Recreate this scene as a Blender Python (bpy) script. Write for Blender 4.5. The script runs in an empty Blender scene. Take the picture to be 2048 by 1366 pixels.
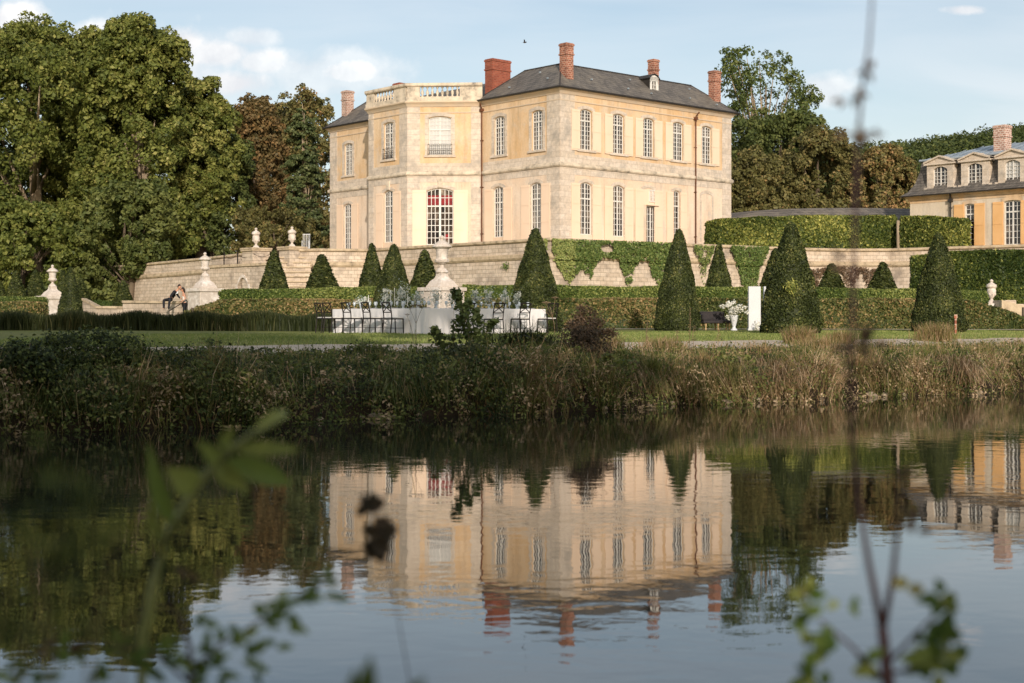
import bpy, math, random
import numpy as np
from mathutils import Vector, Matrix, noise as mnoise
random.seed(7); RNG = np.random.default_rng(11)
SC = bpy.context.scene
COL = SC.collection
PI = math.pi
# ---------------------------------------------------------------- camera model (used to turn a direction and a distance into a place)
F, CX, HY, HC = 2844.0, 1024.0, 645.0, 1.6
def wx(px, Y): return (px-CX)/F*Y
def wz(py, Y): return HC+(HY-py)*Y/F
# ---------------------------------------------------------------- materials
def srgb(r, g, b):
    f = lambda c: (c/255/12.92) if c/255 <= .04045 else ((c/255+.055)/1.055)**2.4
    return (f(r), f(g), f(b))
class NT:
    def __init__(s, name):
        s.m = bpy.data.materials.new(name); s.m.use_nodes = True
        s.t = s.m.node_tree; s.t.nodes.clear()
        s.out = s.t.nodes.new('ShaderNodeOutputMaterial')
    def n(s, typ, **kw):
        nd = s.t.nodes.new(typ)
        for k, v in kw.items():
            if k.startswith('i_'):
                key = k[2:].replace('_', ' ')
                nd.inputs[key].default_value = v
            else: setattr(nd, k, v)
        return nd
    def l(s, a, b): s.t.links.new(a, b)
def ramp(nt, stops, fac):
    r = nt.n('ShaderNodeValToRGB')
    e = r.color_ramp.elements
    while len(e) < len(stops): e.new(.5)
    for k, (p, c) in enumerate(stops):
        e[k].position = p; e[k].color = (*c, 1) if len(c) == 3 else c
    nt.l(fac, r.inputs[0]); return r
def mat(name, c1, c2=None, scale=1.0, rough=.8, bump=0, bscale=None, detail=6, spec=.3, metal=0, c3=None, stretch=(1,1,1), coord='Object', lo=.35, hi=.65):
    nt = NT(name); c2 = c2 or c1
    tc = nt.n('ShaderNodeTexCoord'); mp = nt.n('ShaderNodeMapping'); mp.inputs['Scale'].default_value = stretch
    nt.l(tc.outputs[coord], mp.inputs[0])
    nz = nt.n('ShaderNodeTexNoise', i_Scale=scale, i_Detail=detail, i_Roughness=.62); nt.l(mp.outputs[0], nz.inputs['Vector'])
    st = [(lo, c1), (hi, c2)] if c3 is None else [(lo, c1), ((lo+hi)/2, c2), (hi, c3)]
    r = ramp(nt, st, nz.outputs[0])
    b = nt.n('ShaderNodeBsdfPrincipled', i_Roughness=rough, i_Metallic=metal); b.inputs['Specular IOR Level'].default_value = spec
    nt.l(r.outputs[0], b.inputs['Base Color'])
    if bump:
        n2 = nt.n('ShaderNodeTexNoise', i_Scale=bscale or scale*6, i_Detail=4.0); nt.l(mp.outputs[0], n2.inputs['Vector'])
        bp = nt.n('ShaderNodeBump', i_Strength=min(1, bump), i_Distance=.05*bump); nt.l(n2.outputs[0], bp.inputs['Height']); nt.l(bp.outputs[0], b.inputs['Normal'])
    nt.l(b.outputs[0], nt.out.inputs[0]); return nt.m
def masonry(name, c1, c2, joint, bw, bh, ms, ua=1.0, ub=1.0, stain=None, stain_amt=.5, rough=.85, cvar=.5, bump=.3):
    """stone or brick courses on upright faces: u runs along ua*x+ub*y, v along z; weathering on top"""
    nt = NT(name)
    tc = nt.n('ShaderNodeTexCoord'); sp = nt.n('ShaderNodeSeparateXYZ'); nt.l(tc.outputs['Object'], sp.inputs[0])
    m1 = nt.n('ShaderNodeMath', operation='MULTIPLY'); m1.inputs[1].default_value = ua; nt.l(sp.outputs[0], m1.inputs[0])
    m2 = nt.n('ShaderNodeMath', operation='MULTIPLY_ADD'); m2.inputs[1].default_value = ub; nt.l(sp.outputs[1], m2.inputs[0]); nt.l(m1.outputs[0], m2.inputs[2])
    cb = nt.n('ShaderNodeCombineXYZ'); nt.l(m2.outputs[0], cb.inputs[0]); nt.l(sp.outputs[2], cb.inputs[1])
    br = nt.n('ShaderNodeTexBrick', i_Scale=1.0, i_Mortar_Size=ms, i_Mortar_Smooth=.3, i_Bias=0.0, i_Brick_Width=bw, i_Row_Height=bh)
    br.inputs['Color1'].default_value = (*c1, 1); br.inputs['Color2'].default_value = (*c2, 1); br.inputs['Mortar'].default_value = (*joint, 1)
    nt.l(cb.outputs[0], br.inputs['Vector'])
    nz = nt.n('ShaderNodeTexNoise', i_Scale=.55, i_Detail=9.0, i_Roughness=.7); nt.l(tc.outputs['Object'], nz.inputs['Vector'])
    nz2 = nt.n('ShaderNodeTexNoise', i_Scale=3.5, i_Detail=7.0, i_Roughness=.65); nt.l(tc.outputs['Object'], nz2.inputs['Vector'])
    r1 = ramp(nt, [(.5, (0,0,0)), (.68, (1,1,1))], nz.outputs[0])
    r2 = ramp(nt, [(.3, (.72,.72,.72)), (.6, (1,1,1))], nz2.outputs[0])
    mul = nt.n('ShaderNodeMixRGB', blend_type='MULTIPLY'); mul.inputs[0].default_value = cvar*1.6 if cvar*1.6 < 1 else 1
    nt.l(br.outputs[0], mul.inputs[1]); nt.l(r2.outputs[0], mul.inputs[2])
    mx = nt.n('ShaderNodeMixRGB', blend_type='MIX'); mx.inputs[2].default_value = (*(stain or c2), 1)
    ml = nt.n('ShaderNodeMath', operation='MULTIPLY'); ml.inputs[1].default_value = stain_amt; nt.l(r1.outputs[0], ml.inputs[0]); nt.l(ml.outputs[0], mx.inputs[0])
    nt.l(mul.outputs[0], mx.inputs[1])
    b = nt.n('ShaderNodeBsdfPrincipled', i_Roughness=rough); b.inputs['Specular IOR Level'].default_value = .2
    nt.l(mx.outputs[0], b.inputs['Base Color'])
    bp = nt.n('ShaderNodeBump', i_Strength=bump, i_Distance=.03); nt.l(nz2.outputs[0], bp.inputs['Height']); nt.l(bp.outputs[0], b.inputs['Normal'])
    nt.l(b.outputs[0], nt.out.inputs[0]); return nt.m
def leafmat(name, stops, trans=.25, rough=.55, spec=.25, gain=1.6):
    nt = NT(name); stops = [(p, tuple(min(.85, q*gain) for q in c)) for p, c in stops]
    at = nt.n('ShaderNodeAttribute', attribute_name='tint')
    r = ramp(nt, stops, at.outputs['Fac'])
    b = nt.n('ShaderNodeBsdfPrincipled', i_Roughness=rough); b.inputs['Specular IOR Level'].default_value = spec
    nt.l(r.outputs[0], b.inputs['Base Color'])
    if trans > 0:
        tr = nt.n('ShaderNodeBsdfTranslucent'); nt.l(r.outputs[0], tr.inputs[0])
        mx = nt.n('ShaderNodeMixShader'); mx.inputs[0].default_value = trans
        nt.l(b.outputs[0], mx.inputs[1]); nt.l(tr.outputs[0], mx.inputs[2]); nt.l(mx.outputs[0], nt.out.inputs[0])
    else: nt.l(b.outputs[0], nt.out.inputs[0])
    return nt.m
# ---------------------------------------------------------------- objects
def thing(name, label, cat, loc=(0,0,0), rz=0, group=None):
    o = bpy.data.objects.new(name, None); COL.objects.link(o)
    o.location = loc; o.rotation_euler = (0,0,rz); o.empty_display_size = .3
    o['label'] = label; o['category'] = cat
    if group: o['group'] = group
    return o
def tag(o, label=None, cat=None, group=None, kind=None):
    if label: o['label'] = label
    if cat: o['category'] = cat
    if group: o['group'] = group
    if kind: o['kind'] = kind
    return o
def link(name, me, parent=None):
    o = bpy.data.objects.new(name, me); COL.objects.link(o)
    if parent is not None: o.parent = parent
    return o
def copy_tree(o, parent=None):
    c = o.copy(); COL.objects.link(c)
    if parent is not None: c.parent = parent
    for ch in list(o.children): copy_tree(ch, c)
    return c
class MB:
    def __init__(s): s.v = []; s.f = []
    def quad(s, a, b, c, d):
        k = len(s.v); s.v += [tuple(a), tuple(b), tuple(c), tuple(d)]; s.f.append((k,k+1,k+2,k+3))
    def poly(s, pts):
        k = len(s.v); s.v += [tuple(p) for p in pts]; s.f.append(tuple(range(k, k+len(pts))))
    def box(s, x0, y0, z0, x1, y1, z1, M=None):
        P = [(x0,y0,z0),(x1,y0,z0),(x1,y1,z0),(x0,y1,z0),(x0,y0,z1),(x1,y0,z1),(x1,y1,z1),(x0,y1,z1)]
        if M is not None: P = [M(*p) if callable(M) else tuple(M @ Vector(p)) for p in P]
        k = len(s.v); s.v += [tuple(p) for p in P]
        for f in ((0,3,2,1),(4,5,6,7),(0,1,5,4),(1,2,6,5),(2,3,7,6),(3,0,4,7)): s.f.append(tuple(k+i for i in f))
    def tube(s, pts, rad, n=8, caps=True):
        pts = [Vector(p) for p in pts]
        if not hasattr(rad, '__len__'): rad = [rad]*len(pts)
        k0 = len(s.v); up = Vector((0,0,1))
        for i, p in enumerate(pts):
            d = (pts[min(i+1, len(pts)-1)]-pts[max(i-1, 0)])
            d = d.normalized() if d.length > 1e-9 else Vector((0,0,1))
            a = d.cross(up if abs(d.z) < .95 else Vector((1,0,0))).normalized(); b = d.cross(a)
            for j in range(n):
                t = 2*PI*j/n; s.v.append(tuple(p+(a*math.cos(t)+b*math.sin(t))*rad[i]))
        for i in range(len(pts)-1):
            for j in range(n):
                a0 = k0+i*n+j; a1 = k0+i*n+(j+1)%n; s.f.append((a0, a1, a1+n, a0+n))
        if caps:
            s.f.append(tuple(k0+j for j in range(n))[::-1]); s.f.append(tuple(k0+(len(pts)-1)*n+j for j in range(n)))
    def lathe(s, prof, n=16, c=(0,0,0), M=None, sq=False):
        k0 = len(s.v)
        for r, z in prof:
            for j in range(n):
                t = 2*PI*(j+.5*sq)/n; q = r*(1/math.cos(PI/n) if sq else 1)
                p = (c[0]+q*math.cos(t), c[1]+q*math.sin(t), c[2]+z)
                s.v.append(M(*p) if M else p)
        for i in range(len(prof)-1):
            for j in range(n):
                a = k0+i*n+j; b = k0+i*n+(j+1)%n; s.f.append((a, b, b+n, a+n))
        s.f.append(tuple(k0+j for j in range(n))[::-1]); s.f.append(tuple(k0+(len(prof)-1)*n+j for j in range(n)))
    def sweep(s, path, prof, closed=False, caps=True):
        """profile [(out, z)...] swept along a plan path, outward = right of travel, mitred"""
        n = len(path); rings = []
        for i in range(n):
            def nrm(a, b):
                d = Vector((b[0]-a[0], b[1]-a[1])).normalized(); return Vector((d.y, -d.x))
            if closed: n1 = nrm(path[i-1], path[i]); n2 = nrm(path[i], path[(i+1)%n])
            else:
                n1 = nrm(path[max(i-1,0)], path[max(i-1,0)+1]); n2 = nrm(path[min(i,n-2)], path[min(i,n-2)+1])
            m = (n1+n2); m = m/max(.25, (1+n1.dot(n2)))
            z0 = path[i][2] if len(path[i]) > 2 else 0
            rings.append([(path[i][0]+m.x*o, path[i][1]+m.y*o, z0+z) for o, z in prof])
        k0 = len(s.v); L = len(prof)
        for r in rings: s.v += r
        for i in range(n if closed else n-1):
            for j in range(L):
                a = k0+i*L+j; b = k0+i*L+(j+1)%L; c = k0+((i+1)%n)*L+(j+1)%L; d = k0+((i+1)%n)*L+j
                s.f.append((a, d, c, b))
        if caps and not closed:
            s.f.append(tuple(k0+j for j in range(L))); s.f.append(tuple(k0+(n-1)*L+j for j in range(L))[::-1])
    def build(s, name, m, parent=None, smooth=False, bevel=0):
        me = bpy.data.meshes.new(name); me.from_pydata(s.v, [], s.f); me.update()
        if m is not None: me.materials.append(m)
        if smooth: me.polygons.foreach_set('use_smooth', [True]*len(me.polygons))
        o = link(name, me, parent)
        if bevel:
            md = o.modifiers.new('bevel', 'BEVEL'); md.width = bevel; md.segments = 1; md.limit_method = 'ANGLE'
        return o
# numpy meshes made of quads with a per-face tint
def np_mesh(name, V, Q, T, m, parent=None, smooth=False):
    me = bpy.data.meshes.new(name)
    V = np.ascontiguousarray(V, dtype=np.float32); Q = np.ascontiguousarray(Q, dtype=np.int32)
    me.vertices.add(len(V)); me.vertices.foreach_set('co', V.ravel())
    me.loops.add(Q.size); me.loops.foreach_set('vertex_index', Q.ravel())
    me.polygons.add(len(Q)); me.polygons.foreach_set('loop_start', np.arange(0, Q.size, 4, dtype=np.int32))
    me.polygons.foreach_set('loop_total', np.full(len(Q), 4, dtype=np.int32))
    if smooth: me.polygons.foreach_set('use_smooth', np.ones(len(Q), dtype=bool))
    me.update(calc_edges=True)
    a = me.attributes.new('tint', 'FLOAT', 'FACE'); a.data.foreach_set('value', np.ascontiguousarray(T, dtype=np.float32))
    if m is not None: me.materials.append(m)
    return link(name, me, parent)
def unit(a): return a/np.maximum(np.linalg.norm(a, axis=1, keepdims=True), 1e-9)
def cards(C, N, size, aspect=.7, fold=.25):
    """one bent diamond leaf per centre (two triangles read as one quad)"""
    n = len(C); N = unit(N); R = RNG.normal(size=(n,3)); U = unit(np.cross(N, R)); W = np.cross(N, U)
    s = (np.asarray(size)*np.ones(n))[:,None]*.5
    V = np.empty((n,4,3)); V[:,0] = C-U*s; V[:,1] = C+W*s*aspect+N*s*fold; V[:,2] = C+U*s; V[:,3] = C-W*s*aspect+N*s*fold
    return V.reshape(-1,3), np.arange(4*n).reshape(-1,4)
def join_np(parts):
    Vs, Qs, Ts, k = [], [], [], 0
    for V, Q, T in parts:
        Vs.append(V); Qs.append(Q+k); Ts.append(np.ones(len(Q))*T); k += len(V)
    return np.concatenate(Vs), np.concatenate(Qs), np.concatenate(Ts)
def blades(B, H, W, lean, bend=.5):
    """grass blades: base points B, heights H, widths W, lean direction vectors (xy)"""
    n = len(B); a = RNG.uniform(0, 2*PI, n); S = np.stack([np.cos(a), np.sin(a), np.zeros(n)], 1)*(W[:,None]*.5)
    L = np.concatenate([lean, np.zeros((n,1))], 1)
    P1 = B+L*(H*.35)[:,None]; P1[:,2] += H*.55
    P2 = B+L*(H*1.0)[:,None]; P2[:,2] += H*(1-bend*np.linalg.norm(lean, axis=1))
    V = np.empty((n,6,3)); V[:,0] = B-S; V[:,1] = B+S; V[:,2] = P1+S*.8; V[:,3] = P1-S*.8; V[:,4] = P2+S*.15; V[:,5] = P2-S*.15
    k = np.arange(n)*6
    Q = np.stack([np.stack([k,k+1,k+2,k+3],1), np.stack([k+3,k+2,k+4,k+5],1)],1).reshape(-1,4)
    return V.reshape(-1,3), Q
# ---------------------------------------------------------------- the materials of the place
def render_mat(name, base, warm, grey):
    """lime render: warm and pale fields, grey weathered patches, thin run-off streaks"""
    nt = NT(name); tc = nt.n('ShaderNodeTexCoord')
    def nz(sc, st, det=8.0, rg=.65):
        mp = nt.n('ShaderNodeMapping'); mp.inputs['Scale'].default_value = st; nt.l(tc.outputs['Object'], mp.inputs[0])
        n = nt.n('ShaderNodeTexNoise', i_Scale=sc, i_Detail=det, i_Roughness=rg); nt.l(mp.outputs[0], n.inputs[0]); return n.outputs[0]
    a = ramp(nt, [(.4, base), (.6, warm)], nz(.35, (1,1,.6)))
    g = ramp(nt, [(.52, (0,0,0)), (.66, (.75,.75,.75))], nz(.5, (1,1,.8), 10.0, .75))
    m1 = nt.n('ShaderNodeMixRGB'); m1.inputs[2].default_value = (*grey, 1); nt.l(g.outputs[0], m1.inputs[0]); nt.l(a.outputs[0], m1.inputs[1])
    st = ramp(nt, [(.34, (.78,.77,.76)), (.5, (1,1,1))], nz(1.7, (1,1,.12), 5.0))
    m2 = nt.n('ShaderNodeMixRGB', blend_type='MULTIPLY'); m2.inputs[0].default_value = .8; nt.l(m1.outputs[0], m2.inputs[1]); nt.l(st.outputs[0], m2.inputs[2])
    fine = ramp(nt, [(.3, (.86,.85,.84)), (.6, (1,1,1))], nz(6.0, (1,1,1)))
    m3 = nt.n('ShaderNodeMixRGB', blend_type='MULTIPLY'); m3.inputs[0].default_value = .8; nt.l(m2.outputs[0], m3.inputs[1]); nt.l(fine.outputs[0], m3.inputs[2])
    p = nt.n('ShaderNodeBsdfPrincipled', i_Roughness=.92); p.inputs['Specular IOR Level'].default_value = .1; nt.l(m3.outputs[0], p.inputs[0]); nt.l(p.outputs[0], nt.out.inputs[0]); return nt.m
M = {}
M['plaster'] = render_mat('ochre_plaster', srgb(228,201,166), srgb(217,181,136), srgb(204,190,172))
M['plaster_pale'] = render_mat('pale_plaster', srgb(234,214,190), srgb(228,201,172), srgb(204,193,178))
M['wing_render'] = render_mat('grey_cream_render', srgb(228,214,192), srgb(218,200,172), srgb(196,188,174))
M['stone'] = masonry('dressed_limestone', srgb(222,207,188), srgb(212,195,173), srgb(190,172,150), .9, .42, .014, stain=srgb(160,152,140), stain_amt=.85, cvar=.6)
M['stone_trim'] = mat('weathered_limestone_trim', srgb(128,120,110), srgb(196,182,160), 1.6, .9, .3, 12, c3=srgb(222,206,182), spec=.1, lo=.3, hi=.6)
M['cornice'] = mat('cornice_limestone', srgb(208,192,170), srgb(224,200,170), .9, .9, .2, 12, spec=.1)
M['shutter'] = mat('peach_shutter_paint', srgb(240,214,186), srgb(235,206,176), .8, .55, spec=.3, stretch=(1,1,.3))
M['shutter_orange'] = mat('apricot_shutter_paint', srgb(236,188,130), srgb(228,178,118), .8, .6, spec=.25)
M['frame'] = mat('white_joinery_paint', (.78,.75,.68), (.7,.67,.6), 1.5, .5)
M['glass'] = mat('old_window_glass', (.010,.010,.012), (.06,.04,.028), 1.6, .1, spec=.8, c3=(.36,.29,.22), stretch=(1,1,.45), lo=.40, hi=.68, bump=.25, bscale=5)  # colour blotches stand in for dim rooms, curtains and reflected sky
M['blind'] = mat('white_blind_behind_glass', (.62,.6,.55), (.5,.49,.46), 1.4, .3, spec=.5)
M['red'] = mat('red_curtain', srgb(150,30,34), srgb(110,20,24), 2, .6)
M['slate'] = masonry('slate_roof', srgb(122,115,106), srgb(96,91,85), srgb(62,58,54), .3, .2, .016, stain=srgb(140,130,114), stain_amt=.6, rough=.6, cvar=.6)
M['zinc'] = mat('grey_zinc_roof', srgb(168,178,184), srgb(140,150,156), .8, .45, .1, metal=.2)
M['lead'] = mat('dark_gutter_metal', srgb(70,66,62), srgb(56,52,48), 2, .5, metal=.3)
M['copper'] = mat('brown_copper_pipe', srgb(118,78,56), srgb(96,62,44), 2, .5, metal=.3)
M['brick_red'] = masonry('new_red_brick', srgb(172,96,72), srgb(144,74,56), srgb(156,116,98), .3, .13, .014, stain=srgb(120,64,50), stain_amt=.4, cvar=.6)
M['brick_old'] = masonry('old_brick', srgb(182,116,90), srgb(138,82,64), srgb(200,170,148), .3, .15, .02, stain=srgb(96,66,56), stain_amt=.7, cvar=.6)
M['brick_pale'] = masonry('pale_pink_brick', srgb(200,158,138), srgb(160,116,98), srgb(216,198,182), .3, .15, .03, stain=srgb(130,104,92), stain_amt=.6, cvar=.6)
M['rampart'] = masonry('terrace_rampart_stone', srgb(220,202,180), srgb(202,182,158), srgb(154,138,118), .62, .27, .016, ua=1.4, ub=0, stain=srgb(134,122,110), stain_amt=.8, cvar=.62)
M['coping'] = mat('mossy_coping_stone', srgb(128,116,98), srgb(186,166,138), 2.2, .95, .5, 14, c3=srgb(204,184,154), spec=.1, lo=.3, hi=.62)
M['white_stone'] = mat('bleached_carved_stone', srgb(226,214,200), srgb(198,184,168), 1.8, .85, .4, 14, c3=srgb(236,226,214), spec=.15)
M['bark'] = mat('grey_bark', srgb(112,98,80), srgb(72,60,48), 1.5, .9, .6, 8, stretch=(1,1,.3))
M['bark_pale'] = mat('pale_bark', srgb(176,158,132), srgb(130,112,90), 1.2, .9, .4, 8, stretch=(1,1,.3))
M['iron'] = mat('dark_bronze_iron', srgb(44,36,32), srgb(32,26,24), 4, .6, metal=.2)
M['cloth'] = mat('white_table_linen', (.85,.81,.77), (.78,.74,.7), .9, .8, .5, 3, stretch=(1,1,.25))
M['cushion'] = mat('ivory_seat_cushion', (.72,.68,.6), (.66,.62,.55), 5, .8)
M['white_paint'] = mat('white_painted_panel', (.7,.7,.69), (.64,.64,.63), 2, .5)
M['black'] = mat('black_upholstery_and_doorway_dark', (.02,.016,.016), (.035,.026,.024), 3, .6)
M['wood'] = mat('light_turned_wood', srgb(206,176,132), srgb(184,150,108), 6, .6)
M['glassware'] = mat('clear_glassware', (.62,.66,.66), (.45,.5,.5), 20, .08, spec=.8)
M['wax'] = mat('ivory_candle_wax', (.8,.77,.68), (.76,.73,.64), 5, .5)
M['petal'] = leafmat('white_petals', [(0,(.5,.5,.42)),(.6,(.53,.51,.44)),(1,(.53,.52,.46))], .2)
M['table_leaf'] = leafmat('silver_green_leaves', [(0,(.04,.07,.035)),(.5,(.22,.27,.2)),(1,(.6,.62,.58))], .2)
M['soil'] = mat('bank_soil', srgb(70,54,38), srgb(50,40,28), 3, .95, .6, 12)
M['gravel'] = mat('pale_gravel', srgb(206,190,168), srgb(176,158,136), 14, .95, .6, 40, detail=8, c3=srgb(218,204,184))
def lawnmat():
    nt = NT('mown_lawn'); tc = nt.n('ShaderNodeTexCoord')
    a = nt.n('ShaderNodeTexNoise', i_Scale=.6, i_Detail=8.0, i_Roughness=.7); b = nt.n('ShaderNodeTexNoise', i_Scale=9.0, i_Detail=6.0)
    nt.l(tc.outputs['Object'], a.inputs[0]); nt.l(tc.outputs['Object'], b.inputs[0])
    r = ramp(nt, [(.3, (.14,.155,.035)), (.5, (.2,.21,.05)), (.7, (.28,.25,.09))], a.outputs[0])
    r2 = ramp(nt, [(.3, (.5,.5,.5)), (.65, (1.0,1.0,1.0))], b.outputs[0])
    mx = nt.n('ShaderNodeMixRGB', blend_type='MULTIPLY'); mx.inputs[0].default_value = 1; nt.l(r.outputs[0], mx.inputs[1]); nt.l(r2.outputs[0], mx.inputs[2])
    p = nt.n('ShaderNodeBsdfPrincipled', i_Roughness=.9); p.inputs['Specular IOR Level'].default_value = .1
    nt.l(mx.outputs[0], p.inputs[0]); nt.l(p.outputs[0], nt.out.inputs[0]); return nt.m
M['lawn'] = lawnmat()
G = lambda r,g,b: srgb(r,g,b)
M['lf_plane'] = leafmat('plane_leaves', [(0,(.035,.05,.012)),(.45,(.092,.108,.022)),(.8,(.165,.17,.042)),(1,(.25,.23,.07))], .28)
M['lf_dark'] = leafmat('dark_green_leaves', [(0,(.026,.04,.011)),(.6,(.06,.075,.02)),(1,(.12,.13,.036))], .25)
M['lf_fresh'] = leafmat('fresh_green_leaves', [(0,(.03,.05,.012)),(.6,(.075,.1,.026)),(1,(.16,.17,.055))], .3)
M['lf_brown'] = leafmat('autumn_chestnut_leaves', [(0,(.05,.045,.015)),(.45,(.105,.1,.032)),(.8,(.18,.14,.052)),(1,(.28,.165,.07))], .25)
M['lf_rust'] = leafmat('rust_leaves', [(0,(.05,.045,.016)),(.5,(.115,.083,.032)),(1,(.24,.14,.055))], .25)
M['lf_pine'] = leafmat('pine_needles', [(0,(.03,.045,.014)),(.6,(.07,.085,.03)),(1,(.13,.13,.05))], .1)
M['lf_yew'] = leafmat('clipped_yew', [(0,(.012,.017,.004)),(.5,(.032,.041,.010)),(.85,(.07,.08,.02)),(1,(.15,.14,.045))], .1)
M['lf_box'] = leafmat('clipped_box_green', [(0,(.03,.05,.01)),(.5,(.09,.12,.025)),(1,(.24,.25,.07))], .2)
M['lf_beech'] = leafmat('hornbeam_hedge_leaves', [(0,(.024,.036,.01)),(.4,(.07,.085,.022)),(.7,(.14,.125,.042)),(1,(.27,.18,.08))], .2)
M['lf_hedge'] = leafmat('leafy_hedge', [(0,(.02,.035,.007)),(.5,(.075,.095,.018)),(.8,(.17,.18,.04)),(1,(.33,.31,.08))], .2)
M['lf_ivy'] = leafmat('ivy_leaves', [(0,(.025,.045,.01)),(.5,(.075,.11,.025)),(1,(.24,.25,.08))], .15)
M['lf_iris'] = leafmat('iris_blades', [(0,(.014,.02,.006)),(.7,(.035,.042,.012)),(1,(.12,.11,.045))], .2)
M['lf_bank'] = leafmat('bank_herbs', [(0,(.016,.024,.006)),(.3,(.045,.06,.013)),(.6,(.115,.13,.03)),(.8,(.2,.14,.07)),(1,(.34,.25,.15))], .25)
M['lf_straw'] = leafmat('dry_grass', [(0,(.025,.04,.008)),(.3,(.085,.1,.022)),(.5,(.17,.135,.05)),(.72,(.24,.145,.075)),(1,(.42,.31,.19))], .25)
M['lf_dock'] = leafmat('dock_seed_heads', [(0,(.034,.026,.013)),(.6,(.095,.06,.034)),(1,(.22,.14,.085))], .15)
M['lf_near'] = leafmat('near_leaves', [(0,(.03,.06,.012)),(.5,(.09,.13,.025)),(1,(.26,.25,.06))], .35)
M['stem_near'] = mat('plant_stem', (.06,.04,.025), (.1,.08,.03), 8, .7)
M['stem_purple'] = mat('purple_stem', (.06,.03,.03), (.09,.045,.04), 8, .7)
M['suit'] = mat('dark_suit_cloth', (.012,.012,.014), (.02,.02,.024), 5, .8)
M['skin'] = mat('skin', srgb(214,160,130), srgb(200,146,116), 4, .6)
M['hair'] = mat('dark_hair', (.02,.012,.008), (.035,.02,.012), 9, .6)
M['rock'] = mat('bank_stone', srgb(178,160,136), srgb(120,106,88), 4, .9, .5, 10)
# ---------------------------------------------------------------- wall with real openings
class Wall:
    """frame on an upright wall: u along, z up, d into the wall (negative = proud)"""
    def __init__(s, ox, oy, tx, ty):
        L = math.hypot(tx, ty); s.o = (ox, oy); s.t = (tx/L, ty/L); s.nin = (-ty/L, tx/L)
    def __call__(s, u, d, z): return (s.o[0]+s.t[0]*u+s.nin[0]*d, s.o[1]+s.t[1]*u+s.nin[1]*d, z)
def arc(u0, u1, zt, rise, n=6): return [(u0+(u1-u0)*i/n, zt-rise*(2*i/n-1)**2) for i in range(n+1)]
def wall_floor(mb, W, u0, u1, z0, z1, ops, dep=.26):
    """ops: (uc, w, zb, zt, rise), one opening per column"""
    ops = sorted(ops); cur = u0
    Q = lambda a,b,c,d: mb.quad(W(*a), W(*b), W(*c), W(*d))
    for uc, w, zb, zt, rise in ops:
        a, b = uc-w/2, uc+w/2
        Q((cur,0,z0),(a,0,z0),(a,0,z1),(cur,0,z1))
        if zb > z0+.01:
            Q((a,0,z0),(b,0,z0),(b,0,zb),(a,0,zb))
        Q((a,0,zb),(b,0,zb),(b,dep,zb),(a,dep,zb))
        A = arc(a, b, zt, rise)
        for (ua, za), (ub, zb2) in zip(A, A[1:]):
            Q((ua,0,za),(ub,0,zb2),(ub,0,z1),(ua,0,z1)); Q((ua,dep,za),(ub,dep,zb2),(ub,0,zb2),(ua,0,za))
        Q((a,0,zb),(a,dep,zb),(a,dep,zt-rise),(a,0,zt-rise)); Q((b,dep,zb),(b,0,zb),(b,0,zt-rise),(b,dep,zt-rise))
        cur = b
    Q((cur,0,z0),(u1,0,z0),(u1,0,z1),(cur,0,z1))
def bx(mb, W, u0, u1, d0, d1, z0, z1): mb.box(u0, d0, z0, u1, d1, z1, M=W)
def arch_strip(mb, W, A, hw, d0, d1):
    """band of height hw above an arch"""
    for (ua, za), (ub, zb) in zip(A, A[1:]):
        P = [(ua,d0,za),(ub,d0,zb),(ub,d0,zb+hw),(ua,d0,za+hw)]; Pb = [(u,d1,z) for u,_,z in P]
        k = len(mb.v); mb.v += [W(*p) for p in P]+[W(*p) for p in Pb]
        for f in ((0,1,2,3),(3,2,6,7),(1,0,4,5)): mb.f.append(tuple(k+i for i in f))
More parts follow.
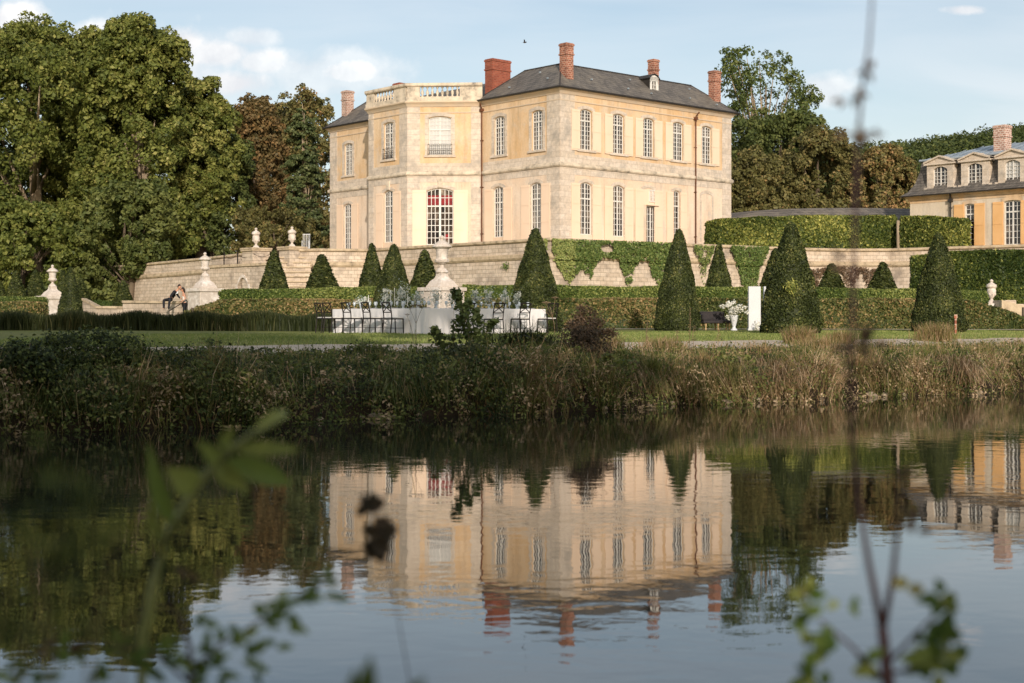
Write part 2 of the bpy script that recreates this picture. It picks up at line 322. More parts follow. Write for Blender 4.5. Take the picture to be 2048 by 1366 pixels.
def window(parent, W, uc, w, zb, zt, rise, cols=2, rows=6, transom=None, toprows=2, glass='glass', dep=.17, base=0, mullion=.09, bar=.034, two=True, label=None):
    """casement window: frame with glazing bars; the panes are its sub-part. base: solid panel height (door)"""
    a, b = uc-w/2, uc+w/2; m = MB(); fr = .065; d0, d1 = dep-.05, dep+.03
    e0 = d0+.012
    bx(m, W, a+.002, a+fr, d0, d1, zb+.002, zt-rise); bx(m, W, b-fr, b-.002, d0, d1, zb+.002, zt-rise)
    bx(m, W, a+fr, b-fr, d0, d1, zb+.002, zb+fr+base)
    A = arc(a+.002, b-.002, zt-.002, rise)
    for (ua, za), (ub, zb2) in zip(A, A[1:]):
        P = [(ua,d0,za-fr*1.2),(ub,d0,zb2-fr*1.2),(ub,d0,zb2),(ua,d0,za)]; k = len(m.v)
        m.v += [W(*p) for p in P]+[W(p[0], d1, p[2]) for p in P]
        m.f += [(k,k+1,k+2,k+3),(k+1,k,k+4,k+5)]
    zin0 = zb+fr+base; tz = transom if transom else zt
    def top(u): return zt-rise*(2*(u-a)/w-1)**2-fr
    if transom: bx(m, W, a+fr, b-fr, d0-.015, d1, tz-.05, tz+.05)
    ztm = tz-.05 if transom else top(uc)
    leaves = [(a+fr, b-fr)]
    if two:
        bx(m, W, uc-mullion/2, uc+mullion/2, d0-.01, d1, zin0, ztm)
        if transom: bx(m, W, uc-mullion/2, uc+mullion/2, d0-.01, d1, tz+.05, top(uc))
        leaves = [(a+fr, uc-mullion/2), (uc+mullion/2, b-fr)]
    for la, lb in leaves:
        for k in range(1, cols):
            u = la+(lb-la)*k/cols
            bx(m, W, u-bar/2, u+bar/2, e0, d1-.01, zin0, ztm if transom else top(u))
            if transom: bx(m, W, u-bar/2, u+bar/2, e0, d1-.01, tz+.05, top(u))
        for k in range(1, rows):
            z = zin0+(ztm-zin0)*k/rows; bx(m, W, la, lb, e0+.004, d1-.014, z-bar/2, z+bar/2)
        if transom:
            for k in range(1, toprows):
                z = tz+.05+(zt-rise*.6-tz-.05)*k/toprows; bx(m, W, la, lb, e0+.004, d1-.014, z-bar/2, z+bar/2)
    f = m.build('window', M['frame'], parent)
    if label: f['label'] = label
    g = MB(); A = arc(a+.01, b-.01, zt-.02, rise)
    for (ua, za), (ub, zb2) in zip(A, A[1:]): g.quad(W(ua,d1-.02,zb+.02), W(ub,d1-.02,zb+.02), W(ub,d1-.02,zb2), W(ua,d1-.02,za))
    g.build('pane', M[glass], f)
    return f
def surround(parent, W, uc, w, zb, zt, rise, sw=.2, proud=.035, sill=True, mt='stone'):
    mb = MB()
    a, b = uc-w/2, uc+w/2
    bx(mb, W, a-sw, a, -proud, .02, zb, zt-rise+.02); bx(mb, W, b, b+sw, -proud, .02, zb, zt-rise+.02)
    arch_strip(mb, W, arc(a-sw, b+sw, zt+.02, rise*1.3), .26, -proud-.006, .01)
    if sill: bx(mb, W, a-sw-.08, b+sw+.08, -.12, .02, zb-.16, zb-.003)
    return mb.build('window_surround', M[mt], parent)
def shutter(parent, W, u0, u1, z0, z1, mt='shutter'):
    m = MB(); bx(m, W, u0, u1, -.085, -.04, z0, z1)
    n = 3 if z1-z0 > 3.3 else 2
    for k in range(n+1):
        z = z0+.12+(z1-z0-.3)*k/n; bx(m, W, u0+.03, u1-.03, -.105, -.083, z, z+.09)
    return m.build('shutter', M[mt], parent)
def pipe(parent, W, u, z0, z1, mt='copper', hopper=True):
    m = MB(); m.tube([W(u,-.14,z0), W(u,-.14,z1-.5), W(u+.0,-.16,z1-.35), W(u+.12,-.42,z1)], .06, 8)
    if hopper: m.box(u-.14,-.27,z1-.62,u+.14,-.02,z1-.4,M=W)
    for k in range(3): z = z0+(z1-z0)*(k+.5)/3.3; m.box(u-.09,-.22,z,u+.09,-.01,z+.05,M=W)
    return m.build('downpipe', M[mt], parent)
def chimney(parent, x, y, sx, sy, z0, z1, mt, label):
    m = MB(); m.box(x-sx/2,y-sy/2,z0,x+sx/2,y+sy/2,z1-.9); e=.06
    m.box(x-sx/2-e,y-sy/2-e,z1-.9,x+sx/2+e,y+sy/2+e,z1-.78); m.box(x-sx/2-.01,y-sy/2-.01,z1-.78,x+sx/2+.01,y+sy/2+.01,z1-.2)
    m.box(x-sx/2-e,y-sy/2-e,z1-.2,x+sx/2+e,y+sy/2+e,z1-.06); m.box(x-sx/2-.01,y-sy/2-.01,z1-.06,x+sx/2+.01,y+sy/2+.01,z1)
    o = m.build('chimney', M[mt], parent); o['label'] = label; return o
# ---------------------------------------------------------------- the main house
ANG = math.atan2(.6667, .7454)
C0 = (3.54, 105.0)
ZG = 6.6     # terrace level
def solve(px, ox, oy, dx, dy):
    k = (px-CX)/F; return (k*oy-ox)/(dx-k*dy)
dR = (.7454, .6667); dL = (-.6667, .7454)
def sR(px): return solve(px, C0[0], C0[1], *dR)
def sL(px): return solve(px, C0[0], C0[1], *dL)
house = thing('manor_house', 'large two storey cream stone manor house with slate roof, brick chimneys and a balustraded bay', 'house', (C0[0], C0[1], 0), ANG)
ZS, ZC = 13.15, 18.55    # string course, cornice underside
WR = Wall(0,0,1,0)       # right facade, u = local x
WLf = Wall(0,29.7,0,-1)  # left facade; u = 29.7-y
WA = Wall(-4.19,12.97,4.19,-4.19); LA = 5.925
WB = Wall(-4.19,18.1,0,-1); LB = 5.13
WC = Wall(0,22.29,-4.19,-4.19)
up, gr = MB(), MB()
HW = 1.24
upR = [(sR(p), HW, 14.55, 17.6, .16) for p in (1172,1237,1297,1356,1413)]
grR = [(sR(1172), HW, 8.2, 12.12, .2), (sR(1237), HW, 8.2, 12.12, .2), (sR(1297), HW, 7.3, 12.12, .2), (sR(1353), .8, 8.2, 12.12, .12)]
wall_floor(up, WR, 0, 19.65, ZS, 19.0, upR); wall_floor(gr, WR, 0, 19.65, ZG-.4, ZS, [grR[0], grR[1], grR[3], (sR(1303), 1.15, 7.2, 10.75, .01)])
uL = lambda px: 29.7-sL(px)
upL1 = [(uL(p), 1.2, 14.55, 17.55, .16) for p in (999,1074.5)]; grL1 = [(uL(p), 1.2, 8.2, 12.12, .2) for p in (997,1072)]
wall_floor(up, WLf, 20.92, 29.7, ZS, 19.0, upL1); wall_floor(gr, WLf, 20.92, 29.7, ZG-.4, ZS, grL1)
upL2 = [(uL(697), 1.2, 14.55, 17.35, .16)]; grL2 = [(uL(695.5), 1.2, 8.0, 12.05, .2)]
wall_floor(up, WLf, 0, 7.41, ZS, 19.0, upL2); wall_floor(gr, WLf, 0, 7.41, ZG-.4, ZS, grL2)
FA = (-8.22-.0, 111.83)
uA = solve(880, -8.22, 111.83, .998, -.056); uB = LB-solve(777.5, -8.22, 111.83, *dL)
upA = (uA, 1.75, 14.75, 17.8, .14); grA = (uA, 2.1, 7.0, 12.15, .22)
upB = (uB, 1.25, 14.65, 17.6, .14); grB = (uB, 1.25, 8.0, 12.15, .2)
wall_floor(up, WA, 0, LA, ZS, 19.0, [upA]); wall_floor(gr, WA, 0, LA, ZG-.4, ZS, [grA])
wall_floor(up, WB, 0, LB, ZS, 19.0, [upB]); wall_floor(gr, WB, 0, LB, ZG-.4, ZS, [grB])
wall_floor(up, WC, 0, LA, ZS, 19.0, []); wall_floor(gr, WC, 0, LA, ZG-.4, ZS, [])
for mb, z0, z1 in ((up, ZS, 19.0), (gr, ZG-.4, ZS)):
    for a, b in (((19.65,0),(19.65,29.7)), ((19.65,29.7),(0,29.7))): mb.quad((*a,z0),(*b,z0),(*b,z1),(*a,z1))
u_ = up.build('upper_wall', M['plaster'], house); gr.build('ground_floor_wall', M['plaster_pale'], house)
# stone dressings
Q = MB()
for W, u0, u1 in ((WR,0,1.5),(WR,18.5,19.65),(WLf,28.3,29.7),(WLf,0,1.1),(WA,0,1.0),(WA,LA-.9,LA-.02),(WB,0,.7),(WB,LB-1.0,LB)):
    bx(Q, W, u0, u1, -.03, .02, ZG-.3, ZC-.02)
for W, ops in ((WR,upR),(WLf,upL1),(WLf,upL2),(WA,[upA]),(WB,[upB])):
    for o in ops: surround(house, W, *o, sw=.3)
for W, ops in ((WR,grR),(WLf,grL1),(WLf,grL2),(WA,[grA]),(WB,[grB])):
    for o in ops: surround(house, W, *o, sw=.24, sill=False)
bl = sR(1413); surround(house, WR, bl, 1.3, 8.2, 12.1, .2, sw=.2, sill=False)      # the blind bay
for W, u0, u1 in ((WR,1.5,18.5),(WLf,21.0,28.3),(WLf,1.1,7.4),(WA,1.0,LA-.9),(WB,.7,LB-1)):
    bx(Q, W, u0, u1, -.022, .02, 12.62, ZS-.01); bx(Q, W, u0, u1, -.026, .02, 13.5, 14.12); bx(Q, W, u0, u1, -.03, .02, ZG-.3, 7.15)
Q.build('quoin', M['stone'], house)
for W, u in ((WA,uA),(WB,uB)): key = MB(); bx(key, W, u-.18, u+.18, -.11, 0, 12.2, 12.9); key.build('keystone', M['stone_trim'], house)
PATH = [(19.65,29.7),(0,29.7),(0,22.29),(-4.19,18.1),(-4.19,12.97),(0,8.78),(0,0),(19.65,0)]
sc_ = MB(); sc_.sweep(PATH, [(-.01,ZS),(.1,ZS),(.17,ZS+.1),(.17,ZS+.26),(.05,ZS+.34),(-.01,ZS+.34)], closed=True); sc_.build('string_course', M['stone_trim'], house)
co = MB(); co.sweep(PATH, [(-.01,ZC),(.06,ZC),(.12,ZC+.1),(.2,ZC+.2),(.34,ZC+.32),(.36,ZC+.42),(-.01,ZC+.42)], closed=True)
co.sweep(PATH, [(-.01,ZC-.5),(.05,ZC-.5),(.07,ZC-.42),(-.01,ZC-.42)], closed=True); co.build('cornice', M['cornice'], house)
# windows
for o in upR: window(house, WR, *o, rows=6, transom=16.75, toprows=3)
for o in (grR[0], grR[1]): window(house, WR, *o, rows=6, transom=10.9, toprows=3)
o = grR[3]; window(house, WR, *o, cols=2, rows=6, transom=10.9, toprows=3, two=False)
window(house, WR, sR(1303), 1.15, 7.2, 10.75, .01, rows=5, base=.5, label='white glazed garden door under a small upper light')
# infill round the garden door: peach boards and the small upper light
m = MB(); bx(m, WR, grR[2][0]-HW/2+.0, grR[2][0]+HW/2, -.02, .0, 10.78, 12.0); bx(m, WR, sR(1303)-.66, sR(1303)+.66, -.22, 0, 10.76, 10.86)
m.build('door_hood', M['shutter'], house)
window(house, WR, sR(1303)+.05, .72, 11.05, 12.02, .06, cols=2, rows=3, two=True, dep=-.03, mullion=.06)
for o in upL1+upL2: window(house, WLf, *o, rows=6, transom=16.7, toprows=3)
for o in grL1+grL2: window(house, WLf, *o, rows=6, transom=10.9, toprows=3)
window(house, WA, *upA, cols=3, rows=5, transom=16.75, toprows=3, glass='blind', bar=.028, label='wide white window with drawn blinds behind a small iron railing')
f = window(house, WA, *grA, cols=3, rows=6, transom=10.75, toprows=2, base=.7, mullion=.16, bar=.05, label='wide glazed double door with red curtains in its upper light')
m = MB(); m.quad(WA(uA-.95,.166,10.85), WA(uA+.95,.166,10.85), WA(uA+.95,.166,11.6), WA(uA-.95,.166,11.6)); m.build('curtain', M['red'], f); m = MB(); m.quad(WA(uA+.38,.166,8.15), WA(uA+.68,.166,8.15), WA(uA+.68,.166,8.55), WA(uA+.38,.166,8.55))
m.build('curtain', M['red'], f)
window(house, WB, *upB, rows=6, transom=16.75, toprows=3); window(house, WB, *grB, rows=6, transom=10.9, toprows=3)
# railings of the bay
def railing(W, uc, w, z0):
    m = MB(); a, b = uc-w/2-.08, uc+w/2+.08
    for z in (z0+.05, z0+.45, z0+.82): m.tube([W(a,-.09,z), W(b,-.09,z)], .018, 5)
    n = int(w/.14)
    for k in range(n+1): u = a+(b-a)*k/n; m.tube([W(u,-.09,z0), W(u,-.09,z0+.82)], .011, 4)
    for k in range(n):
        u = a+(b-a)*(k+.5)/n; m.tube([W(u+.06*math.cos(t),-.09,z0+.2+.16*math.sin(t)) for t in np.linspace(0,2*PI,8)], .009, 4, caps=False)
    m.build('railing', M['iron'], house)
railing(WA, uA, 1.75, 14.78); railing(WB, uB, 1.25, 14.68)
# shutters
for o in upR: shutter(house, WR, o[0]-HW/2-.92, o[0]-HW/2-.05, 14.45, 17.5); shutter(house, WR, o[0]+HW/2+.05, o[0]+HW/2+.92, 14.45, 17.5)
for o in grR[:3]:
    shutter(house, WR, o[0]-HW/2-.95, o[0]-HW/2-.04, 7.6, 12.0); shutter(house, WR, o[0]+HW/2+.04, o[0]+HW/2+.95, 7.6, 12.0)
o = grR[3]; shutter(house, WR, o[0]-.4-.8, o[0]-.42, 7.6, 12.0); shutter(house, WR, o[0]+.42, o[0]+1.2, 7.6, 12.0)
for o in grL1+grL2: shutter(house, WLf, o[0]-.6-1.0, o[0]-.64, 7.6, 12.0); shutter(house, WLf, o[0]+.64, o[0]+1.6, 7.6, 12.0)
o = grA; shutter(house, WA, o[0]-1.05-1.12, o[0]-1.09, 7.3, 12.0); shutter(house, WA, o[0]+1.09, o[0]+2.2, 7.3, 12.0)
o = grB; shutter(house, WB, o[0]-.62-1.0, o[0]-.66, 7.5, 12.0); shutter(house, WB, o[0]+.66, o[0]+1.62, 7.5, 12.0)
pipe(house, WLf, 20.98, 6.7, 18.75); pipe(house, WR, sR(1389), 6.7, 18.6)
# roofs
EZ = 18.98
def hip(mb, x0, y0, x1, y1, z0, z1, ins, sides=(1,1,1,1), top=.35):
    a = (x0+ins*sides[0], y0+ins*sides[1]); b = (x1-ins*sides[2], y1-ins*sides[3])
    E = [(x0,y0,z0),(x1,y0,z0),(x1,y1,z0),(x0,y1,z0)]; T = [(a[0],a[1],z1),(b[0],a[1],z1),(b[0],b[1],z1),(a[0],b[1],z1)]
    for i in range(4): mb.quad(E[i], E[(i+1)%4], T[(i+1)%4], T[i])
    c = ((a[0]+b[0])/2, (a[1]+b[1])/2)
    long_x = (b[0]-a[0]) > (b[1]-a[1])
    r = min(b[0]-a[0], b[1]-a[1])/2
    R0, R1 = ((a[0]+r, c[1], z1+top), (b[0]-r, c[1], z1+top)) if long_x else ((c[0], a[1]+r, z1+top), (c[0], b[1]-r, z1+top))
    if long_x: mb.quad(T[0],T[1],R1,R0); mb.poly([T[1],T[2],R1]); mb.quad(T[2],T[3],R0,R1); mb.poly([T[3],T[0],R0])
    else: mb.poly([T[0],T[1],R0]); mb.quad(T[1],T[2],R1,R0); mb.poly([T[2],T[3],R1]); mb.quad(T[3],T[0],R0,R1)
    return E, T
rf = MB(); e = .42
E1, T1 = hip(rf, -e, -e, 19.65+e, 8.78+e, EZ, 21.3, 2.75)
E2, T2 = hip(rf, -e, 22.29-e, 19.65+e, 29.7+e, EZ, 21.3, 2.75)
hip(rf, .6, 8.4, 19.3, 22.7, EZ+.02, 21.22, 3.0, sides=(1,.35,1,.35), top=.3)
roof = rf.build('roof', M['slate'], house)
rd = MB()
for E, T in ((E1,T1),(E2,T2)):
    for i in range(4):
        rd.tube([T[i], T[(i+1)%4]], .07, 6); rd.tube([E[i], T[i]], .05, 6)
rd.build('ridge_flashing', M['lead'], roof)
gt = MB(); gt.sweep([(0,8.9),(0,0),(19.65,0),(19.65,8.78),(19.65,29.7),(0,29.7),(0,22.3)], [(.36,EZ-.07),(.5,EZ-.09),(.54,EZ-.02),(.52,EZ+.05),(.36,EZ+.04)]); gt.build('gutter', M['lead'], house)
for x, y, z in [(4,.75,20.05),(7.6,.35,19.7),(9,1.5,20.7),(10.2,.3,19.6),(15,.5,19.75),(16.2,1.6,20.75),(18,.2,19.5)]: hk = MB(); hk.box(x-.06,y-.12,z,x+.06,y,z+.1); hk.build('roof_hook', M['zinc'], roof)
for x, y, z in [(.6,1.9,19.9),(1.4,3.6,20.65),(.4,6.0,19.7)]: hk = MB(); hk.box(x-.12,y-.06,z,x,y+.06,z+.1); hk.build('roof_hook', M['zinc'], roof)
chimney(house, 1.62, .98, .74, .74, 19.2, 22.55, 'brick_old', 'tall slender brick chimney at the front corner of the roof')
chimney(house, 12.35, 2.0, .62, .62, 20.3, 22.8, 'brick_old', 'slender brick chimney behind the dormer')
chimney(house, 18.75, 1.0, .8, .66, 19.2, 22.5, 'brick_old', 'brick chimney at the right end of the roof')
chimney(house, 1.7, 8.9, 1.9, .9, 19.2, 22.4, 'brick_red', 'broad clean red brick chimney beside the bay')
chimney(house, 1.2, 28.7, .8, .75, 19.2, 22.3, 'brick_pale', 'pale pink brick chimney on the left wing')
chimney(house, 3.2, 23.3, 1.3, .9, 20.0, 22.5, 'brick_red', 'red brick chimney barely showing above the balustrade')
# dormer on the right slope
WD = Wall(11.3, .95, 1, 0); dm = MB()
wall_floor(dm, WD, -.5, .5, 19.45, 21.15, [(0,.56,19.85,20.85,.1)], dep=.12)
k = [(-.5,21.0),(-.3,21.22),(0,21.3),(.3,21.22),(.5,21.0)]
for (a, za), (b, zb) in zip(k, k[1:]): dm.quad(WD(a,0,za-.4), WD(b,0,zb-.4), WD(b,0,zb), WD(a,0,za))
dor = dm.build('dormer', M['frame'], house)
m = MB(); m.quad((10.8,.95,19.6),(10.8,.95,21.02),(10.8,2.9,21.1),(10.8,2.9,19.9)); m.quad((11.8,.95,19.6),(11.8,.95,21.02),(11.8,2.9,21.1),(11.8,2.9,19.9))
k2 = [(-.6,20.98),(-.33,21.26),(0,21.36),(.33,21.26),(.6,20.98)]
for (a, za), (b, zb) in zip(k2, k2[1:]):
    for d in (0, .06):
        m.quad(WD(a,-.1,za+d), WD(b,-.1,zb+d), WD(b,2.1,zb+d), WD(a,2.1,za+d))
    m.quad(WD(a,-.1,za), WD(b,-.1,zb), WD(b,-.1,zb+.06), WD(a,-.1,za+.06))
m.build('dormer_roof', M['lead'], dor)
w_ = MB(); bx(w_, WD, -.28,.28,.02,.08,19.85,19.9); bx(w_, WD, -.28,-.23,.02,.08,19.9,20.83); bx(w_, WD, .23,.28,.02,.08,19.9,20.83); bx(w_, WD, -.03,.03,.02,.08,19.9,20.83)
for z in (20.2,20.5): bx(w_, WD, -.23,.23,.03,.07,z,z+.03)
w_.build('dormer_sash', M['frame'], dor)
g = MB(); g.quad(WD(-.28,.09,19.85),WD(.28,.09,19.85),WD(.28,.09,20.86),WD(-.28,.09,20.86)); g.build('pane', M['glass'], dor)
# bay: parapet with balusters, flat roof
BP = [(0,22.29),(-4.19,18.1),(-4.19,12.97),(0,8.78)]
m = MB()
m.sweep(BP, [(.26,18.98),(.26,19.32),(-.12,19.32),(-.12,18.98)]); m.sweep(BP, [(.28,20.12),(.34,20.2),(.34,20.38),(-.16,20.38),(-.12,20.12)])
for W, u0, u1 in ((WA,0,1.0),(WA,4.15,LA),(WB,0,.95),(WB,LB-1.5,LB),(WC,0,LA)): bx(m, W, u0, u1, -.2, .08, 19.32, 20.12)
par = m.build('parapet', M['stone_trim'], house)
def baluster_mb(W, u, d, z0, z1):
    h = z1-z0; m = MB(); x, y, _ = W(u, d, 0)
    m.lathe([(.1,0),(.1,.08*h),(.05,.14*h),(.13,.36*h),(.12,.45*h),(.045,.72*h),(.06,.84*h),(.1,.9*h),(.1,h)], 8, (x,y,z0)); return m
for W, u0, u1, n in ((WA,1.0,4.15,8),(WB,.95,LB-1.5,7)):
    for k in range(n): baluster_mb(W, u0+(u1-u0)*(k+.5)/n, -.06, 19.32, 20.12).build('baluster', M['stone_trim'], par, smooth=True)
m = MB(); m.poly([(.3,22.4,19.05),(-4.1,18.1,19.05),(-4.1,12.97,19.05),(.3,8.7,19.05),(1.5,12,19.25),(1.5,20,19.25)]); m.build('bay_roof', M['zinc'], house)
# ---------------------------------------------------------------- the right wing with its mansard roof
G0 = (29.9, 106.8)
wing = thing('garden_wing', 'lower stone building at the right edge with a mansard roof, pedimented dormers and apricot shutters', 'building', (G0[0], G0[1], 0), ANG)
WW = Wall(0,0,0,-1)     # facade x=0, u=-y
def sW(px): return -solve(px, G0[0], G0[1], *dL)
LW = 26.0; EW = 10.95
m = MB(); w1, w2 = sW(1939), sW(2024.5); w3 = w2+(w2-sW(1935))*1.0
gops = [(w1,.75,7.1,10.2,.1),(w2,1.25,7.1,10.25,.08),(w3,1.25,7.1,10.25,.08),(w3+4.2,1.25,7.1,10.25,.08)]
wall_floor(m, WW, 0, LW, ZG-.4, EW, gops)
for a, b in (((0,0),(10,0)),((10,0),(10,-LW)),((10,-LW),(0,-LW))): m.quad((*a,ZG-.4),(*b,ZG-.4),(*b,EW),(*a,EW))
m.build('wall', M['wing_render'], wing)
m = MB()
for u0, u1 in ((0,1.0),(1.0,LW)): bx(m, WW, u0, u1, -.03, .02, 10.5, EW-.27)
m.build('frieze', M['plaster'], wing)
for o in gops: surround(wing, WW, *o, sw=.18, mt='plaster')
for o in gops:
    window(wing, WW, *o, cols=2, rows=5, transom=9.45, toprows=2, two=o[1] > 1)
    shutter(wing, WW, o[0]-o[1]/2-.85, o[0]-o[1]/2-.05, 7.05, 10.2, 'shutter_orange'); shutter(wing, WW, o[0]+o[1]/2+.05, o[0]+o[1]/2+.85, 7.05, 10.2, 'shutter_orange')
m = MB(); m.sweep([(10,0),(0,0),(0,-LW)][::-1][::-1], [(0,EW-.02)]*3) if False else None
m = MB(); m.sweep([(10,0),(0,0),(0,-LW),(10,-LW)], [(-.02,EW-.25),(.08,EW-.25),(.16,EW-.1),(.34,EW),(.4,EW+.1),(-.02,EW+.1)], closed=True); m.build('cornice', M['plaster'], wing)
m = MB(); m.sweep([(10,0),(0,0),(0,-LW),(10,-LW)], [(.4,EW+.06),(.56,EW+.04),(.58,EW+.12),(.4,EW+.16)], closed=True); m.build('gutter', M['lead'], wing)
# mansard: curved lower slope in slate, zinc upper slope
prof = [(.5,EW+.14),(.12,EW+.42),(-.25,EW+1.05),(-.5,EW+1.9),(-.62,EW+2.75)]
mp = [(10,0),(0,0),(0,-LW),(10,-LW)]
def ringz(off, z): return [(10+off,off,z),(-off,off,z),(-off,-LW-off,z),(10+off,-LW-off,z)]
m = MB(); R_ = [ringz(o, z) for o, z in prof]
for A, B in zip(R_, R_[1:]):
    for i in range(4): m.quad(A[i], A[(i+1)%4], B[(i+1)%4], B[i])
mans = m.build('mansard_roof', M['slate'], wing)
m = MB(); zt = EW+2.75; A = ringz(-.5, zt+.02); R0, R1 = (5,-3.6,zt+1.25), (5,-LW+3.6,zt+1.25)
m.quad(A[1],A[2],R1,R0); m.poly([A[0],A[1],R0]); m.quad(A[3],A[0],R0,R1); m.poly([A[2],A[3],R1])
for i in range(4): m.tube([A[i], A[(i+1)%4]], .09, 6)
for k in range(30):
    y = -1.0-k*.8; f = min(1, (-y-.5)/3.1); 
    m.tube([(.5,y,zt+.04), (.5+4.5*f, y, zt+.06+1.25*f)], .025, 4)
m.build('upper_roof', M['zinc'], wing)
for px, kind in ((1880.5,'glass'),(1950,'glass'),(2025,'blind'),(2112,'glass'),(2205,'glass')):
    u = sW(px); W = Wall(-.02, -u, 0, -1); m = MB(); dw = .68; z0 = EW+.16; z1 = EW+2.16
    wall_floor(m, W, -dw-.42, dw+.42, z0, EW+2.3, [(0,dw*1.7,z0+.2,z1,.22)], dep=.3)
    for s_ in (-1, 1):   # cheeks and scroll consoles
        m.quad(W(s_*(dw+.42),0,z0), W(s_*(dw+.42),0,EW+2.3), W(s_*(dw+.42),1.2,EW+2.3), W(s_*(dw+.42),.4,z0))
        a, b = sorted((s_*(dw+.42), s_*(dw+.66))); bx(m, W, a, b, -.03, .1, z0, z0+.5)
    bx(m, W, -dw-.6, dw+.6, -.16, 1.0, EW+2.3, EW+2.42)
    P = [(-dw-.62,EW+2.42),(dw+.62,EW+2.42),(0,EW+2.86)]
    m.poly([W(a,-.05,z) for a, z in P])
    for a, b in ((0,2),(2,1)):
        A0, B0 = P[a], P[b]; m.poly([W(A0[0],-.2,A0[1]),W(B0[0],-.2,B0[1]),W(B0[0],-.2,B0[1]+.12),W(A0[0],-.2,A0[1]+.12)])
        m.quad(W(A0[0],-.2,A0[1]+.12),W(B0[0],-.2,B0[1]+.12),W(B0[0],1.5,B0[1]+.12),W(A0[0],1.5,A0[1]+.12)); m.quad(W(A0[0],-.2,A0[1]),W(B0[0],-.2,B0[1]),W(B0[0],-.04,B0[1]),W(A0[0],-.04,A0[1]))
    d_ = m.build('dormer', M['stone'], wing)
    o = (0, dw*1.7, z0+.2, z1, .22); mm = MB()
    a, b = -dw*.85, dw*.85
    for p, q in ((a+.002,a+.06),(b-.06,b-.002),(-.035,.035)): bx(mm, W, p, q, .1, .17, z0+.2, z1-(.2 if abs(p) > .1 else .03))
    n = 6
    for k in range(n): z = z0+.23+(z1-z0-.4)*k/n; bx(mm, W, a+.06, b-.06, .12, .16, z, z+.035)
    for uu in (-.32, .32): bx(mm, W, uu-.015, uu+.015, .12, .16, z0+.27, z1-.1)
    mm.build('dormer_window', M['frame'], d_)
    g = MB(); A = arc(a, b, z1, .22)
    for (ua, za), (ub, zb) in zip(A, A[1:]): g.quad(W(ua,.19,z0+.2),W(ub,.19,z0+.2),W(ub,.19,zb),W(ua,.19,za))
    g.build('pane', M[kind], d_)
pipe(wing, WW, sW(1903), 6.6, EW+.1, 'lead')
chimney(wing, 2.2, -sW(1999)+1.0, .9, .9, zt, 15.95, 'brick_pale', 'pale brick chimney on the zinc roof')
# ---------------------------------------------------------------- curved gallery linking the two
gal = thing('curved_gallery', 'low curved gallery with slate roof linking the house and the wing, behind the hedge', 'building', (0,0,0))
cp = [(1420,118.0),(1480,115.0),(1560,112.8),(1640,111.9),(1720,111.6),(1800,112.0),(1860,112.6),(1900,113.4)]
PTS = [(wx(p, y), y) for p, y in cp]
def sub(P, n=4):
    out = []
    for i in range(len(P)-1):
        p0, p1, p2, p3 = P[max(i-1,0)], P[i], P[i+1], P[min(i+2,len(P)-1)]
        for k in range(n):
            t = k/n; out.append(tuple(.5*((2*b)+(-a+c)*t+(2*a-5*b+4*c-d)*t*t+(-a+3*b-3*c+d)*t**3) for a, b, c, d in zip(p0,p1,p2,p3)))
    out.append(tuple(P[-1])); return out
GP = sub(PTS)
m = MB(); m.sweep(GP, [(0,ZG-.3),(0,9.1),(-4.6,9.1),(-4.6,ZG-.3)]); m.build('wall', M['stone'], gal)
m = MB(); m.sweep(GP, [(.35,9.08),(-2.3,10.78),(-4.95,9.08),(-4.9,9.0),(-2.3,10.6),(.38,9.0)]); m.build('roof', M['slate'], gal)
# end hip by the house
# ---------------------------------------------------------------- ground
def shore(x): 
    x = np.asarray(x, dtype=float)
    return 25+.68*np.where(x > -14, x, -14+(x+14)*.15)
def wob(x): return .22*np.sin(x*1.3+.5)+.16*np.sin(x*3.1+1)+.08*np.sin(x*6.7+2)
def zg(x, y):
    x = np.asarray(x, float); y = np.asarray(y, float)
    t = (y-shore(x))*.827+wob(x)
    far = np.interp(t, [-3,-.4,0,.3,1.2,2.2,2.9,3.3,5.7,10,16,40,200], [-.9,-.3,0.0,.32,.66,.86,.94,.985,1.115,1.21,1.27,1.35,1.6])
    near = np.interp(4.3-y+.15*np.sin(x*2), [-2,0,1,3,10,80], [-.9,0,.12,.3,.7,1.6])
    return np.maximum(far, near)
def zgf(x, y): return float(zg(x, y))
def grid_ax(segs):
    out = []
    for a, b, st in segs: out += list(np.arange(a, b, st))
    return np.array(out+[segs[-1][1]])
xs = grid_ax([(-900,-200,70),(-200,-60,14),(-60,-20,2.5),(-20,32,.4),(32,80,3),(80,300,20),(300,900,60)])
ys = grid_ax([(-150,-20,13),(-20,0,2),(0,60,.4),(60,140,4),(140,400,26),(400,1400,100)])
X, Y = np.meshgrid(xs, ys); Z = zg(X, Y)
Z += np.where((Z > .05) & (Z < 1.0), .05*np.sin(X*5.1+Y*3)*np.sin(Y*4.3), 0)
V = np.stack([X.ravel(), Y.ravel(), Z.ravel()], 1); nx = len(xs); i = np.arange(nx-1)[None,:]+nx*np.arange(len(ys)-1)[:,None]; i = i.ravel()
gm = M['lawn']; nt = gm.node_tree; tcn = [n for n in nt.nodes if n.type == 'TEX_COORD'][0]; pr = [n for n in nt.nodes if n.type == 'BSDF_PRINCIPLED'][0]
src = pr.inputs[0].links[0].from_socket; sp = nt.nodes.new('ShaderNodeSeparateXYZ'); nt.links.new(tcn.outputs['Object'], sp.inputs[0])
rr = nt.nodes.new('ShaderNodeValToRGB'); rr.color_ramp.elements[0].position = .7; rr.color_ramp.elements[1].position = .9; nt.links.new(sp.outputs[2], rr.inputs[0])
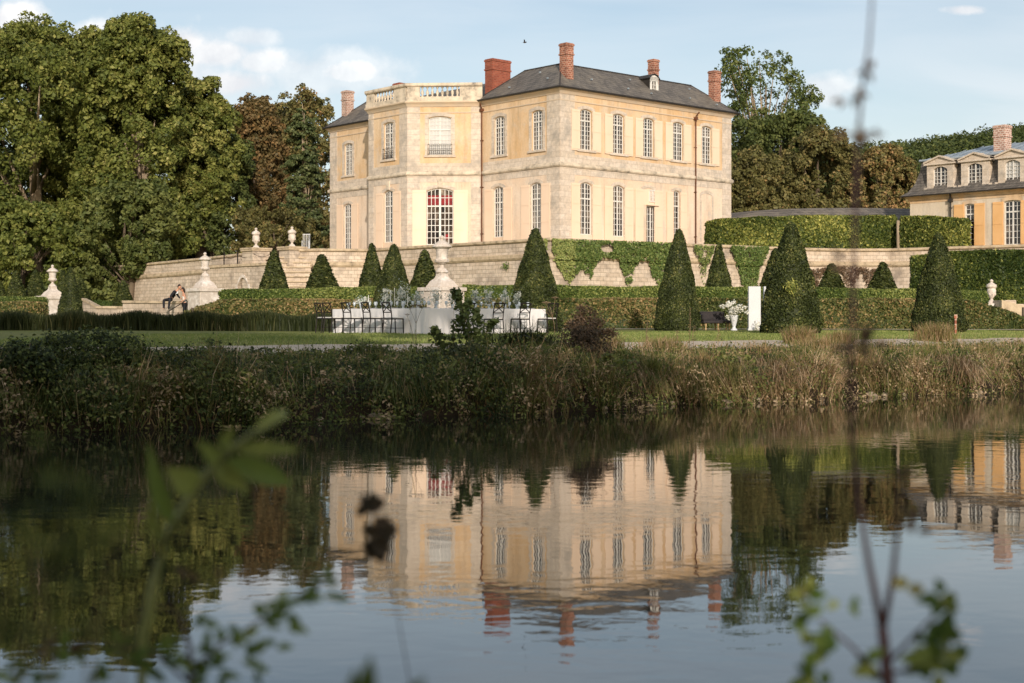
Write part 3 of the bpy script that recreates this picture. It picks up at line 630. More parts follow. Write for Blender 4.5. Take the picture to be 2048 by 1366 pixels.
mx = nt.nodes.new('ShaderNodeMixRGB'); mx.inputs[1].default_value = (.035,.024,.014,1); nt.links.new(rr.outputs[0], mx.inputs[0]); nt.links.new(src, mx.inputs[2]); nt.links.new(mx.outputs[0], pr.inputs[0])
tag(np_mesh('ground', V, np.stack([i,i+1,i+nx+1,i+nx],1), np.zeros(len(i)), gm, smooth=True), kind='structure')
# water: one sheet with real small swell in the bump
nt = NT('river_water'); tc = nt.n('ShaderNodeTexCoord'); 
mp1 = nt.n('ShaderNodeMapping'); mp1.inputs['Scale'].default_value = (1.0,1.6,1); mp1.inputs['Rotation'].default_value = (0,0,.2); nt.l(tc.outputs['Object'], mp1.inputs[0])
n1 = nt.n('ShaderNodeTexNoise', i_Scale=2.6, i_Detail=3.0, i_Roughness=.5, i_Distortion=.4); nt.l(mp1.outputs[0], n1.inputs[0])
n2 = nt.n('ShaderNodeTexNoise', i_Scale=.22, i_Detail=2.0); nt.l(tc.outputs['Object'], n2.inputs[0])
n3 = nt.n('ShaderNodeTexNoise', i_Scale=.5, i_Detail=1.0); nt.l(mp1.outputs[0], n3.inputs[0])
r2 = ramp(nt, [(.38,(.25,.25,.25)),(.62,(1,1,1))], n2.outputs[0])
m0 = nt.n('ShaderNodeMath', operation='MULTIPLY'); nt.l(n1.outputs[0], m0.inputs[0]); nt.l(r2.outputs[0], m0.inputs[1])
m1 = nt.n('ShaderNodeMath', operation='ADD'); nt.l(m0.outputs[0], m1.inputs[0])
m2 = nt.n('ShaderNodeMath', operation='MULTIPLY'); m2.inputs[1].default_value = .6; nt.l(n3.outputs[0], m2.inputs[0]); nt.l(m2.outputs[0], m1.inputs[1])
bp = nt.n('ShaderNodeBump', i_Strength=1.0, i_Distance=.0026); nt.l(m1.outputs[0], bp.inputs['Height'])
b = nt.n('ShaderNodeBsdfPrincipled', i_Roughness=.015, i_IOR=1.33); b.inputs['Base Color'].default_value = (.012,.013,.009,1); b.inputs['Specular IOR Level'].default_value = .5
b.inputs['IOR'].default_value = 1.7
nt.l(bp.outputs[0], b.inputs['Normal']); nt.l(b.outputs[0], nt.out.inputs[0]); M['water'] = nt.m
m = MB(); m.quad((-400,-60,0),(400,-60,0),(400,400,0),(-400,400,0)); m.box(-400,-60,-.5,400,400,-.01) if False else None
tag(m.build('water', M['water']), kind='structure')
# gravel paths, 3 cm above the lawn sheet
def strip(name, t0, t1, x0, x1, lift=.03, n=260, wv=.05):
    V = []; Qd = []
    for i, x in enumerate(np.linspace(x0, x1, n)):
        for j in range(7):
            t = t0+(t1-t0)*j/6+(wv*math.sin(x*2.3+j)+wv*.6*math.sin(x*5.9) if j in (0,6) else 0)
            y = float(shore(x))+t/.827; V.append((x, y, zgf(x, y)+lift))
    for i in range(n-1):
        for j in range(6): k = i*7+j; Qd.append((k,k+7,k+8,k+1))
    return np_mesh(name, np.array(V), np.array(Qd), np.zeros(len(Qd)), M['gravel'])
tag(strip('gravel_path', 3.3, 5.7, -40, 60), kind='structure')
def flat_strip(name, P, w, lift, mt):
    m = MB(); 
    for (x0,y0),(x1,y1) in zip(P, P[1:]):
        n = 12
        for k in range(n):
            a, b = k/n, (k+1)/n; xa, ya, xb, yb = x0+(x1-x0)*a, y0+(y1-y0)*a, x0+(x1-x0)*b, y0+(y1-y0)*b
            m.quad((xa,ya,zgf(xa,ya)+lift),(xb,yb,zgf(xb,yb)+lift),(xb,yb+w,zgf(xb,yb+w)+lift),(xa,ya+w,zgf(xa,ya+w)+lift))
    return m.build(name, M[mt])
tag(flat_strip('garden_path', [(1.5,58.5),(12,59.5),(40,60.0)], 2.2, .03, 'gravel'), kind='structure')
# ---------------------------------------------------------------- terrace: platform and rampart
RP = [(wx(283,123),123,-.3),(wx(400,115.5),115.5,-.15),(wx(512,108.2),108.2,0)]
RR = [(wx(572,104.2),104.2),(wx(640,103.6),103.6),(wx(705,103.9),103.9),(wx(735,104.2),104.2),(2.41,90.3),(wx(1300,95.6),95.6),(wx(1450,98.8),98.8),(wx(1530,100.8),100.8),(wx(1610,102.7),102.7),(wx(1700,103.9),103.9),(wx(1780,103.6),103.6),(wx(1850,102.2),102.2),(wx(1926,100.5),100.5),(wx(2000,99),99),(wx(2250,94),94),(wx(2600,88),88)]
m = MB()
top = [(p[0],p[1]) for p in RR]+[(140,180),(-45,180),(wx(283,123),123.4),(wx(512,108.2),108.6)]
# platform surface (behind the parapets)
m.poly([(p[0], p[1]+.25, ZG-.9 if i == -1 else ZG-.25) for i, p in enumerate(top)])
tag(m.build('terrace_ground', M['gravel']), kind='structure')
ZT = 7.0
wallprof = [(.0,.6),(-.02,5.62),(-.02,ZT-.22),(-.5,ZT-.22),(-.5,.6)]
band = [(-.05,5.62),(.06,5.66),(.14,5.78),(.14,5.98),(-.05,6.06)]
cop = [(-.62,ZT-.22),(.06,ZT-.22),(.12,ZT-.16),(.12,ZT-.03),(.04,ZT),(-.62,ZT)]
ramp_r = thing('rampart_wall', 'long stone retaining wall of the terrace with a moulded band, ivy on it right of its corner', 'wall', (0,0,0))
def outward(P): return P      # travel left to right, outward = towards the camera
m = MB(); m.sweep(RR, [(.45,.6),(0,5.62),(-.02,5.62),(-.02,ZT-.22),(-.5,ZT-.22),(-.5,.6)]); m.build('masonry', M['rampart'], ramp_r)
m = MB(); m.sweep(RR, band); m.build('moulded_band', M['coping'], ramp_r)
m = MB(); m.sweep(RR, cop); m.build('coping', M['coping'], ramp_r)
# left wall beyond the stairs
lw = thing('left_rampart_wall', 'stone wall left of the terrace stairs with a small arched doorway and an urn on its right pier', 'wall', (0,0,0))
RPw = [tuple(p) for p in RP]
back = (RP[0][0]-6, 131, -.3)
PL = [back]+RPw
ax, ay = wx(487,109.8), 109.8
m = MB(); m.sweep(PL, [(.6,.6),(0,5.62),(-.02,5.62),(-.02,ZT-.22),(-.55,ZT-.22),(-.55,.6)]); 
m.build('masonry', M['rampart'], lw)
m = MB(); m.sweep(PL, band); m.build('moulded_band', M['coping'], lw)
m = MB(); m.sweep(PL, cop); m.build('coping', M['coping'], lw)
# lower landing block that carries the chain posts and holds the arched doorway
LD = [(wx(405,111.6),111.6), (wx(470,108.2),108.2), (wx(560,104.5),104.5)]
lb = MB(); Wl = Wall(LD[0][0], LD[0][1], LD[2][0]-LD[0][0], LD[2][1]-LD[0][1]); LLen = math.hypot(LD[2][0]-LD[0][0], LD[2][1]-LD[0][1])
ud = solve(486, LD[0][0], LD[0][1], Wl.t[0], Wl.t[1])
wall_floor(lb, Wl, 0, LLen, .6, 5.85, [(ud,1.35,.7,5.0,.6)], dep=.34)
lb.quad(Wl(0,0,5.85),Wl(LLen,0,5.85),Wl(LLen,2.6,5.85),Wl(0,2.6,5.85)); lb.quad(Wl(LLen,0,.6),Wl(LLen,2.6,.6),Wl(LLen,2.6,5.85),Wl(LLen,0,5.85)); lb.quad(Wl(0,0,.6),Wl(0,0,5.85),Wl(0,2.6,5.85),Wl(0,2.6,.6))
lb.build('landing', M['rampart'], lw)
m = MB(); bx(m, Wl, -.05, LLen+.05, -.12, .3, 5.85, 6.05); m.build('landing_coping', M['coping'], lw)
m = MB(); m.quad(Wl(ud-.66,.33,.7),Wl(ud+.66,.33,.7),Wl(ud+.66,.33,5.0),Wl(ud-.66,.33,5.0)); m.build('doorway_dark', M['black'], lw)  # flat black sheet stands in for the shade inside the arched doorway
a_ = MB(); arch_strip(a_, Wl, arc(ud-.68, ud+.68, 5.0, .6, 8), .24, -.05, .01); bx(a_, Wl, ud-.92, ud-.68, -.05, .01, .7, 4.5); bx(a_, Wl, ud+.68, ud+.92, -.05, .01, .7, 4.5); a_.build('door_surround', M['white_stone'], lw)
ch = thing('chain_fence', 'iron posts with hanging chains along the landing beside the terrace stairs', 'fence', Wl(1.2,.1,6.05))
P0 = Vector(Wl(1.2,.1,6.05)); us = [solve(p, LD[0][0], LD[0][1], Wl.t[0], Wl.t[1]) for p in (446,473,502)]
for u in us:
    m = MB(); q = Vector(Wl(u,.1,6.05))-P0; m.tube([q, q+Vector((0,0,.95))], .05, 6); m.lathe([(.02,0),(.08,.05),(.02,.12)], 8, tuple(q+Vector((0,0,.92)))); m.build('post', M['iron'], ch)
ends = us+[LLen-.9]
for a, b in zip(ends, ends[1:]):
    m = MB(); m.tube([Vector(Wl(a+(b-a)*t,.1,6.05+.85-.4*(1-(2*t-1)**2)))-P0 for t in np.linspace(0,1,9)], .018, 4); m.build('chain', M['iron'], ch)
# gate piers
def pier(name, label, px, Y, w, z1, group=None):
    x = wx(px, Y); t = thing(name, label, 'pillar', (x,Y,.6), ANG-PI/4*0)
    m = MB(); m.box(-w/2,-w/2,0,w/2,w/2,z1-.6-.25); m.build('shaft', M['rampart'], t)
    m = MB(); m.box(-w/2-.1,-w/2-.1,z1-.85,w/2+.1,w/2+.1,z1-.72); m.box(-w/2-.14,-w/2-.14,z1-.72,w/2+.14,w/2+.14,z1-.6); m.build('cap', M['coping'], t); return (x, Y, z1)
pa = pier('gate_pier', 'square stone pier left of the gap at the head of the terrace stairs', 512, 108.0, 1.5, 7.25)
pb = pier('gate_pier', 'square stone pier right of the gap at the head of the terrace stairs', 584, 104.3, 1.35, 7.15)
# stairs between the piers, coming down to the right and forward
st = thing('terrace_stairs', 'flight of stone steps coming down from the gap between the two stone piers', 'stairs', (wx(560,104.5),104.5,0), 0)
m = MB(); td = MB(); n = 15; x0 = wx(548,104.0)-wx(560,104.5)
for k in range(n):
    z = 6.3-k*.36; yy = -.2-k*.33; xa = x0+k*.10
    m.box(xa, yy-.34, .6, xa+2.6, yy, z, M=None); td.box(xa-.04, yy-.44, z+.001, xa+2.64, yy-.001, z+.09)
m.build('steps', M['rampart'], st); td.build('treads', M['coping'], st)  # darker stone on the step edges stands in for shade lines under nosings
m = MB(); w0 = x0+2.65
P = [(w0+k*.1, -.2-k*.33, 6.75-k*.36) for k in range(n)]
for (a, b, c), (d, e_, f_) in zip(P, P[1:]): m.poly([(a,b,.6),(d,e_,.6),(d,e_,f_),(a,b,c)]); m.poly([(a+.45,b,.6),(d+.45,e_,.6),(d+.45,e_,f_),(a+.45,b,c)]); m.quad((a,b,c),(d,e_,f_),(d+.45,e_,f_),(a+.45,b,c))
a, b, c = P[-1]; m.quad((a,b,.6),(a+.45,b,.6),(a+.45,b,c),(a,b,c)); m.build('stair_parapet', M['coping'], st)
# left ledge wall and ramp wall in front of the rampart
m = MB(); LG = [(wx(165,86),86),(wx(192,84),84),(wx(245,83),83),(wx(372,80),80)]
led = thing('ledge_wall', 'low stone ledge wall below the rampart where the couple sits, sloping down at its left end', 'wall', (0,0,0))
def zl(py, Y): return wz(py, Y)
seq = [(165,86,596),(193,84.5,612),(245,83.5,612.5),(245.5,83.4,601),(372,80,602)]
m = MB(); mc = MB()
for (p0,y0,q0),(p1,y1,q1) in zip(seq, seq[1:]):
    a = (wx(p0,y0), y0); b = (wx(p1,y1), y1); za, zb = zl(q0,y0), zl(q1,y1)
    if abs(p1-p0) < 1: continue
    for off0, off1, z_ in ((0,.8,0),): 
        m.quad((a[0],a[1],.8),(b[0],b[1],.8),(b[0],b[1],zb-.14),(a[0],a[1],za-.14)); m.quad((a[0],a[1]+off1,.8),(b[0],b[1]+off1,.8),(b[0],b[1]+off1,zb-.14),(a[0],a[1]+off1,za-.14))
        m.quad((a[0],a[1],.8),(a[0],a[1]+.8,.8),(a[0],a[1]+.8,za-.14),(a[0],a[1],za-.14)); m.quad((b[0],b[1],.8),(b[0],b[1]+.8,.8),(b[0],b[1]+.8,zb-.14),(b[0],b[1],zb-.14))
    k = len(mc.v); mc.v += [(a[0]-.03,a[1]-.1,za-.14),(b[0]+.03,b[1]-.1,zb-.14),(b[0]+.03,b[1]+.9,zb-.14),(a[0]-.03,a[1]+.9,za-.14),(a[0]-.03,a[1]-.1,za),(b[0]+.03,b[1]-.1,zb),(b[0]+.03,b[1]+.9,zb),(a[0]-.03,a[1]+.9,za)]
    mc.f += [tuple(k+i for i in f) for f in ((0,3,2,1),(4,5,6,7),(0,1,5,4),(1,2,6,5),(2,3,7,6),(3,0,4,7))]
m.build('masonry', M['rampart'], led); mc.build('coping', M['coping'], led)
# ---------------------------------------------------------------- urns
def urn(name, label, x, y, z, h, mt='white_stone', group='carved stone garden urns', style=0, n=20):
    t = thing(name, label, 'urn', (x,y,z), ANG, group)
    s = h
    m = MB(); m.lathe([(.17*s,0),(.17*s,.04*s),(.13*s,.06*s),(.12*s,.1*s),(.06*s,.14*s),(.05*s,.2*s)], n); 
    m.build('foot', M[mt], t, smooth=False)
    if style == 0: prof = [(.05,.2),(.1,.23),(.17,.28),(.185,.34),(.15,.37),(.145,.40),(.16,.56),(.175,.62),(.24,.66),(.27,.68),(.26,.71)]
    else: prof = [(.05,.2),(.09,.24),(.14,.32),(.165,.42),(.17,.52),(.15,.56),(.16,.6),(.2,.64),(.21,.67)]
    m = MB(); m.lathe([(r*s, q*s) for r, q in prof], n)
    for k in range(8):  # gadroons and garland knobs
        a = 2*PI*k/8; r = (.17 if style == 0 else .15)*s; m.lathe([(.012*s,-.05*s),(.03*s,0),(.012*s,.05*s)], 6, (r*math.cos(a), r*math.sin(a), (.32 if style == 0 else .36)*s))
    m.build('bowl', M[mt], t, smooth=False)
    pz = prof[-1][1]; pr_ = prof[-1][0]
    m = MB(); m.lathe([(pr_*s*.95,pz*s),(.19*s,(pz+.06)*s),(.1*s,(pz+.12)*s),(.05*s,(pz+.15)*s),(.045*s,(pz+.17)*s),(.07*s,(pz+.2)*s),(.065*s,(pz+.24)*s),(.02*s,(pz+.28)*s)], n); m.build('lid', M[mt], t)
    return t
urn('lidded_urn', 'lidded stone urn on the left stone pier of the terrace gap', pa[0], pa[1], pa[2], wz(462,108)-wz(505,108), style=1)
urn('lidded_urn', 'lidded stone urn on the right stone pier of the terrace gap', pb[0], pb[1], pb[2], wz(455,104.3)-wz(498,104.3), style=1)
def big_urn(px, Y, w, pyb, pyt, pyu, lab, labp):
    x = wx(px, Y); z1 = wz(pyt, Y); zc = wz(pyb, Y)
    t = thing('stone_pedestal', labp, 'pedestal', (x,Y,1.0), ANG)
    m = MB(); m.box(-w/2,-w/2,0,w/2,w/2,zc-1.0); m.build('block', M['white_stone'], t, bevel=.03)
    m = MB(); c = w*.27; h = z1-zc
    m.lathe([(c*1.3,zc-1.0),(c*1.3,zc-1+.1*h),(c*1.2,zc-1+.16*h),(c*1.0,zc-1+.4*h),(c*.62,zc-1+.62*h),(c*.5,zc-1+.8*h),(c*.5,zc-1+h)], 4, sq=True) 
    m.build('plinth', M['white_stone'], t)
    m = MB(); m.box(-w/2-.07,-w/2-.07,zc-1-.16,w/2+.07,w/2+.07,zc-1.0+.002); m.build('cap', M['white_stone'], t)
    urn('lidded_urn', lab, x, Y, z1, wz(pyu, Y)-z1)
big_urn(884, 66, 1.5, 575, 545, 470, 'largest lidded stone urn, behind the banquet table', 'big square stone pedestal behind the banquet table')
big_urn(410, 72, 1.27, 577, 552, 504, 'lidded stone urn on the pedestal right of the seated couple', 'square stone pedestal at the left end of the long hedge')
big_urn(105, 76, 1.25, 592, 573, 529, 'lidded stone urn at the far left beside the dark narrow yew', 'square stone pedestal at the far left beside the dark narrow yew')
urn('lidded_urn', 'small white urn at the far right before the dark hedge', wx(1983,75), 75, 2.6, 1.35, style=1)
m = MB(); xs_ = wx(1983,75); m.box(xs_-.5,74.5,1.2,xs_+.5,75.5,2.6); tag(m.build('urn_plinth', M['white_stone']), 'square stone plinth under the small urn at the far right', 'pedestal')
# stone steps with a cheek wall, far right
rs = thing('garden_steps', 'weathered stone steps with a sloping cheek wall at the right edge', 'stairs', (wx(2030,73),73,0))
m = MB()
for k in range(7): m.box(-.5+k*.55, 0, 1.1, 0.06+k*.55, 2.2, 2.75-k*.2)
m.box(2.9,0,1.1,7,2.2,1.55); m.build('steps', M['rampart'], rs)
m = MB(); m.poly([(-.8,-.35,1.1),(3.2,-.35,1.1),(3.2,-.35,1.7),(-.8,-.35,2.75)]); m.quad((-.8,-.35,2.75),(3.2,-.35,1.7),(3.2,0,1.7),(-.8,0,2.75)); m.poly([(-.8,0,1.1),(3.2,0,1.1),(3.2,0,1.7),(-.8,0,2.75)]); m.quad((-.8,-.35,1.1),(-.8,0,1.1),(-.8,0,2.75),(-.8,-.35,2.75)); m.build('cheek_wall', M['coping'], rs)
# white open frame on the terrace
wf = thing('garden_chair', 'small white slatted garden chair on the terrace edge right of the urn', 'chair', (wx(613,106),106,ZG-.25)); m = MB()
zz0, zz1 = wz(496,106)-ZG+.25, wz(468,106)-ZG+.25
for k in range(5): x = -.24+.12*k; m.box(x-.015,-.02,.0,x+.015,.02,zz1)
m.box(-.28,-.03,zz1-.05,.28,.03,zz1); m.build('back_slats', M['white_paint'], wf); m = MB(); m.box(-.3,-.5,.4,.3,0,.46)
for x in (-.28,.24):
    m.box(x,-.5,0,x+.04,-.46,zz1*.72)
m.build('seat', M['white_paint'], wf)
# ---------------------------------------------------------------- trees
def rnd_dir(n):
    return unit(RNG.normal(size=(n,3)))
def crown_cards(L, n, size, zs=1.0, shell=(.62,1.04), jit=.9, out_bias=None, tl=.5, tv=.22, svar=.5, droop=0, subl=0):
    L = np.array(L, float)
    if subl:      # each bough carries its own small clumps of foliage
        S = []
        for l in L:
            m_ = max(5, int(subl*(l[3]/np.mean(L[:,3]))**2)); d = rnd_dir(m_)
            if out_bias is not None:
                ob = l[:3]-np.array(out_bias); ob = ob/max(1e-6, np.linalg.norm(ob)); f_ = (d@ob) < -.3; d[f_] *= -1
            q = l[3]*RNG.uniform(.16,.38,m_); c = l[:3]+d*(l[3]*RNG.uniform(.55,1.12,m_))[:,None]*np.array([1,1,zs])
            S.append(np.concatenate([c, q[:,None]],1))
        L = np.concatenate(S)
    pr = (L[:,3]**2); pr /= pr.sum(); k = RNG.choice(len(L), n, p=pr)
    D = rnd_dir(n)
    if out_bias is not None:
        ob = unit(L[k,:3]-np.array(out_bias)); flip = (D*ob).sum(1) < -.25; D[flip] *= -1
    r = RNG.uniform(shell[0]**2, shell[1]**2, n)**.5
    # sub-clumps: pull leaves towards a few hundred twigs
    C = L[k,:3]+D*(L[k,3:4]*r[:,None])*np.array([1,1,zs])
    N = D+RNG.normal(size=(n,3))*jit; N[:,2] += .25
    ltint = RNG.uniform(-1,1,len(L))*tv; 
    T = np.clip(tl+ltint[k]+RNG.normal(size=n)*.16, 0, 1)
    V, Q = cards(C, N, size*RNG.uniform(1-svar, 1+svar, n), .62)
    return V, Q, T
def lobes_from_profile(px_prof, Y, nl, lr, depth=.9, seed=0, rv=.35, shellf=(.55,1.0)):
    rs = np.random.default_rng(seed); ys = [p[0] for p in px_prof]; out = []
    a, b = min(ys), max(ys)
    W = np.array([max(1, np.interp(y, ys, [p[2]-p[1] for p in px_prof])) for y in np.linspace(a,b,60)])
    cdf = np.cumsum(W); cdf = cdf/cdf[-1]
    for i in range(nl):
        py = np.interp((i+rs.uniform())/nl, cdf, np.linspace(a,b,60)); l = np.interp(py, ys, [p[1] for p in px_prof]); r = np.interp(py, ys, [p[2] for p in px_prof])
        c = (l+r)/2; R = max(0, (r-l)/2/F*Y); q = lr*rs.uniform(1-rv, 1+rv); q = min(q, max(R, lr*.35)) 
        th = rs.uniform(0, 2*PI); rr = max(0, R-q*.75)*rs.uniform(*shellf)
        z = wz(py, Y); zt, zb = wz(a, Y), wz(b, Y); z = min(max(z, zb+q*.3), zt-q*.8)
        out.append((wx(c,Y)+rr*math.cos(th), Y+rr*depth*math.sin(th), z, q))
    return out
def make_tree(name, label, prof, Y, nl, lr, n, size, mt, trunk_px=None, base_z=1.4, seed=0, bark='bark', tr=.5, group=None, tl=.5, tv=.22, limbs=14, zs=1.0, extra=None, shell=(.55,1.04), depth=.9, rv=.35, jit=.9, cat='tree', shellf=(.55,1.0), subl=16):
    L = lobes_from_profile(prof, Y, nl, lr, depth, seed, rv, shellf)+(extra or [])
    tx = wx(trunk_px if trunk_px is not None else (prof[len(prof)//2][1]+prof[len(prof)//2][2])/2, Y)
    t = thing(name, label, cat, (tx, Y, base_z), 0, group)
    LA_ = np.array(L); cen = LA_[:,:3].mean(0)
    V, Q, T = crown_cards(L, n, size, zs, shell, jit, cen, tl, tv, subl=subl)
    V -= np.array([tx, Y, base_z]); np_mesh('crown', V, Q, T, M[mt], t)
    m = MB(); top = LA_[:,2].max(); h = top-base_z; rs = random.Random(seed)
    axis = [Vector((0,0,-.3)), Vector((rs.uniform(-.2,.2), 0, h*.2)), Vector((rs.uniform(-.5,.5), rs.uniform(-.3,.3), h*.45)), Vector((cen[0]-tx, rs.uniform(-.5,.5), h*.72)), Vector((cen[0]-tx, 0, h*.88))]
    m.tube(axis, [tr*1.25, tr, tr*.7, tr*.4, tr*.12], 9)
    for l in rs.sample(L, min(limbs, len(L))):
        e = Vector(l[:3])-Vector((tx,Y,base_z)); zb = max(h*.15, min(h*.7, e.z*.55)); b = axis[1].lerp(axis[3], max(0, min(1, (zb/h-.2)/.52)))
        mid = b.lerp(e, .5)+Vector((0,0,-abs(e.x-b.x)*.08+rs.uniform(-.3,.3))); m.tube([b, mid, e], [tr*.33, tr*.2, tr*.06], 6)
    m.build('trunk', M[bark], t, smooth=True)
    return t
BIG = 'plane and lime trees left of the house'
make_tree('plane_tree', 'huge green plane tree at the far left edge, its top beside the clouds', [(66,40,120),(85,-20,190),(130,-60,230),(230,-90,240),(400,-110,250),(520,-90,240),(600,-40,200)], 136, 74, 3.0, 125000, .35, 'lf_plane', trunk_px=72, seed=3, bark='bark_pale', tr=.8, group=BIG, extra=[(wx(95,130),128,wz(170,130),3.3)])
make_tree('plane_tree', 'tallest rounded plane tree, right of the one at the edge of the photo', [(70,262,300),(88,195,345),(140,170,362),(230,165,372),(330,180,380),(430,190,370),(520,220,350),(590,240,340)], 131, 68, 2.7, 120000, .35, 'lf_plane', trunk_px=285, seed=5, bark='bark_pale', tr=.8, group=BIG, tl=.52)
make_tree('plane_tree', 'yellow green tree stepping down to the right of the tallest plane tree', [(165,400,425),(190,370,448),(250,350,468),(330,330,478),(380,340,470),(430,345,440)], 137, 38, 2.2, 66000, .32, 'lf_plane', trunk_px=400, seed=8, tr=.6, group=BIG, tl=.6)
make_tree('lime_tree', 'dark green tree with low sweeping branches behind the long stone wall', [(270,350,440),(330,340,500),(400,335,522),(470,320,530),(540,330,500),(590,330,470)], 139, 40, 2.2, 66000, .31, 'lf_dark', trunk_px=430, seed=9, tr=.5, group=BIG, tl=.55)
make_tree('lime_tree', 'lighter green leafy tree low down left of the long stone wall', [(380,180,330),(450,170,345),(520,160,330),(570,150,280)], 124, 22, 1.7, 26000, .34, 'lf_dark', trunk_px=262, seed=12, tr=.35, group=BIG, tl=.75)
make_tree('lime_tree', 'leafy green tree low at the left edge above the clipped cones', [(420,-40,120),(490,-60,165),(560,-60,170),(600,-40,150)], 124, 22, 1.7, 26000, .34, 'lf_plane', trunk_px=40, seed=13, tr=.35, group=BIG, tl=.45)
make_tree('plane_tree', 'plane tree crown filling the dip between the two tallest plane trees', [(84,130,205),(110,112,232),(180,100,260),(300,90,270),(420,90,270)], 139, 34, 2.7, 56000, .36, 'lf_plane', trunk_px=180, seed=43, tr=.6, group=BIG, limbs=6)
make_tree('plane_tree', 'dark leafy mass of the trees standing behind the two tallest plane trees', [(150,60,330),(250,-20,440),(400,-80,460),(520,-80,460),(600,-60,440)], 152, 40, 3.6, 42000, .6, 'lf_dark', trunk_px=190, seed=41, tr=.6, group=BIG, tl=.3)
BR = 'autumn trees behind the house'
make_tree('chestnut_tree', 'rust brown chestnut tree left of the dark pine', [(205,480,540),(250,465,560),(330,470,580),(420,480,580),(500,480,560)], 150, 40, 2.2, 34000, .33, 'lf_rust', seed=21, tr=.5, group=BR, tl=.5, limbs=22)
make_tree('chestnut_tree', 'brown leaved tree between the dark pine and the house', [(190,590,640),(215,560,665),(300,560,680),(420,570,690),(500,570,680)], 156, 40, 2.2, 34000, .33, 'lf_brown', seed=22, tr=.5, group=BR, tl=.55)
make_tree('bare_topped_tree', 'thin topped tree with brown leaves peeping over the rust chestnut', [(208,500,520),(230,480,560),(300,480,580)], 160, 16, 1.6, 6000, .33, 'lf_brown', seed=23, tr=.3, limbs=16, group=BR)
make_tree('chestnut_tree', 'olive brown tree filling the gap behind the rust chestnut and the pine', [(222,520,600),(250,500,640),(330,490,650),(420,480,660),(500,480,660)], 163, 32, 2.3, 26000, .38, 'lf_brown', seed=26, tr=.4, group=BR, tl=.35)
t_ = [(200,600,612),(260,575,640),(300,585,630),(340,565,650),(380,580,640),(430,555,655),(480,550,660),(500,560,640)]
make_tree('pine_tree', 'dark green pine with layered branches just left of the house', t_, 138, 46, 1.25, 26000, .26, 'lf_pine', trunk_px=604, seed=24, bark='bark_pale', tr=.4, zs=.5, tl=.5, limbs=26, rv=.3)
make_tree('shrub_tree', 'yellowish green low tree behind the two urns', [(420,440,600),(450,430,640),(490,440,650),(510,450,640)], 128, 18, 1.2, 16000, .26, 'lf_brown', seed=25, tr=.2, tl=.35, base_z=5)
# right of the house
make_tree('airy_tree', 'tall airy tree with see-through crown behind the right end of the house', [(100,1460,1540),(130,1412,1595),(170,1400,1630),(205,1425,1648),(250,1450,1642),(300,1470,1600)], 150, 54, 1.25, 15000, .28, 'lf_fresh', trunk_px=1520, seed=31, bark='bark_pale', tr=.42, base_z=6, limbs=44, tl=.6, rv=.4, shell=(.3,1.1), shellf=(.3,1.05))
make_tree('oak_tree', 'dense dark green tree under the airy tree', [(232,1480,1520),(255,1465,1620),(300,1455,1680),(360,1450,1690),(420,1450,1680)], 146, 32, 2.0, 24000, .34, 'lf_dark', trunk_px=1560, seed=32, tr=.5, tl=.6, base_z=6)
CH = 'brown chestnut trees behind the curved gallery'
make_tree('chestnut_tree', 'olive brown chestnut tree nearest the house above the curved gallery', [(310,1470,1500),(340,1440,1560),(400,1440,1580),(440,1440,1570)], 134, 26, 1.7, 26000, .3, 'lf_brown', seed=33, limbs=6, group=CH, base_z=6, tl=.4)
make_tree('chestnut_tree', 'tallest brown chestnut tree above the curved gallery', [(268,1610,1660),(290,1580,1690),(340,1550,1720),(400,1550,1725),(440,1550,1720)], 138, 38, 1.8, 40000, .3, 'lf_brown', seed=34, limbs=6, group=CH, base_z=6, tl=.45)
make_tree('chestnut_tree', 'round reddish brown chestnut tree just left of the mansard roof', [(305,1740,1790),(330,1715,1815),(370,1700,1828),(420,1705,1825),(440,1710,1820)], 134, 28, 1.6, 28000, .29, 'lf_brown', seed=35, limbs=6, group=CH, base_z=6, tl=.66)
make_tree('dark_tree', 'dark tree in the dip between the two brown chestnuts', [(312,1690,1730),(350,1680,1750),(420,1680,1750)], 145, 12, 1.7, 9000, .32, 'lf_dark', seed=36, group=CH, base_z=6, tl=.35)
# wooded hill
hx = grid_ax([(-260,700,14)]); hy = grid_ax([(215,560,14)])
def hill_z(x, y):
    cr = np.interp((np.asarray(x)/np.maximum(y,1))*F+CX, [-2500,900,1400,1690,1780,1850,1921,2048,2600,4000], [10,14,36,39,40.5,41.5,42.8,44.8,48,42])
    return 1.4+cr*np.clip((np.asarray(y)-215)/150, 0, 1)**.8
X, Y = np.meshgrid(hx, hy); Z = hill_z(X, Y); i = (np.arange(len(hx)-1)[None,:]+len(hx)*np.arange(len(hy)-1)[:,None]).ravel(); nx = len(hx)
M['hillside'] = mat('hillside_undergrowth', (.03,.045,.012), (.05,.065,.02), .2, .95)
tag(np_mesh('hill', np.stack([X.ravel(),Y.ravel(),Z.ravel()],1), np.stack([i,i+1,i+nx+1,i+nx],1), np.zeros(len(i)), M['hillside']), kind='structure')
L = []
rs = np.random.default_rng(5)
for k in range(1150):
    y = rs.uniform(232, 395) if k % 2 else rs.uniform(335, 385); px = rs.uniform(1560, 2160); x = wx(px, y); L.append((x, y, float(hill_z(x,y))+rs.uniform(1.5,3.5), rs.uniform(2.6,4.6)))
V, Q, T = crown_cards(L, 170000, .75, .9, (.75,1.05), .8, None, .45, .3)
tag(np_mesh('hill_forest', V, Q, T, M['lf_dark']), 'dark green wooded hill beyond the trees', 'forest', kind='stuff')
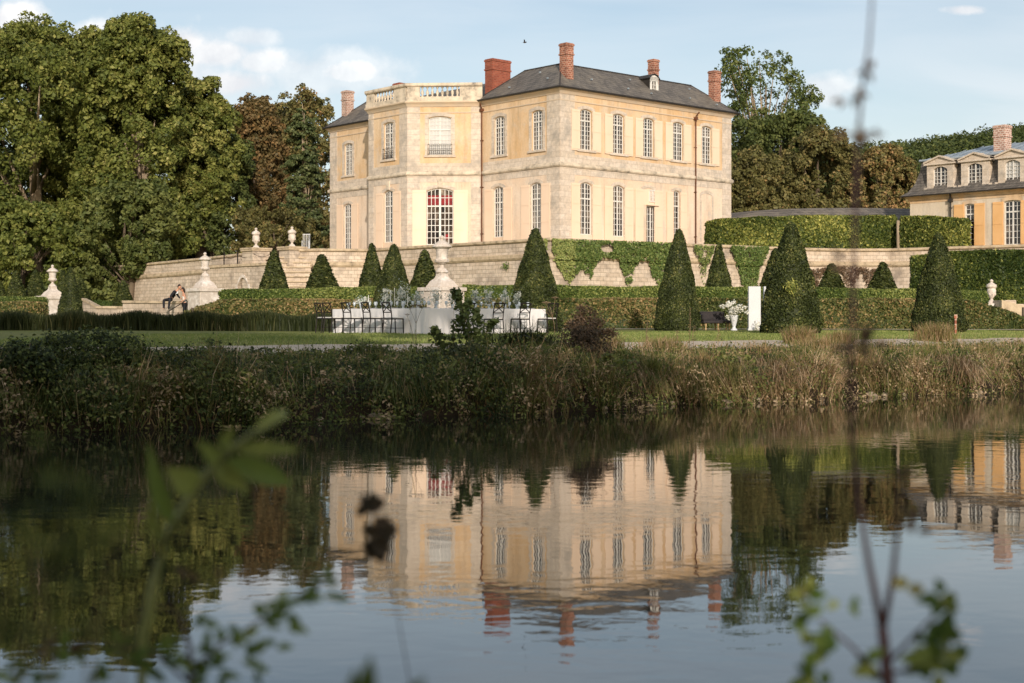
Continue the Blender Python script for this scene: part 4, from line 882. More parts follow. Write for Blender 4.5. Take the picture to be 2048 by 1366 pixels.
# ---------------------------------------------------------------- clipped yews
def revolve_np(prof, n=26, amp=.025, seed=0):
    rs = np.random.default_rng(seed); P = np.array(prof); V = []
    for r, z in P:
        a = np.arange(n)/n*2*PI; q = r*(1+amp*(np.sin(a*3+z*5)+np.sin(a*7+z*11)*.6)+rs.normal(size=n)*amp*.4); V.append(np.stack([q*np.cos(a), q*np.sin(a), np.full(n, z)],1))
    V = np.concatenate(V); k = np.arange(len(P)-1)[:,None]*n; j = np.arange(n)[None,:]; a = k+j; b = k+(j+1)%n
    return V, np.stack([a.ravel(), b.ravel(), (b+n).ravel(), (a+n).ravel()],1)
YP = [(.9,0),(.97,.03),(1.0,.08),(.95,.16),(.86,.3),(.74,.45),(.58,.6),(.41,.75),(.27,.86),(.17,.93),(.10,.975),(.01,1.0)]
def yew_proto(H, R, ncard, size, seed, straight=False, mt='lf_yew', name='yew_cone'):
    pr = [(.93*(1-z)+.05 if straight else r, z) for r, z in YP]; pr[-1] = (.01, 1.0)
    V0, Q0 = revolve_np([(r*R*.965, z*H) for r, z in pr], seed=seed)
    zz = np.array([z for _, z in pr])*H; rr = np.array([r for r, _ in pr])*R
    cd = np.linspace(0, H, 200); w = np.interp(cd, zz, rr)+.03*R; c = np.cumsum(w)/w.sum(); z = np.interp(RNG.uniform(size=ncard), c, cd); a = RNG.uniform(0, 2*PI, ncard)
    r = np.interp(z, zz, rr)*(1+.028*(np.sin(a*3+z*5)+np.sin(a*5-z*9)))+RNG.uniform(-.03,.035,ncard)*(1+size*4)
    C = np.stack([r*np.cos(a), r*np.sin(a), z],1); N = np.stack([np.cos(a), np.sin(a), np.full(ncard,.35)],1)+RNG.normal(size=(ncard,3))*.75
    V1, Q1 = cards(C, N, size*RNG.uniform(.6,1.5,ncard), .55)
    T = np.clip(.5+.22*np.sin(a*2+z*3+seed)*np.sin(z*2.2-a*3)+RNG.normal(size=ncard)*.22,0,1)
    return join_np([(V0, Q0, .15), (V1, Q1, T)])
def yew_trunk(m, H, R): m.tube([(0,0,-.25),(0,0,H*.5)], [.1,.03], 6)
def place_yews(spec, proto, group, H, R):
    first = None
    for k, (lab, px, Y, z, sx, sz) in enumerate(spec):
        loc = (wx(px,Y), Y, z)
        if first is None:
            t = thing('clipped_yew_cone', lab, 'topiary', loc, 0, group); np_mesh('crown', *proto, M['lf_yew'], t)
            m = MB(); yew_trunk(m, H, R); m.build('trunk', M['bark'], t); first = t
        else: t = copy_tree(first); t.location = loc; t['label'] = lab; t.rotation_euler = (random.uniform(-.02,.02),random.uniform(-.025,.025),k*1.3)
        t.scale = (sx, sx, sz)
PF = yew_proto(3.5, .92, 30000, .07, 1)
place_yews([('big clipped yew cone nearest the camera, carrying a pale leafy tuft', 1582, 45.5, 1.22, 1.03, 1.03),
            ('big clipped yew cone at the right end of the lawn below the garden wing', 1878, 51, 1.22, 1.0, 1.03),
            ('big clipped yew cone just left of the black bench', 1354, 55, 1.27, .92, 1.13),
            ('big clipped yew cone directly behind the right end of the banquet table', 1070, 50, 1.25, 1.0, 1.05),
            ('big clipped yew cone behind the left part of the banquet table', 785, 56, 1.27, .95, .98)], PF, 'big clipped yew cones on the lawn', 3.5, .92)
PB = yew_proto(4.0, 1.0, 16000, .11, 2, straight=True)
def back(px, Y, pyt, pyb, w): 
    zt, zb = wz(pyt, Y), min(wz(pyb, Y), 1.6); H = zt-zb
    full = w*( (640-pyt)/(pyb-pyt) ) if False else w
    return px, Y, zb, H
spec = []
for lab, px, Y, pyt, pyv, wv in (('clipped yew cone in front of the terrace stairs', 548, 74, 500, 582, 52), ('clipped yew cone right of the terrace stairs', 646, 76, 509, 578, 56),
        ('narrow clipped yew cone left of the big one behind the table', 743, 78, 487, 577, 46), ('clipped yew cone left of the big urn', 851, 78, 500, 577, 54),
        ('clipped yew cone before the ivy, midway between two big cones', 1437, 80, 487, 577, 46), ('clipped yew cone mostly hidden behind the nearest big cone', 1547, 82, 497, 577, 50),
        ('short clipped yew cone, left one of the pair under the stained wall', 1663, 84, 527, 580, 46), ('short clipped yew cone, right one of the pair under the stained wall', 1763, 84, 524, 582, 50),
        ('small clipped yew cone by the dark tree hollow left of the rampart', 247, 90, 561, 612, 38)):
    zt = wz(pyt, Y); slope = (wv/2/F*Y)/(wz(pyt,Y)-wz(pyv,Y)); H = zt-1.35; R = slope*H
    spec.append((lab, px, Y, 1.35, R/.93, H/4.0))
place_yews(spec, PB, 'small clipped yew cones in front of the rampart', 4.0, 1.0)
spec = []
for lab, px, Y, pyt, pyv, wv in (('clipped yew cone at the left edge, second from the border', 32, 84, 541, 598, 36), ('clipped yew cone left of the far left urn', 74, 86, 540, 598, 40),
        ('shaded clipped cone just behind the dark narrow yew', 127, 86, 540, 600, 30), ('clipped yew cone right of the dark narrow yew', 160, 88, 556, 600, 36), ('clipped yew cone cut by the left edge of the photo', 0, 84, 563, 600, 26)):
    zt = wz(pyt, Y); slope = (wv/2/F*Y)/(wz(pyt,Y)-wz(pyv,Y)); H = zt-1.35; spec.append((lab, px, Y, 1.35, slope*H/.93, H/4.0))
place_yews(spec, PB, 'clipped yew cones in a row at the far left', 4.0, 1.0)
t = thing('clipped_yew_cone', 'dark narrow clipped yew standing in shade right of the far left urn', 'topiary', (wx(141,56),56,1.3))
np_mesh('crown', *yew_proto(wz(534,56)-1.3, .52, 12000, .055, 4), M['lf_yew'], t); m = MB(); yew_trunk(m, 2, .5); m.build('trunk', M['bark'], t)
# a tuft of paler shoots on the nearest cone
n = 220; C = np.array([wx(1583,44.6),44.62,wz(573,44.6)])+RNG.normal(size=(n,3))*np.array([.09,.04,.10])
V, Q = cards(C, np.array([[0,-1,.3]])+RNG.normal(size=(n,3))*.5, RNG.uniform(.05,.11,n), .4)
tag(np_mesh('creeper_tuft', V, Q, RNG.uniform(.4,1,n), M['lf_hedge']), 'tuft of pale leaves growing out of the nearest yew cone', 'plant')
# ---------------------------------------------------------------- hedges
def hedge(name, label, P, w, z0, z1, mt, dens, size, tl=.5, group=None, mt_top=None, nz=.04, z1b=None, patch=.25, ends=True):
    """P: plan points left to right; front face toward the camera; z1 may vary"""
    t = thing(name, label, 'hedge', (P[0][0], P[0][1], z0), 0, group); O = np.array([P[0][0], P[0][1], z0])
    Vs = []; Qs = []; k = 0; parts = []
    seg = []
    n = len(P); zt = [z1]*n if not hasattr(z1, '__len__') else list(z1)
    off = []
    for i in range(n):
        a = Vector(P[max(i-1,0)]); b = Vector(P[min(i+1,n-1)]); d = (b-a).normalized(); off.append(Vector((-d.y, d.x)))
    f = [Vector(p) for p in P]; bk = [Vector(p)+o*w for p, o in zip(P, off)]
    V = []; Qd = []
    for i in range(n): V += [(f[i].x,f[i].y,z0),(f[i].x,f[i].y,zt[i]-.05),(bk[i].x,bk[i].y,zt[i]-.05),(bk[i].x,bk[i].y,z0)]
    for i in range(n-1):
        for j in range(3): a = i*4+j; Qd.append((a,a+4,a+5,a+1))
    Qd += [(0,1,2,3),((n-1)*4+3,(n-1)*4+2,(n-1)*4+1,(n-1)*4)]
    parts.append((np.array(V), np.array(Qd), .1))  # body tinted dark to paint shaded depth between the leaf cards
    def scatter(fn, N, area, tlv):
        c = int(area*dens); u = RNG.uniform(size=c); v = RNG.uniform(size=c); C = fn(u, v)
        C += np.array(N)*(RNG.uniform(-.05,.09,c)+nz*np.sin(C[:,0]*2.1+C[:,2]*3)*np.sin(C[:,1]*1.7+C[:,0]*.9))[:,None]
        Vc, Qc = cards(C, np.array(N)+RNG.normal(size=(c,3))*.95, size*RNG.uniform(.6,1.5,c), .6)
        pt = np.sin(C[:,0]*.7+1)*np.sin(C[:,0]*.23+C[:,2]*1.3)*patch; return Vc, Qc, np.clip(tlv+pt+RNG.normal(size=c)*.26, 0, 1)
    for i in range(n-1):
        L_ = (f[i+1]-f[i]).length; h = zt[i]-z0; nn = off[i]
        fa, fb, ba = np.array(f[i]), np.array(f[i+1]), np.array(bk[i]); bb = np.array(bk[i+1]); za, zb = zt[i], zt[i+1]
        front = lambda u, v: np.concatenate([fa[None]+(fb-fa)[None]*u[:,None], (z0+(za+(zb-za)*u-z0)*v)[:,None]],1)
        topf = lambda u, v: np.concatenate([(fa+(fb-fa)*u[:,None])*(1-v[:,None])+(ba+(bb-ba)*u[:,None])*v[:,None], (za+(zb-za)*u)[:,None]],1)
        parts.append(scatter(front, (-nn.x,-nn.y,.1), L_*h, tl)); parts.append(scatter(topf, (0,0,1), L_*w, min(1,tl+.1)))
    if ends:
        for e_, s_ in ((0,-1),(n-1,1)):
            a, b = np.array(f[e_]), np.array(bk[e_]); d = (f[min(1,n-1)]-f[0]).normalized() if e_ == 0 else (f[-1]-f[-2]).normalized()
            parts.append(scatter(lambda u, v: np.concatenate([a[None]+(b-a)[None]*u[:,None], (z0+(zt[e_]-z0)*v)[:,None]],1), (d.x*s_,d.y*s_,0), w*(zt[e_]-z0), tl))
    V, Q, T = join_np(parts); np_mesh('foliage', V-O, Q, T, M[mt], t)
    m = MB()
    for i in range(n):
        if i % 2 == 0: m.tube([(f[i].x+off[i].x*w/2-O[0], f[i].y+off[i].y*w/2-O[1], -.3), (f[i].x+off[i].x*w/2-O[0], f[i].y+off[i].y*w/2-O[1], 1)], .06, 5)
    m.build('stem', M['bark'], t); return t
def HP(lst): return [(wx(p, y), y) for p, y in lst]
hedge('leafy_hedge', 'long russet and green leafy hedge in front, right of the banquet table', HP([(935,63),(1100,63),(1300,63),(1500,63),(1640,63.5),(1800,64),(1950,64.5),(2010,64.7),(2060,64.8)]), 1.4, 1.3, [wz(601,63)]*5+[wz(602,64),wz(604,64.5),wz(622,64.7),wz(642,64.8)], 'lf_beech', 900, .11, .5)
hedge('clipped_hedge', 'smooth green clipped hedge behind the russet one, right of the big urn', HP([(925,66),(1100,66),(1300,66),(1500,66),(1700,66.5),(1880,67),(1975,67.5)]), 1.6, 1.3, [wz(574,66),wz(575,66),wz(577,66),wz(578,66),wz(580,66.5),wz(583,67),wz(586,67.5)], 'lf_box', 900, .09, .5)
hedge('leafy_hedge', 'russet leafy hedge in front of the terrace stairs, left of the banquet table', HP([(408,62),(446,63),(560,63.3),(700,63.3),(838,63)]), 1.4, 1.25, [wz(628,62),wz(603,63),wz(602,63),wz(602,63),wz(603,63)], 'lf_beech', 900, .11, .58)
hedge('clipped_hedge', 'smooth green clipped hedge in front of the terrace stairs, left of the banquet table', HP([(440,66),(600,66),(750,66),(830,66)]), 1.6, 1.3, [wz(583,66),wz(581,66),wz(577,66),wz(577,66)], 'lf_box', 900, .09, .5)
hedge('clipped_hedge', 'clipped hedge with straight green top at the far left edge', HP([(-40,70),(20,70),(74,70)]), 1.6, 1.3, wz(597,70), 'lf_box', 900, .075, .45)
hedge('leafy_hedge', 'russet leafy hedge at the far left edge below the green one', HP([(-40,67.5),(20,67.5),(76,67.5)]), 1.3, 1.3, wz(607,67.5), 'lf_beech', 900, .11, .5)
hedge('lawn_hedge', 'low dark hedge on the shaded grass behind the ledge wall', HP([(185,92),(260,92)]), 1.5, 1.4, wz(604,92), 'lf_box', 500, .11, .2)
hedge('tall_hedge', 'tall leafy hedge on the terrace in front of the curved gallery, left of its gap', HP([(1411,109.5),(1440,108.2),(1500,107.2),(1600,106.4),(1700,106.6),(1792,107.2)]), 1.5, ZG-.2, [wz(446,109.5),wz(440,108.2),wz(437,107.2),wz(434,106.4),wz(433,106.6),wz(434,107.2)], 'lf_hedge', 520, .19, .5)
hedge('tall_hedge', 'tall leafy hedge on the terrace, right of its gap, below the garden wing', HP([(1801,105.9),(1860,103.7),(1926,101.8)]), 1.0, ZG-.2, [wz(434,105.9),wz(435,103.7),wz(440,101.8)], 'lf_hedge', 520, .19, .5)
hedge('dark_hedge', 'tall dark green hedge under the garden wing at the right edge', HP([(1822,95),(1900,93.5),(1990,92),(2080,91)]), 1.6, 1.3, [wz(515,95),wz(506,94),wz(504,93),wz(503,92)], 'lf_hedge', 600, .16, .2)
m = MB(); m.tube([(wx(1796.5,106.0),106.0,ZG-.3),(wx(1796.5,106.0),106.0,9.2)], .13, 8); tag(m.build('tree_trunk', M['bark_pale'], smooth=True), 'bare pale trunk in the gap of the tall terrace hedge', 'trunk')
# ---------------------------------------------------------------- ivy on the rampart
def rr_hit(px):
    for (x0,y0),(x1,y1) in zip([p[:2] for p in RR], [p[:2] for p in RR[1:]]):
        d = (x1-x0, y1-y0); u = solve(px, x0, y0, *d)
        if -1e-6 <= u <= 1: L_ = math.hypot(*d); return x0+d[0]*u, y0+d[1]*u, (d[1]/L_, -d[0]/L_)
    return None
def ivy(name, label, xs_, ytop, bot, n, size, mt='lf_ivy', hole=None, tl=.5, tgrad=None):
    C = []; N = []; T = []
    while len(C) < n:
        px = random.uniform(xs_[0], xs_[1]); yb = np.interp(px, [b[0] for b in bot], [b[1] for b in bot])+9*mnoise.noise((px*.22,1,0))+5*mnoise.noise((px*.8,4,0)); yt = np.interp(px, [b[0] for b in ytop], [b[1] for b in ytop])
        if yb <= yt: continue
        v = random.random()**.85; py = yt+(yb-yt)*v
        if v > .6 and random.random() < .55*(v-.6)/.4+.1: continue
        if mnoise.noise((px*.09,py*.11,9)) > .33 and random.random() < .8: continue
        if hole and any(((px-a)/c)**2+((py-b)/d)**2 < 1 for a, b, c, d in hole): continue
        h = rr_hit(px)
        if not h: continue
        x, y, nn = h; z = wz(py, y); bulge = .05+random.uniform(0,.14)+.22*abs(mnoise.noise((px*.07,py*.09,2)))+(.14 if z > 5.6 else .45*(5.6-z)/5)
        z = min(z, ZT+.06); C.append((x+nn[0]*bulge, y+nn[1]*bulge, z)); N.append((nn[0], nn[1], .35)); T.append(tl+(tgrad(px) if tgrad else 0))
    C = np.array(C); N = np.array(N); V, Q = cards(C, N+RNG.normal(size=N.shape)*.55, size*RNG.uniform(.6,1.4,n), .75)
    return tag(np_mesh(name, V, Q, np.clip(np.array(T)+RNG.normal(size=n)*.18,0,1), M[mt]), label, 'ivy')
ivy('ivy', 'wide curtain of ivy hanging over the rampart right of its corner', (1096,1350), [(1096,478),(1350,486)], [(1096,482),(1103,515),(1118,545),(1132,568),(1146,552),(1160,538),(1176,556),(1188,530),(1200,514),(1232,516),(1245,560),(1254,578),(1264,540),(1274,522),(1292,520),(1303,560),(1316,576),(1330,556),(1350,520)], 15000, .13, hole=[(1208,497,14,9)], tgrad=lambda p: .3 if p < 1145 else 0)
ivy('ivy', 'thin straggling ivy on the rampart left of the small cone', (1383,1422), [(1383,490),(1422,492)], [(1383,496),(1395,525),(1403,575),(1412,530),(1422,500)], 900, .12, tl=.6)
ivy('ivy', 'triangular patch of ivy on the rampart right of the small cone', (1458,1532), [(1458,492),(1532,494)], [(1458,500),(1470,530),(1482,580),(1497,592),(1508,575),(1518,530),(1532,500)], 5200, .13, tl=.45)
ivy('dry_creeper', 'brown withered creeper patches on the rampart above the pair of short cones', (1606,1770), [(1606,540),(1690,532),(1770,540)], [(1606,542),(1618,560),(1630,585),(1642,548),(1660,540),(1680,545),(1690,575),(1702,590),(1712,560),(1722,545),(1738,590),(1748,552),(1760,560),(1770,541)], 2200, .13, mt='lf_dock', tl=.5)
ivy('climbing_plant', 'small green plant rooted in a joint of the rampart left of its corner', (1005,1022), [(1005,528),(1022,524)], [(1005,535),(1013,542),(1022,540)], 60, .12, tl=.5)
# ---------------------------------------------------------------- banquet
TZ = 1.245
T0 = (wx(851,40.4), 40.4)
def tbl(name, label, d, L_, side, group='white clothed banquet tables'):
    """table running from the near corner along d; side = unit vector into the table"""
    t = thing(name, label, 'table', (T0[0], T0[1], TZ), math.atan2(d[1], d[0]), group)
    sgn = 1 if (d[0]*side[1]-d[1]*side[0]) > 0 else -1; W_ = 1.0*sgn
    m = MB(); a, b = sorted((0, W_)); m.box(.0,a,.72,L_,b,.755); m.build('table_top', M['wood'], t)
    m = MB()
    for x in (.15, L_/2, L_-.15):
        for y in (a+.15, b-.15): 
            m = MB(); m.tube([(x,y,0),(x,y,.72)], .025, 6); m.build('leg', M['iron'], t)
    # cloth to the ground with soft vertical folds
    V = []; n = int(L_/.04)
    per = [(L_*i/n, a) for i in range(n)]+[(L_, a+(b-a)*i/25) for i in range(25)]+[(L_-L_*i/n, b) for i in range(n)]+[(0, b-(b-a)*i/25) for i in range(25)]
    m = MB(); cx, cy = L_/2, (a+b)/2
    def ring(z, o, wv):
        out = []
        for i, (x, y) in enumerate(per):
            s = i*.04; k = o+1.8*wv*(math.sin(s*9+1.3*math.sin(s*2.1))+.6*math.sin(s*23+2)); dx = -1 if x <= 0 else (1 if x >= L_ else 0); dy = -1 if y <= a else (1 if y >= b else 0)
            if i in (0, n, n+25, 2*n+25): k *= .6
            out.append((x+dx*k, y+dy*k, z))
        return out
    rings = [ring(.765,-.02,0), ring(.762,.006,0), ring(.72,.012,.001), ring(.45,.03,.008), ring(.2,.045,.014), ring(.015,.06,.02)]
    for A, B in zip(rings, rings[1:]):
        for i in range(len(per)): m.quad(A[i], A[(i+1)%len(per)], B[(i+1)%len(per)], B[i])
    m.poly(rings[0]); c = m.build('tablecloth', M['cloth'], t)
    return t
tbl('banquet_table', 'left arm of the white clothed banquet table, lined by cross back chairs seen from behind', dL, 4.6, dR)
T1 = (T0[0]+dR[0]*1.06, T0[1]+dR[1]*1.06)
t2 = tbl('banquet_table', 'right arm of the white clothed banquet table, meeting the left arm at the near corner', dR, 3.6, dL)
t2.location = (T1[0], T1[1], TZ)
TT = TZ+.765
def chair_proto(label, group):
    t = thing('cross_back_chair', label, 'chair', (0,0,0), 0, group)
    # local: seat faces +x; back at x=-.2
    m = MB(); m.box(-.2,-.2,.43,.22,.2,.448); m.tube([(.2,-.2,.44),(.2,.2,.44)],.018,6); m.tube([(-.2,-.2,.44),(-.2,.2,.44)],.018,6); m.tube([(-.2,.2,.44),(.2,.2,.44)],.018,6); m.tube([(-.2,-.2,.44),(.2,-.2,.44)],.018,6)
    m.build('seat_frame', M['iron'], t)
    m = MB(); m.box(-.19,-.195,.452,.22,.195,.49); m.build('cushion', M['cushion'], t, bevel=.012)
    for x, y, dx in ((.2,.19,.02),(.2,-.19,.02),(-.2,.19,-.05),(-.2,-.19,-.05)):
        m = MB(); m.tube([(x,y,.44),(x+dx,y,0)], .017, 6); m.build('leg', M['iron'], t)
    m = MB()
    for y in (.19,-.19): m.tube([(-.2,y,.44),(-.215,y,.62),(-.28,y,.9)], .017, 6)
    m.tube([(-.28,-.21,.9),(-.285,0,.915),(-.28,.21,.9)], .022, 6); m.tube([(-.218,-.19,.63),(-.218,.19,.63)], .016, 6)
    m.tube([(-.218,-.19,.64),(-.248,0,.765),(-.278,.19,.885)], .014, 5); m.tube([(-.218,.19,.64),(-.248,0,.765),(-.278,-.19,.885)], .014, 5)
    m.build('back_frame', M['iron'], t)
    m = MB(); 
    for y in (.19,-.19): m.tube([(-.22,y,.18),(.21,y,.18)], .008, 5)
    m.tube([(0,-.19,.18),(0,.19,.18)], .008, 5); m.build('stretcher', M['iron'], t); return t
ch0 = chair_proto('', 'cross back chairs along the white banquet table')
specs = []
offL = -.42
for u, lab in ((.95,'cross back chair nearest the table corner on the left arm, fourth from the left end'),(1.95,'cross back chair third from the left end of the white table'),(2.95,'cross back chair second from the left end of the white table'),(3.95,'cross back chair at the left end of the white table, its back against the hedge')):
    specs.append((T0[0]+dL[0]*u+dR[0]*offL, T0[1]+dL[1]*u+dR[1]*offL, ANG, lab))
for u, lab in ((1.05,'cross back chair mostly hidden behind the young alder'),(2.2,'cross back chair just right of the young alder at the white table'),(3.25,'second cross back chair from the right end of the white table'),(4.35,'cross back chair at the right end of the white table, cut by the brown dock')):
    specs.append((T0[0]+dR[0]*u+dL[0]*offL, T0[1]+dR[1]*u+dL[1]*offL, ANG+PI/2, lab))
specs.append((T0[0]+dL[0]*4.62+dR[0]*-.25, T0[1]+dL[1]*4.62+dR[1]*-.25, ANG-.15, 'far left cross back chair standing clear of the white tablecloth'))
for k, (x, y, r, lab) in enumerate(specs):
    c = ch0 if k == 0 else copy_tree(ch0); c.location = (x, y, zgf(x,y)+.0); c.rotation_euler = (0,0,r+random.uniform(-.06,.06)); c['label'] = lab
# table settings
def tp(arm, u, v):
    d, s = (dL, dR) if arm == 'l' else (dR, dL); o = T0
    return (o[0]+d[0]*u+s[0]*v, o[1]+d[1]*u+s[1]*v, TT)
def flower(label, p, h, r, n, seed, base=True):
    t = thing('flower_arrangement', label, 'flowers', p, 0, 'white flower arrangements on the banquet table')
    m = MB(); m.lathe([(.05,0),(.055,.01),(.03,.04),(.05,.1),(.06,.14),(.058,.14)], 10); m.build('vase', M['glassware'], t, smooth=True)
    rs = np.random.default_rng(seed); k = max(3, int(n/26)); B = rs.normal(size=(k,3))*np.array([r*.5,r*.5,h*.22])+np.array([0,0,.12+h*.45]); B[:,2] = np.clip(B[:,2], .13, h)
    C = B[rs.integers(0,k,n)]+rs.normal(size=(n,3))*.028; V, Q = cards(C, rs.normal(size=(n,3)), rs.uniform(.03,.06,n), .8)
    np_mesh('blossoms', V, Q, rs.uniform(0,1,n), M['petal'], t)
    C = rs.normal(size=(n,3))*np.array([r*.6,r*.6,h*.22])+np.array([0,0,.14+h*.35]); C[:,2] = np.maximum(C[:,2], .03); V, Q = cards(C, rs.normal(size=(n,3)), rs.uniform(.03,.08,n), .4)
    np_mesh('foliage', V, Q, rs.uniform(0,1,n), M['table_leaf'], t)
    m = MB()
    for b in B: m.tube([(0,0,.05),(b[0]*.5,b[1]*.5,b[2]*.6),tuple(b)], .003, 4)
    m.build('stems', M['stem_near'], t)
def onpx(px, v=.5):
    """place on the table top seen at pixel column px"""
    if px < 862: u = solve(px, T0[0]+dR[0]*v, T0[1]+dR[1]*v, *dL); return tp('l', u, v)
    u = solve(px, T0[0]+dL[0]*v, T0[1]+dL[1]*v, *dR); return tp('r', u, v)
for k, (px, h, r, lab) in enumerate(((722,.34,.14,'leftmost small white flower arrangement on the table'),(772,.55,.14,'white flowers by the tall thin candle left of the big bouquet'),(806,.78,.2,'tallest bouquet of white flowers, left of the big urn pedestal'),
        (835,.45,.18,'loose white flowers just right of the tallest bouquet'),(872,.5,.18,'white flowers in front of the pedestal face'),(905,.4,.16,'low white flowers behind the top of the young alder'),(951,.5,.15,'rounded white flowers right of the young alder'),
        (978,.66,.15,'tall silvery white bouquet above the second chair on the right arm'),(1010,.58,.11,'slim upright white bouquet between two chairs on the right arm'),(1034,.5,.09,'white flowers nearest the right end of the table'))):
    flower(lab, onpx(px, .5), h, r, int(150+900*h*r), k+3)
for px, h, lab in ((737,.42,'short thin candle left of the second chair back'),(771,.44,'thin candle behind the third chair back'),(781,.46,'thin candle right of the third chair back'),(789,.62,'tallest thin candle on the table, left of the tallest bouquet'),(815,.42,'thin candle in front of the tallest bouquet'),(1017,.42,'thin candle on the right arm of the table')):
    p = onpx(px, .42); t = thing('taper_candle', lab, 'candle', p, 0, 'taper candles on the banquet table')
    m = MB(); m.lathe([(.035,0),(.035,.008),(.01,.015),(.009,.06),(.016,.07),(.012,.075)], 8); m.build('candlestick', M['iron'], t); m = MB(); m.lathe([(.011,.075),(.010,h)], 8); m.build('wax', M['wax'], t)
gp = None
for arm, us_ in (('l',(.35,.62,.9,1.35,1.65,1.95,2.4,2.7,3.0,3.45,3.8,4.1)),('r',(.3,.6,.95,1.3,1.7,2.0,2.3,2.75,3.05,3.4,3.8,4.15))):
    for k, u in enumerate(us_):
        for j, v in enumerate((.22,.3) if k % 2 else (.24,)):
            p = tp(arm, u+.06*j, v)
            t = thing('wine_glass', 'clear stemmed wine glass set along the banquet table among the flowers', 'glass', p, 0, 'stemmed wine glasses') if gp is None else copy_tree(gp)
            t.location = p
            if gp is None:
                m = MB(); m.lathe([(.034,0),(.032,.004),(.005,.012),(.004,.09),(.02,.105),(.04,.14),(.042,.17),(.034,.21),(.033,.21),(.04,.17),(.038,.142),(.01,.108)], 10); m.build('bowl_and_stem', M['glassware'], t, smooth=True); gp = t
pl = None
for arm, us_ in (('l',(.75,1.75,2.75,3.75)),('r',(.2,1.15,2.2,3.25,4.25))):
    for u in us_:
        p = tp(arm, u, .2)
        if pl is None:
            t = MB(); t.lathe([(.07,0),(.08,.006),(.135,.018),(.137,.022),(.08,.012),(0.01,.01)], 18); pl = t.build('dinner_plate', M['white_paint'], smooth=True); pl.location = p
            tag(pl, 'white dinner plate laid at the edge of the banquet table', 'plate', 'dinner plates on the banquet table')
        else: q = pl.copy(); COL.objects.link(q); q.location = p
# ---------------------------------------------------------------- ceremony corner
Yb = 56.5
zb = 1.3
b = thing('garden_sofa', 'low black upholstered bench with pale turned feet on the lawn', 'sofa', (wx(1431,Yb),Yb,zb), .12)
w2_ = .6
m = MB(); m.box(-.58,-.3,.26,.6,.3,.4); m.build('seat', M['black'], b, bevel=.03)
m = MB(); m.quad((-.56,.22,.4),(.5,.22,.4),(.38,.36,.74),(-.56,.36,.74)); m.box(-.56,.2,.38,.42,.34,.72); m.build('backrest', M['black'], b, bevel=.03)
m = MB(); m.box(-.62,-.3,.4,-.55,.3,.62); m.build('armrest', M['black'], b, bevel=.02)
for x in (-.45,.05,.5):
    for y in (-.22,.22): m = MB(); m.lathe([(.022,0),(.035,.05),(.02,.1),(.035,.18),(.04,.26)], 8, (x,y,0)); m.build('leg', M['wood'], b)
x = wx(1468,55.5); t = thing('flower_urn', 'tall white urn overflowing with white flowers beside the black bench', 'flowers', (x,55.5,1.28))
m = MB(); m.lathe([(.13,0),(.13,.05),(.07,.1),(.06,.16),(.1,.28),(.15,.5),(.17,.58),(.165,.6)], 14); m.build('urn', M['white_paint'], t, smooth=True)
rs = np.random.default_rng(2); n = 900; K = rs.normal(size=(38,3))*np.array([.2,.17,.15])+np.array([.02,0,.78]); C = K[rs.integers(0,38,n)]+rs.normal(size=(n,3))*.035
V, Q = cards(C, rs.normal(size=(n,3)), rs.uniform(.05,.09,n), .85); np_mesh('blossoms', V, Q, rs.uniform(.2,1,n), M['petal'], t)
C = rs.normal(size=(200,3))*np.array([.18,.15,.14])+np.array([0,0,.7]); V, Q = cards(C, rs.normal(size=(200,3)), .08, .4); np_mesh('leaves', V, Q, rs.uniform(0,1,200), M['lf_dark'], t)
for k, (px, w, Yp, z1, lab) in enumerate(((1508.5,.48,57.0,573,'tall white standing panel right of the white flower urn'),(1537,.4,57.6,573,'second white standing panel, half hidden by the nearest yew cone'))):
    t = thing('standing_panel', lab, 'panel', (wx(px,Yp),Yp,1.3), 0, 'tall white standing panels'); h = wz(z1,Yp)-1.3
    m = MB(); m.box(-w/2,-.12,0,w/2,.12,h); m.build('board', M['white_paint'], t, bevel=.01)
    m = MB(); m.box(-w/2-.03,-.16,-.02,w/2+.03,.16,.05); m.build('foot', M['white_paint'], t)
t = thing('stand_frame', 'thin metal frame standing between the two white panels', 'frame', (wx(1525,57.3),57.3,1.3)); m = MB()
for x in (-.06,.06): m.tube([(x,0,0),(x,0,1.45)], .012, 5)
m.tube([(-.06,0,1.45),(.06,0,1.45)], .012, 5); m.build('rails', M['iron'], t); m = MB(); m.box(-.1,-.1,0,.1,.1,.03); m.build('base', M['iron'], t)
n = 160; C = np.array([wx(1510,56.4),56.4,1.28])+np.abs(RNG.normal(size=(n,3)))*np.array([.16,.1,.2])*np.array([1,1,1]); V, Q = cards(C, RNG.normal(size=(n,3)), .08, .5)
tag(np_mesh('white_posy', V, Q, RNG.uniform(.1,1,n), M['petal']), 'spray of small white flowers at the foot of the first white panel', 'flowers')
t = thing('wooden_stake', 'thin reddish wooden stake in front of the rightmost big yew cone', 'stake', (wx(1911,46),46,1.24)); m = MB(); m.box(-.03,-.03,-.1,.03,.03,.62); m.build('post', M['brick_old'], t); m = MB(); m.box(-.05,-.04,.5,.05,.0,.62); m.build('tag_board', M['brick_old'], t)
x = wx(1612,42); m = MB(); m.tube([(x-.25,42,1.22),(x,42,1.29),(x+.2,42,1.33),(x+.33,42,1.42)], [.02,.022,.018,.01], 6); m.tube([(x,42,1.29),(x+.18,41.9,1.24)], [.016,.008], 5); tag(m.build('fallen_branch', M['bark_pale']), 'pale broken branch lying on the path edge by the nearest yew cone', 'branch')
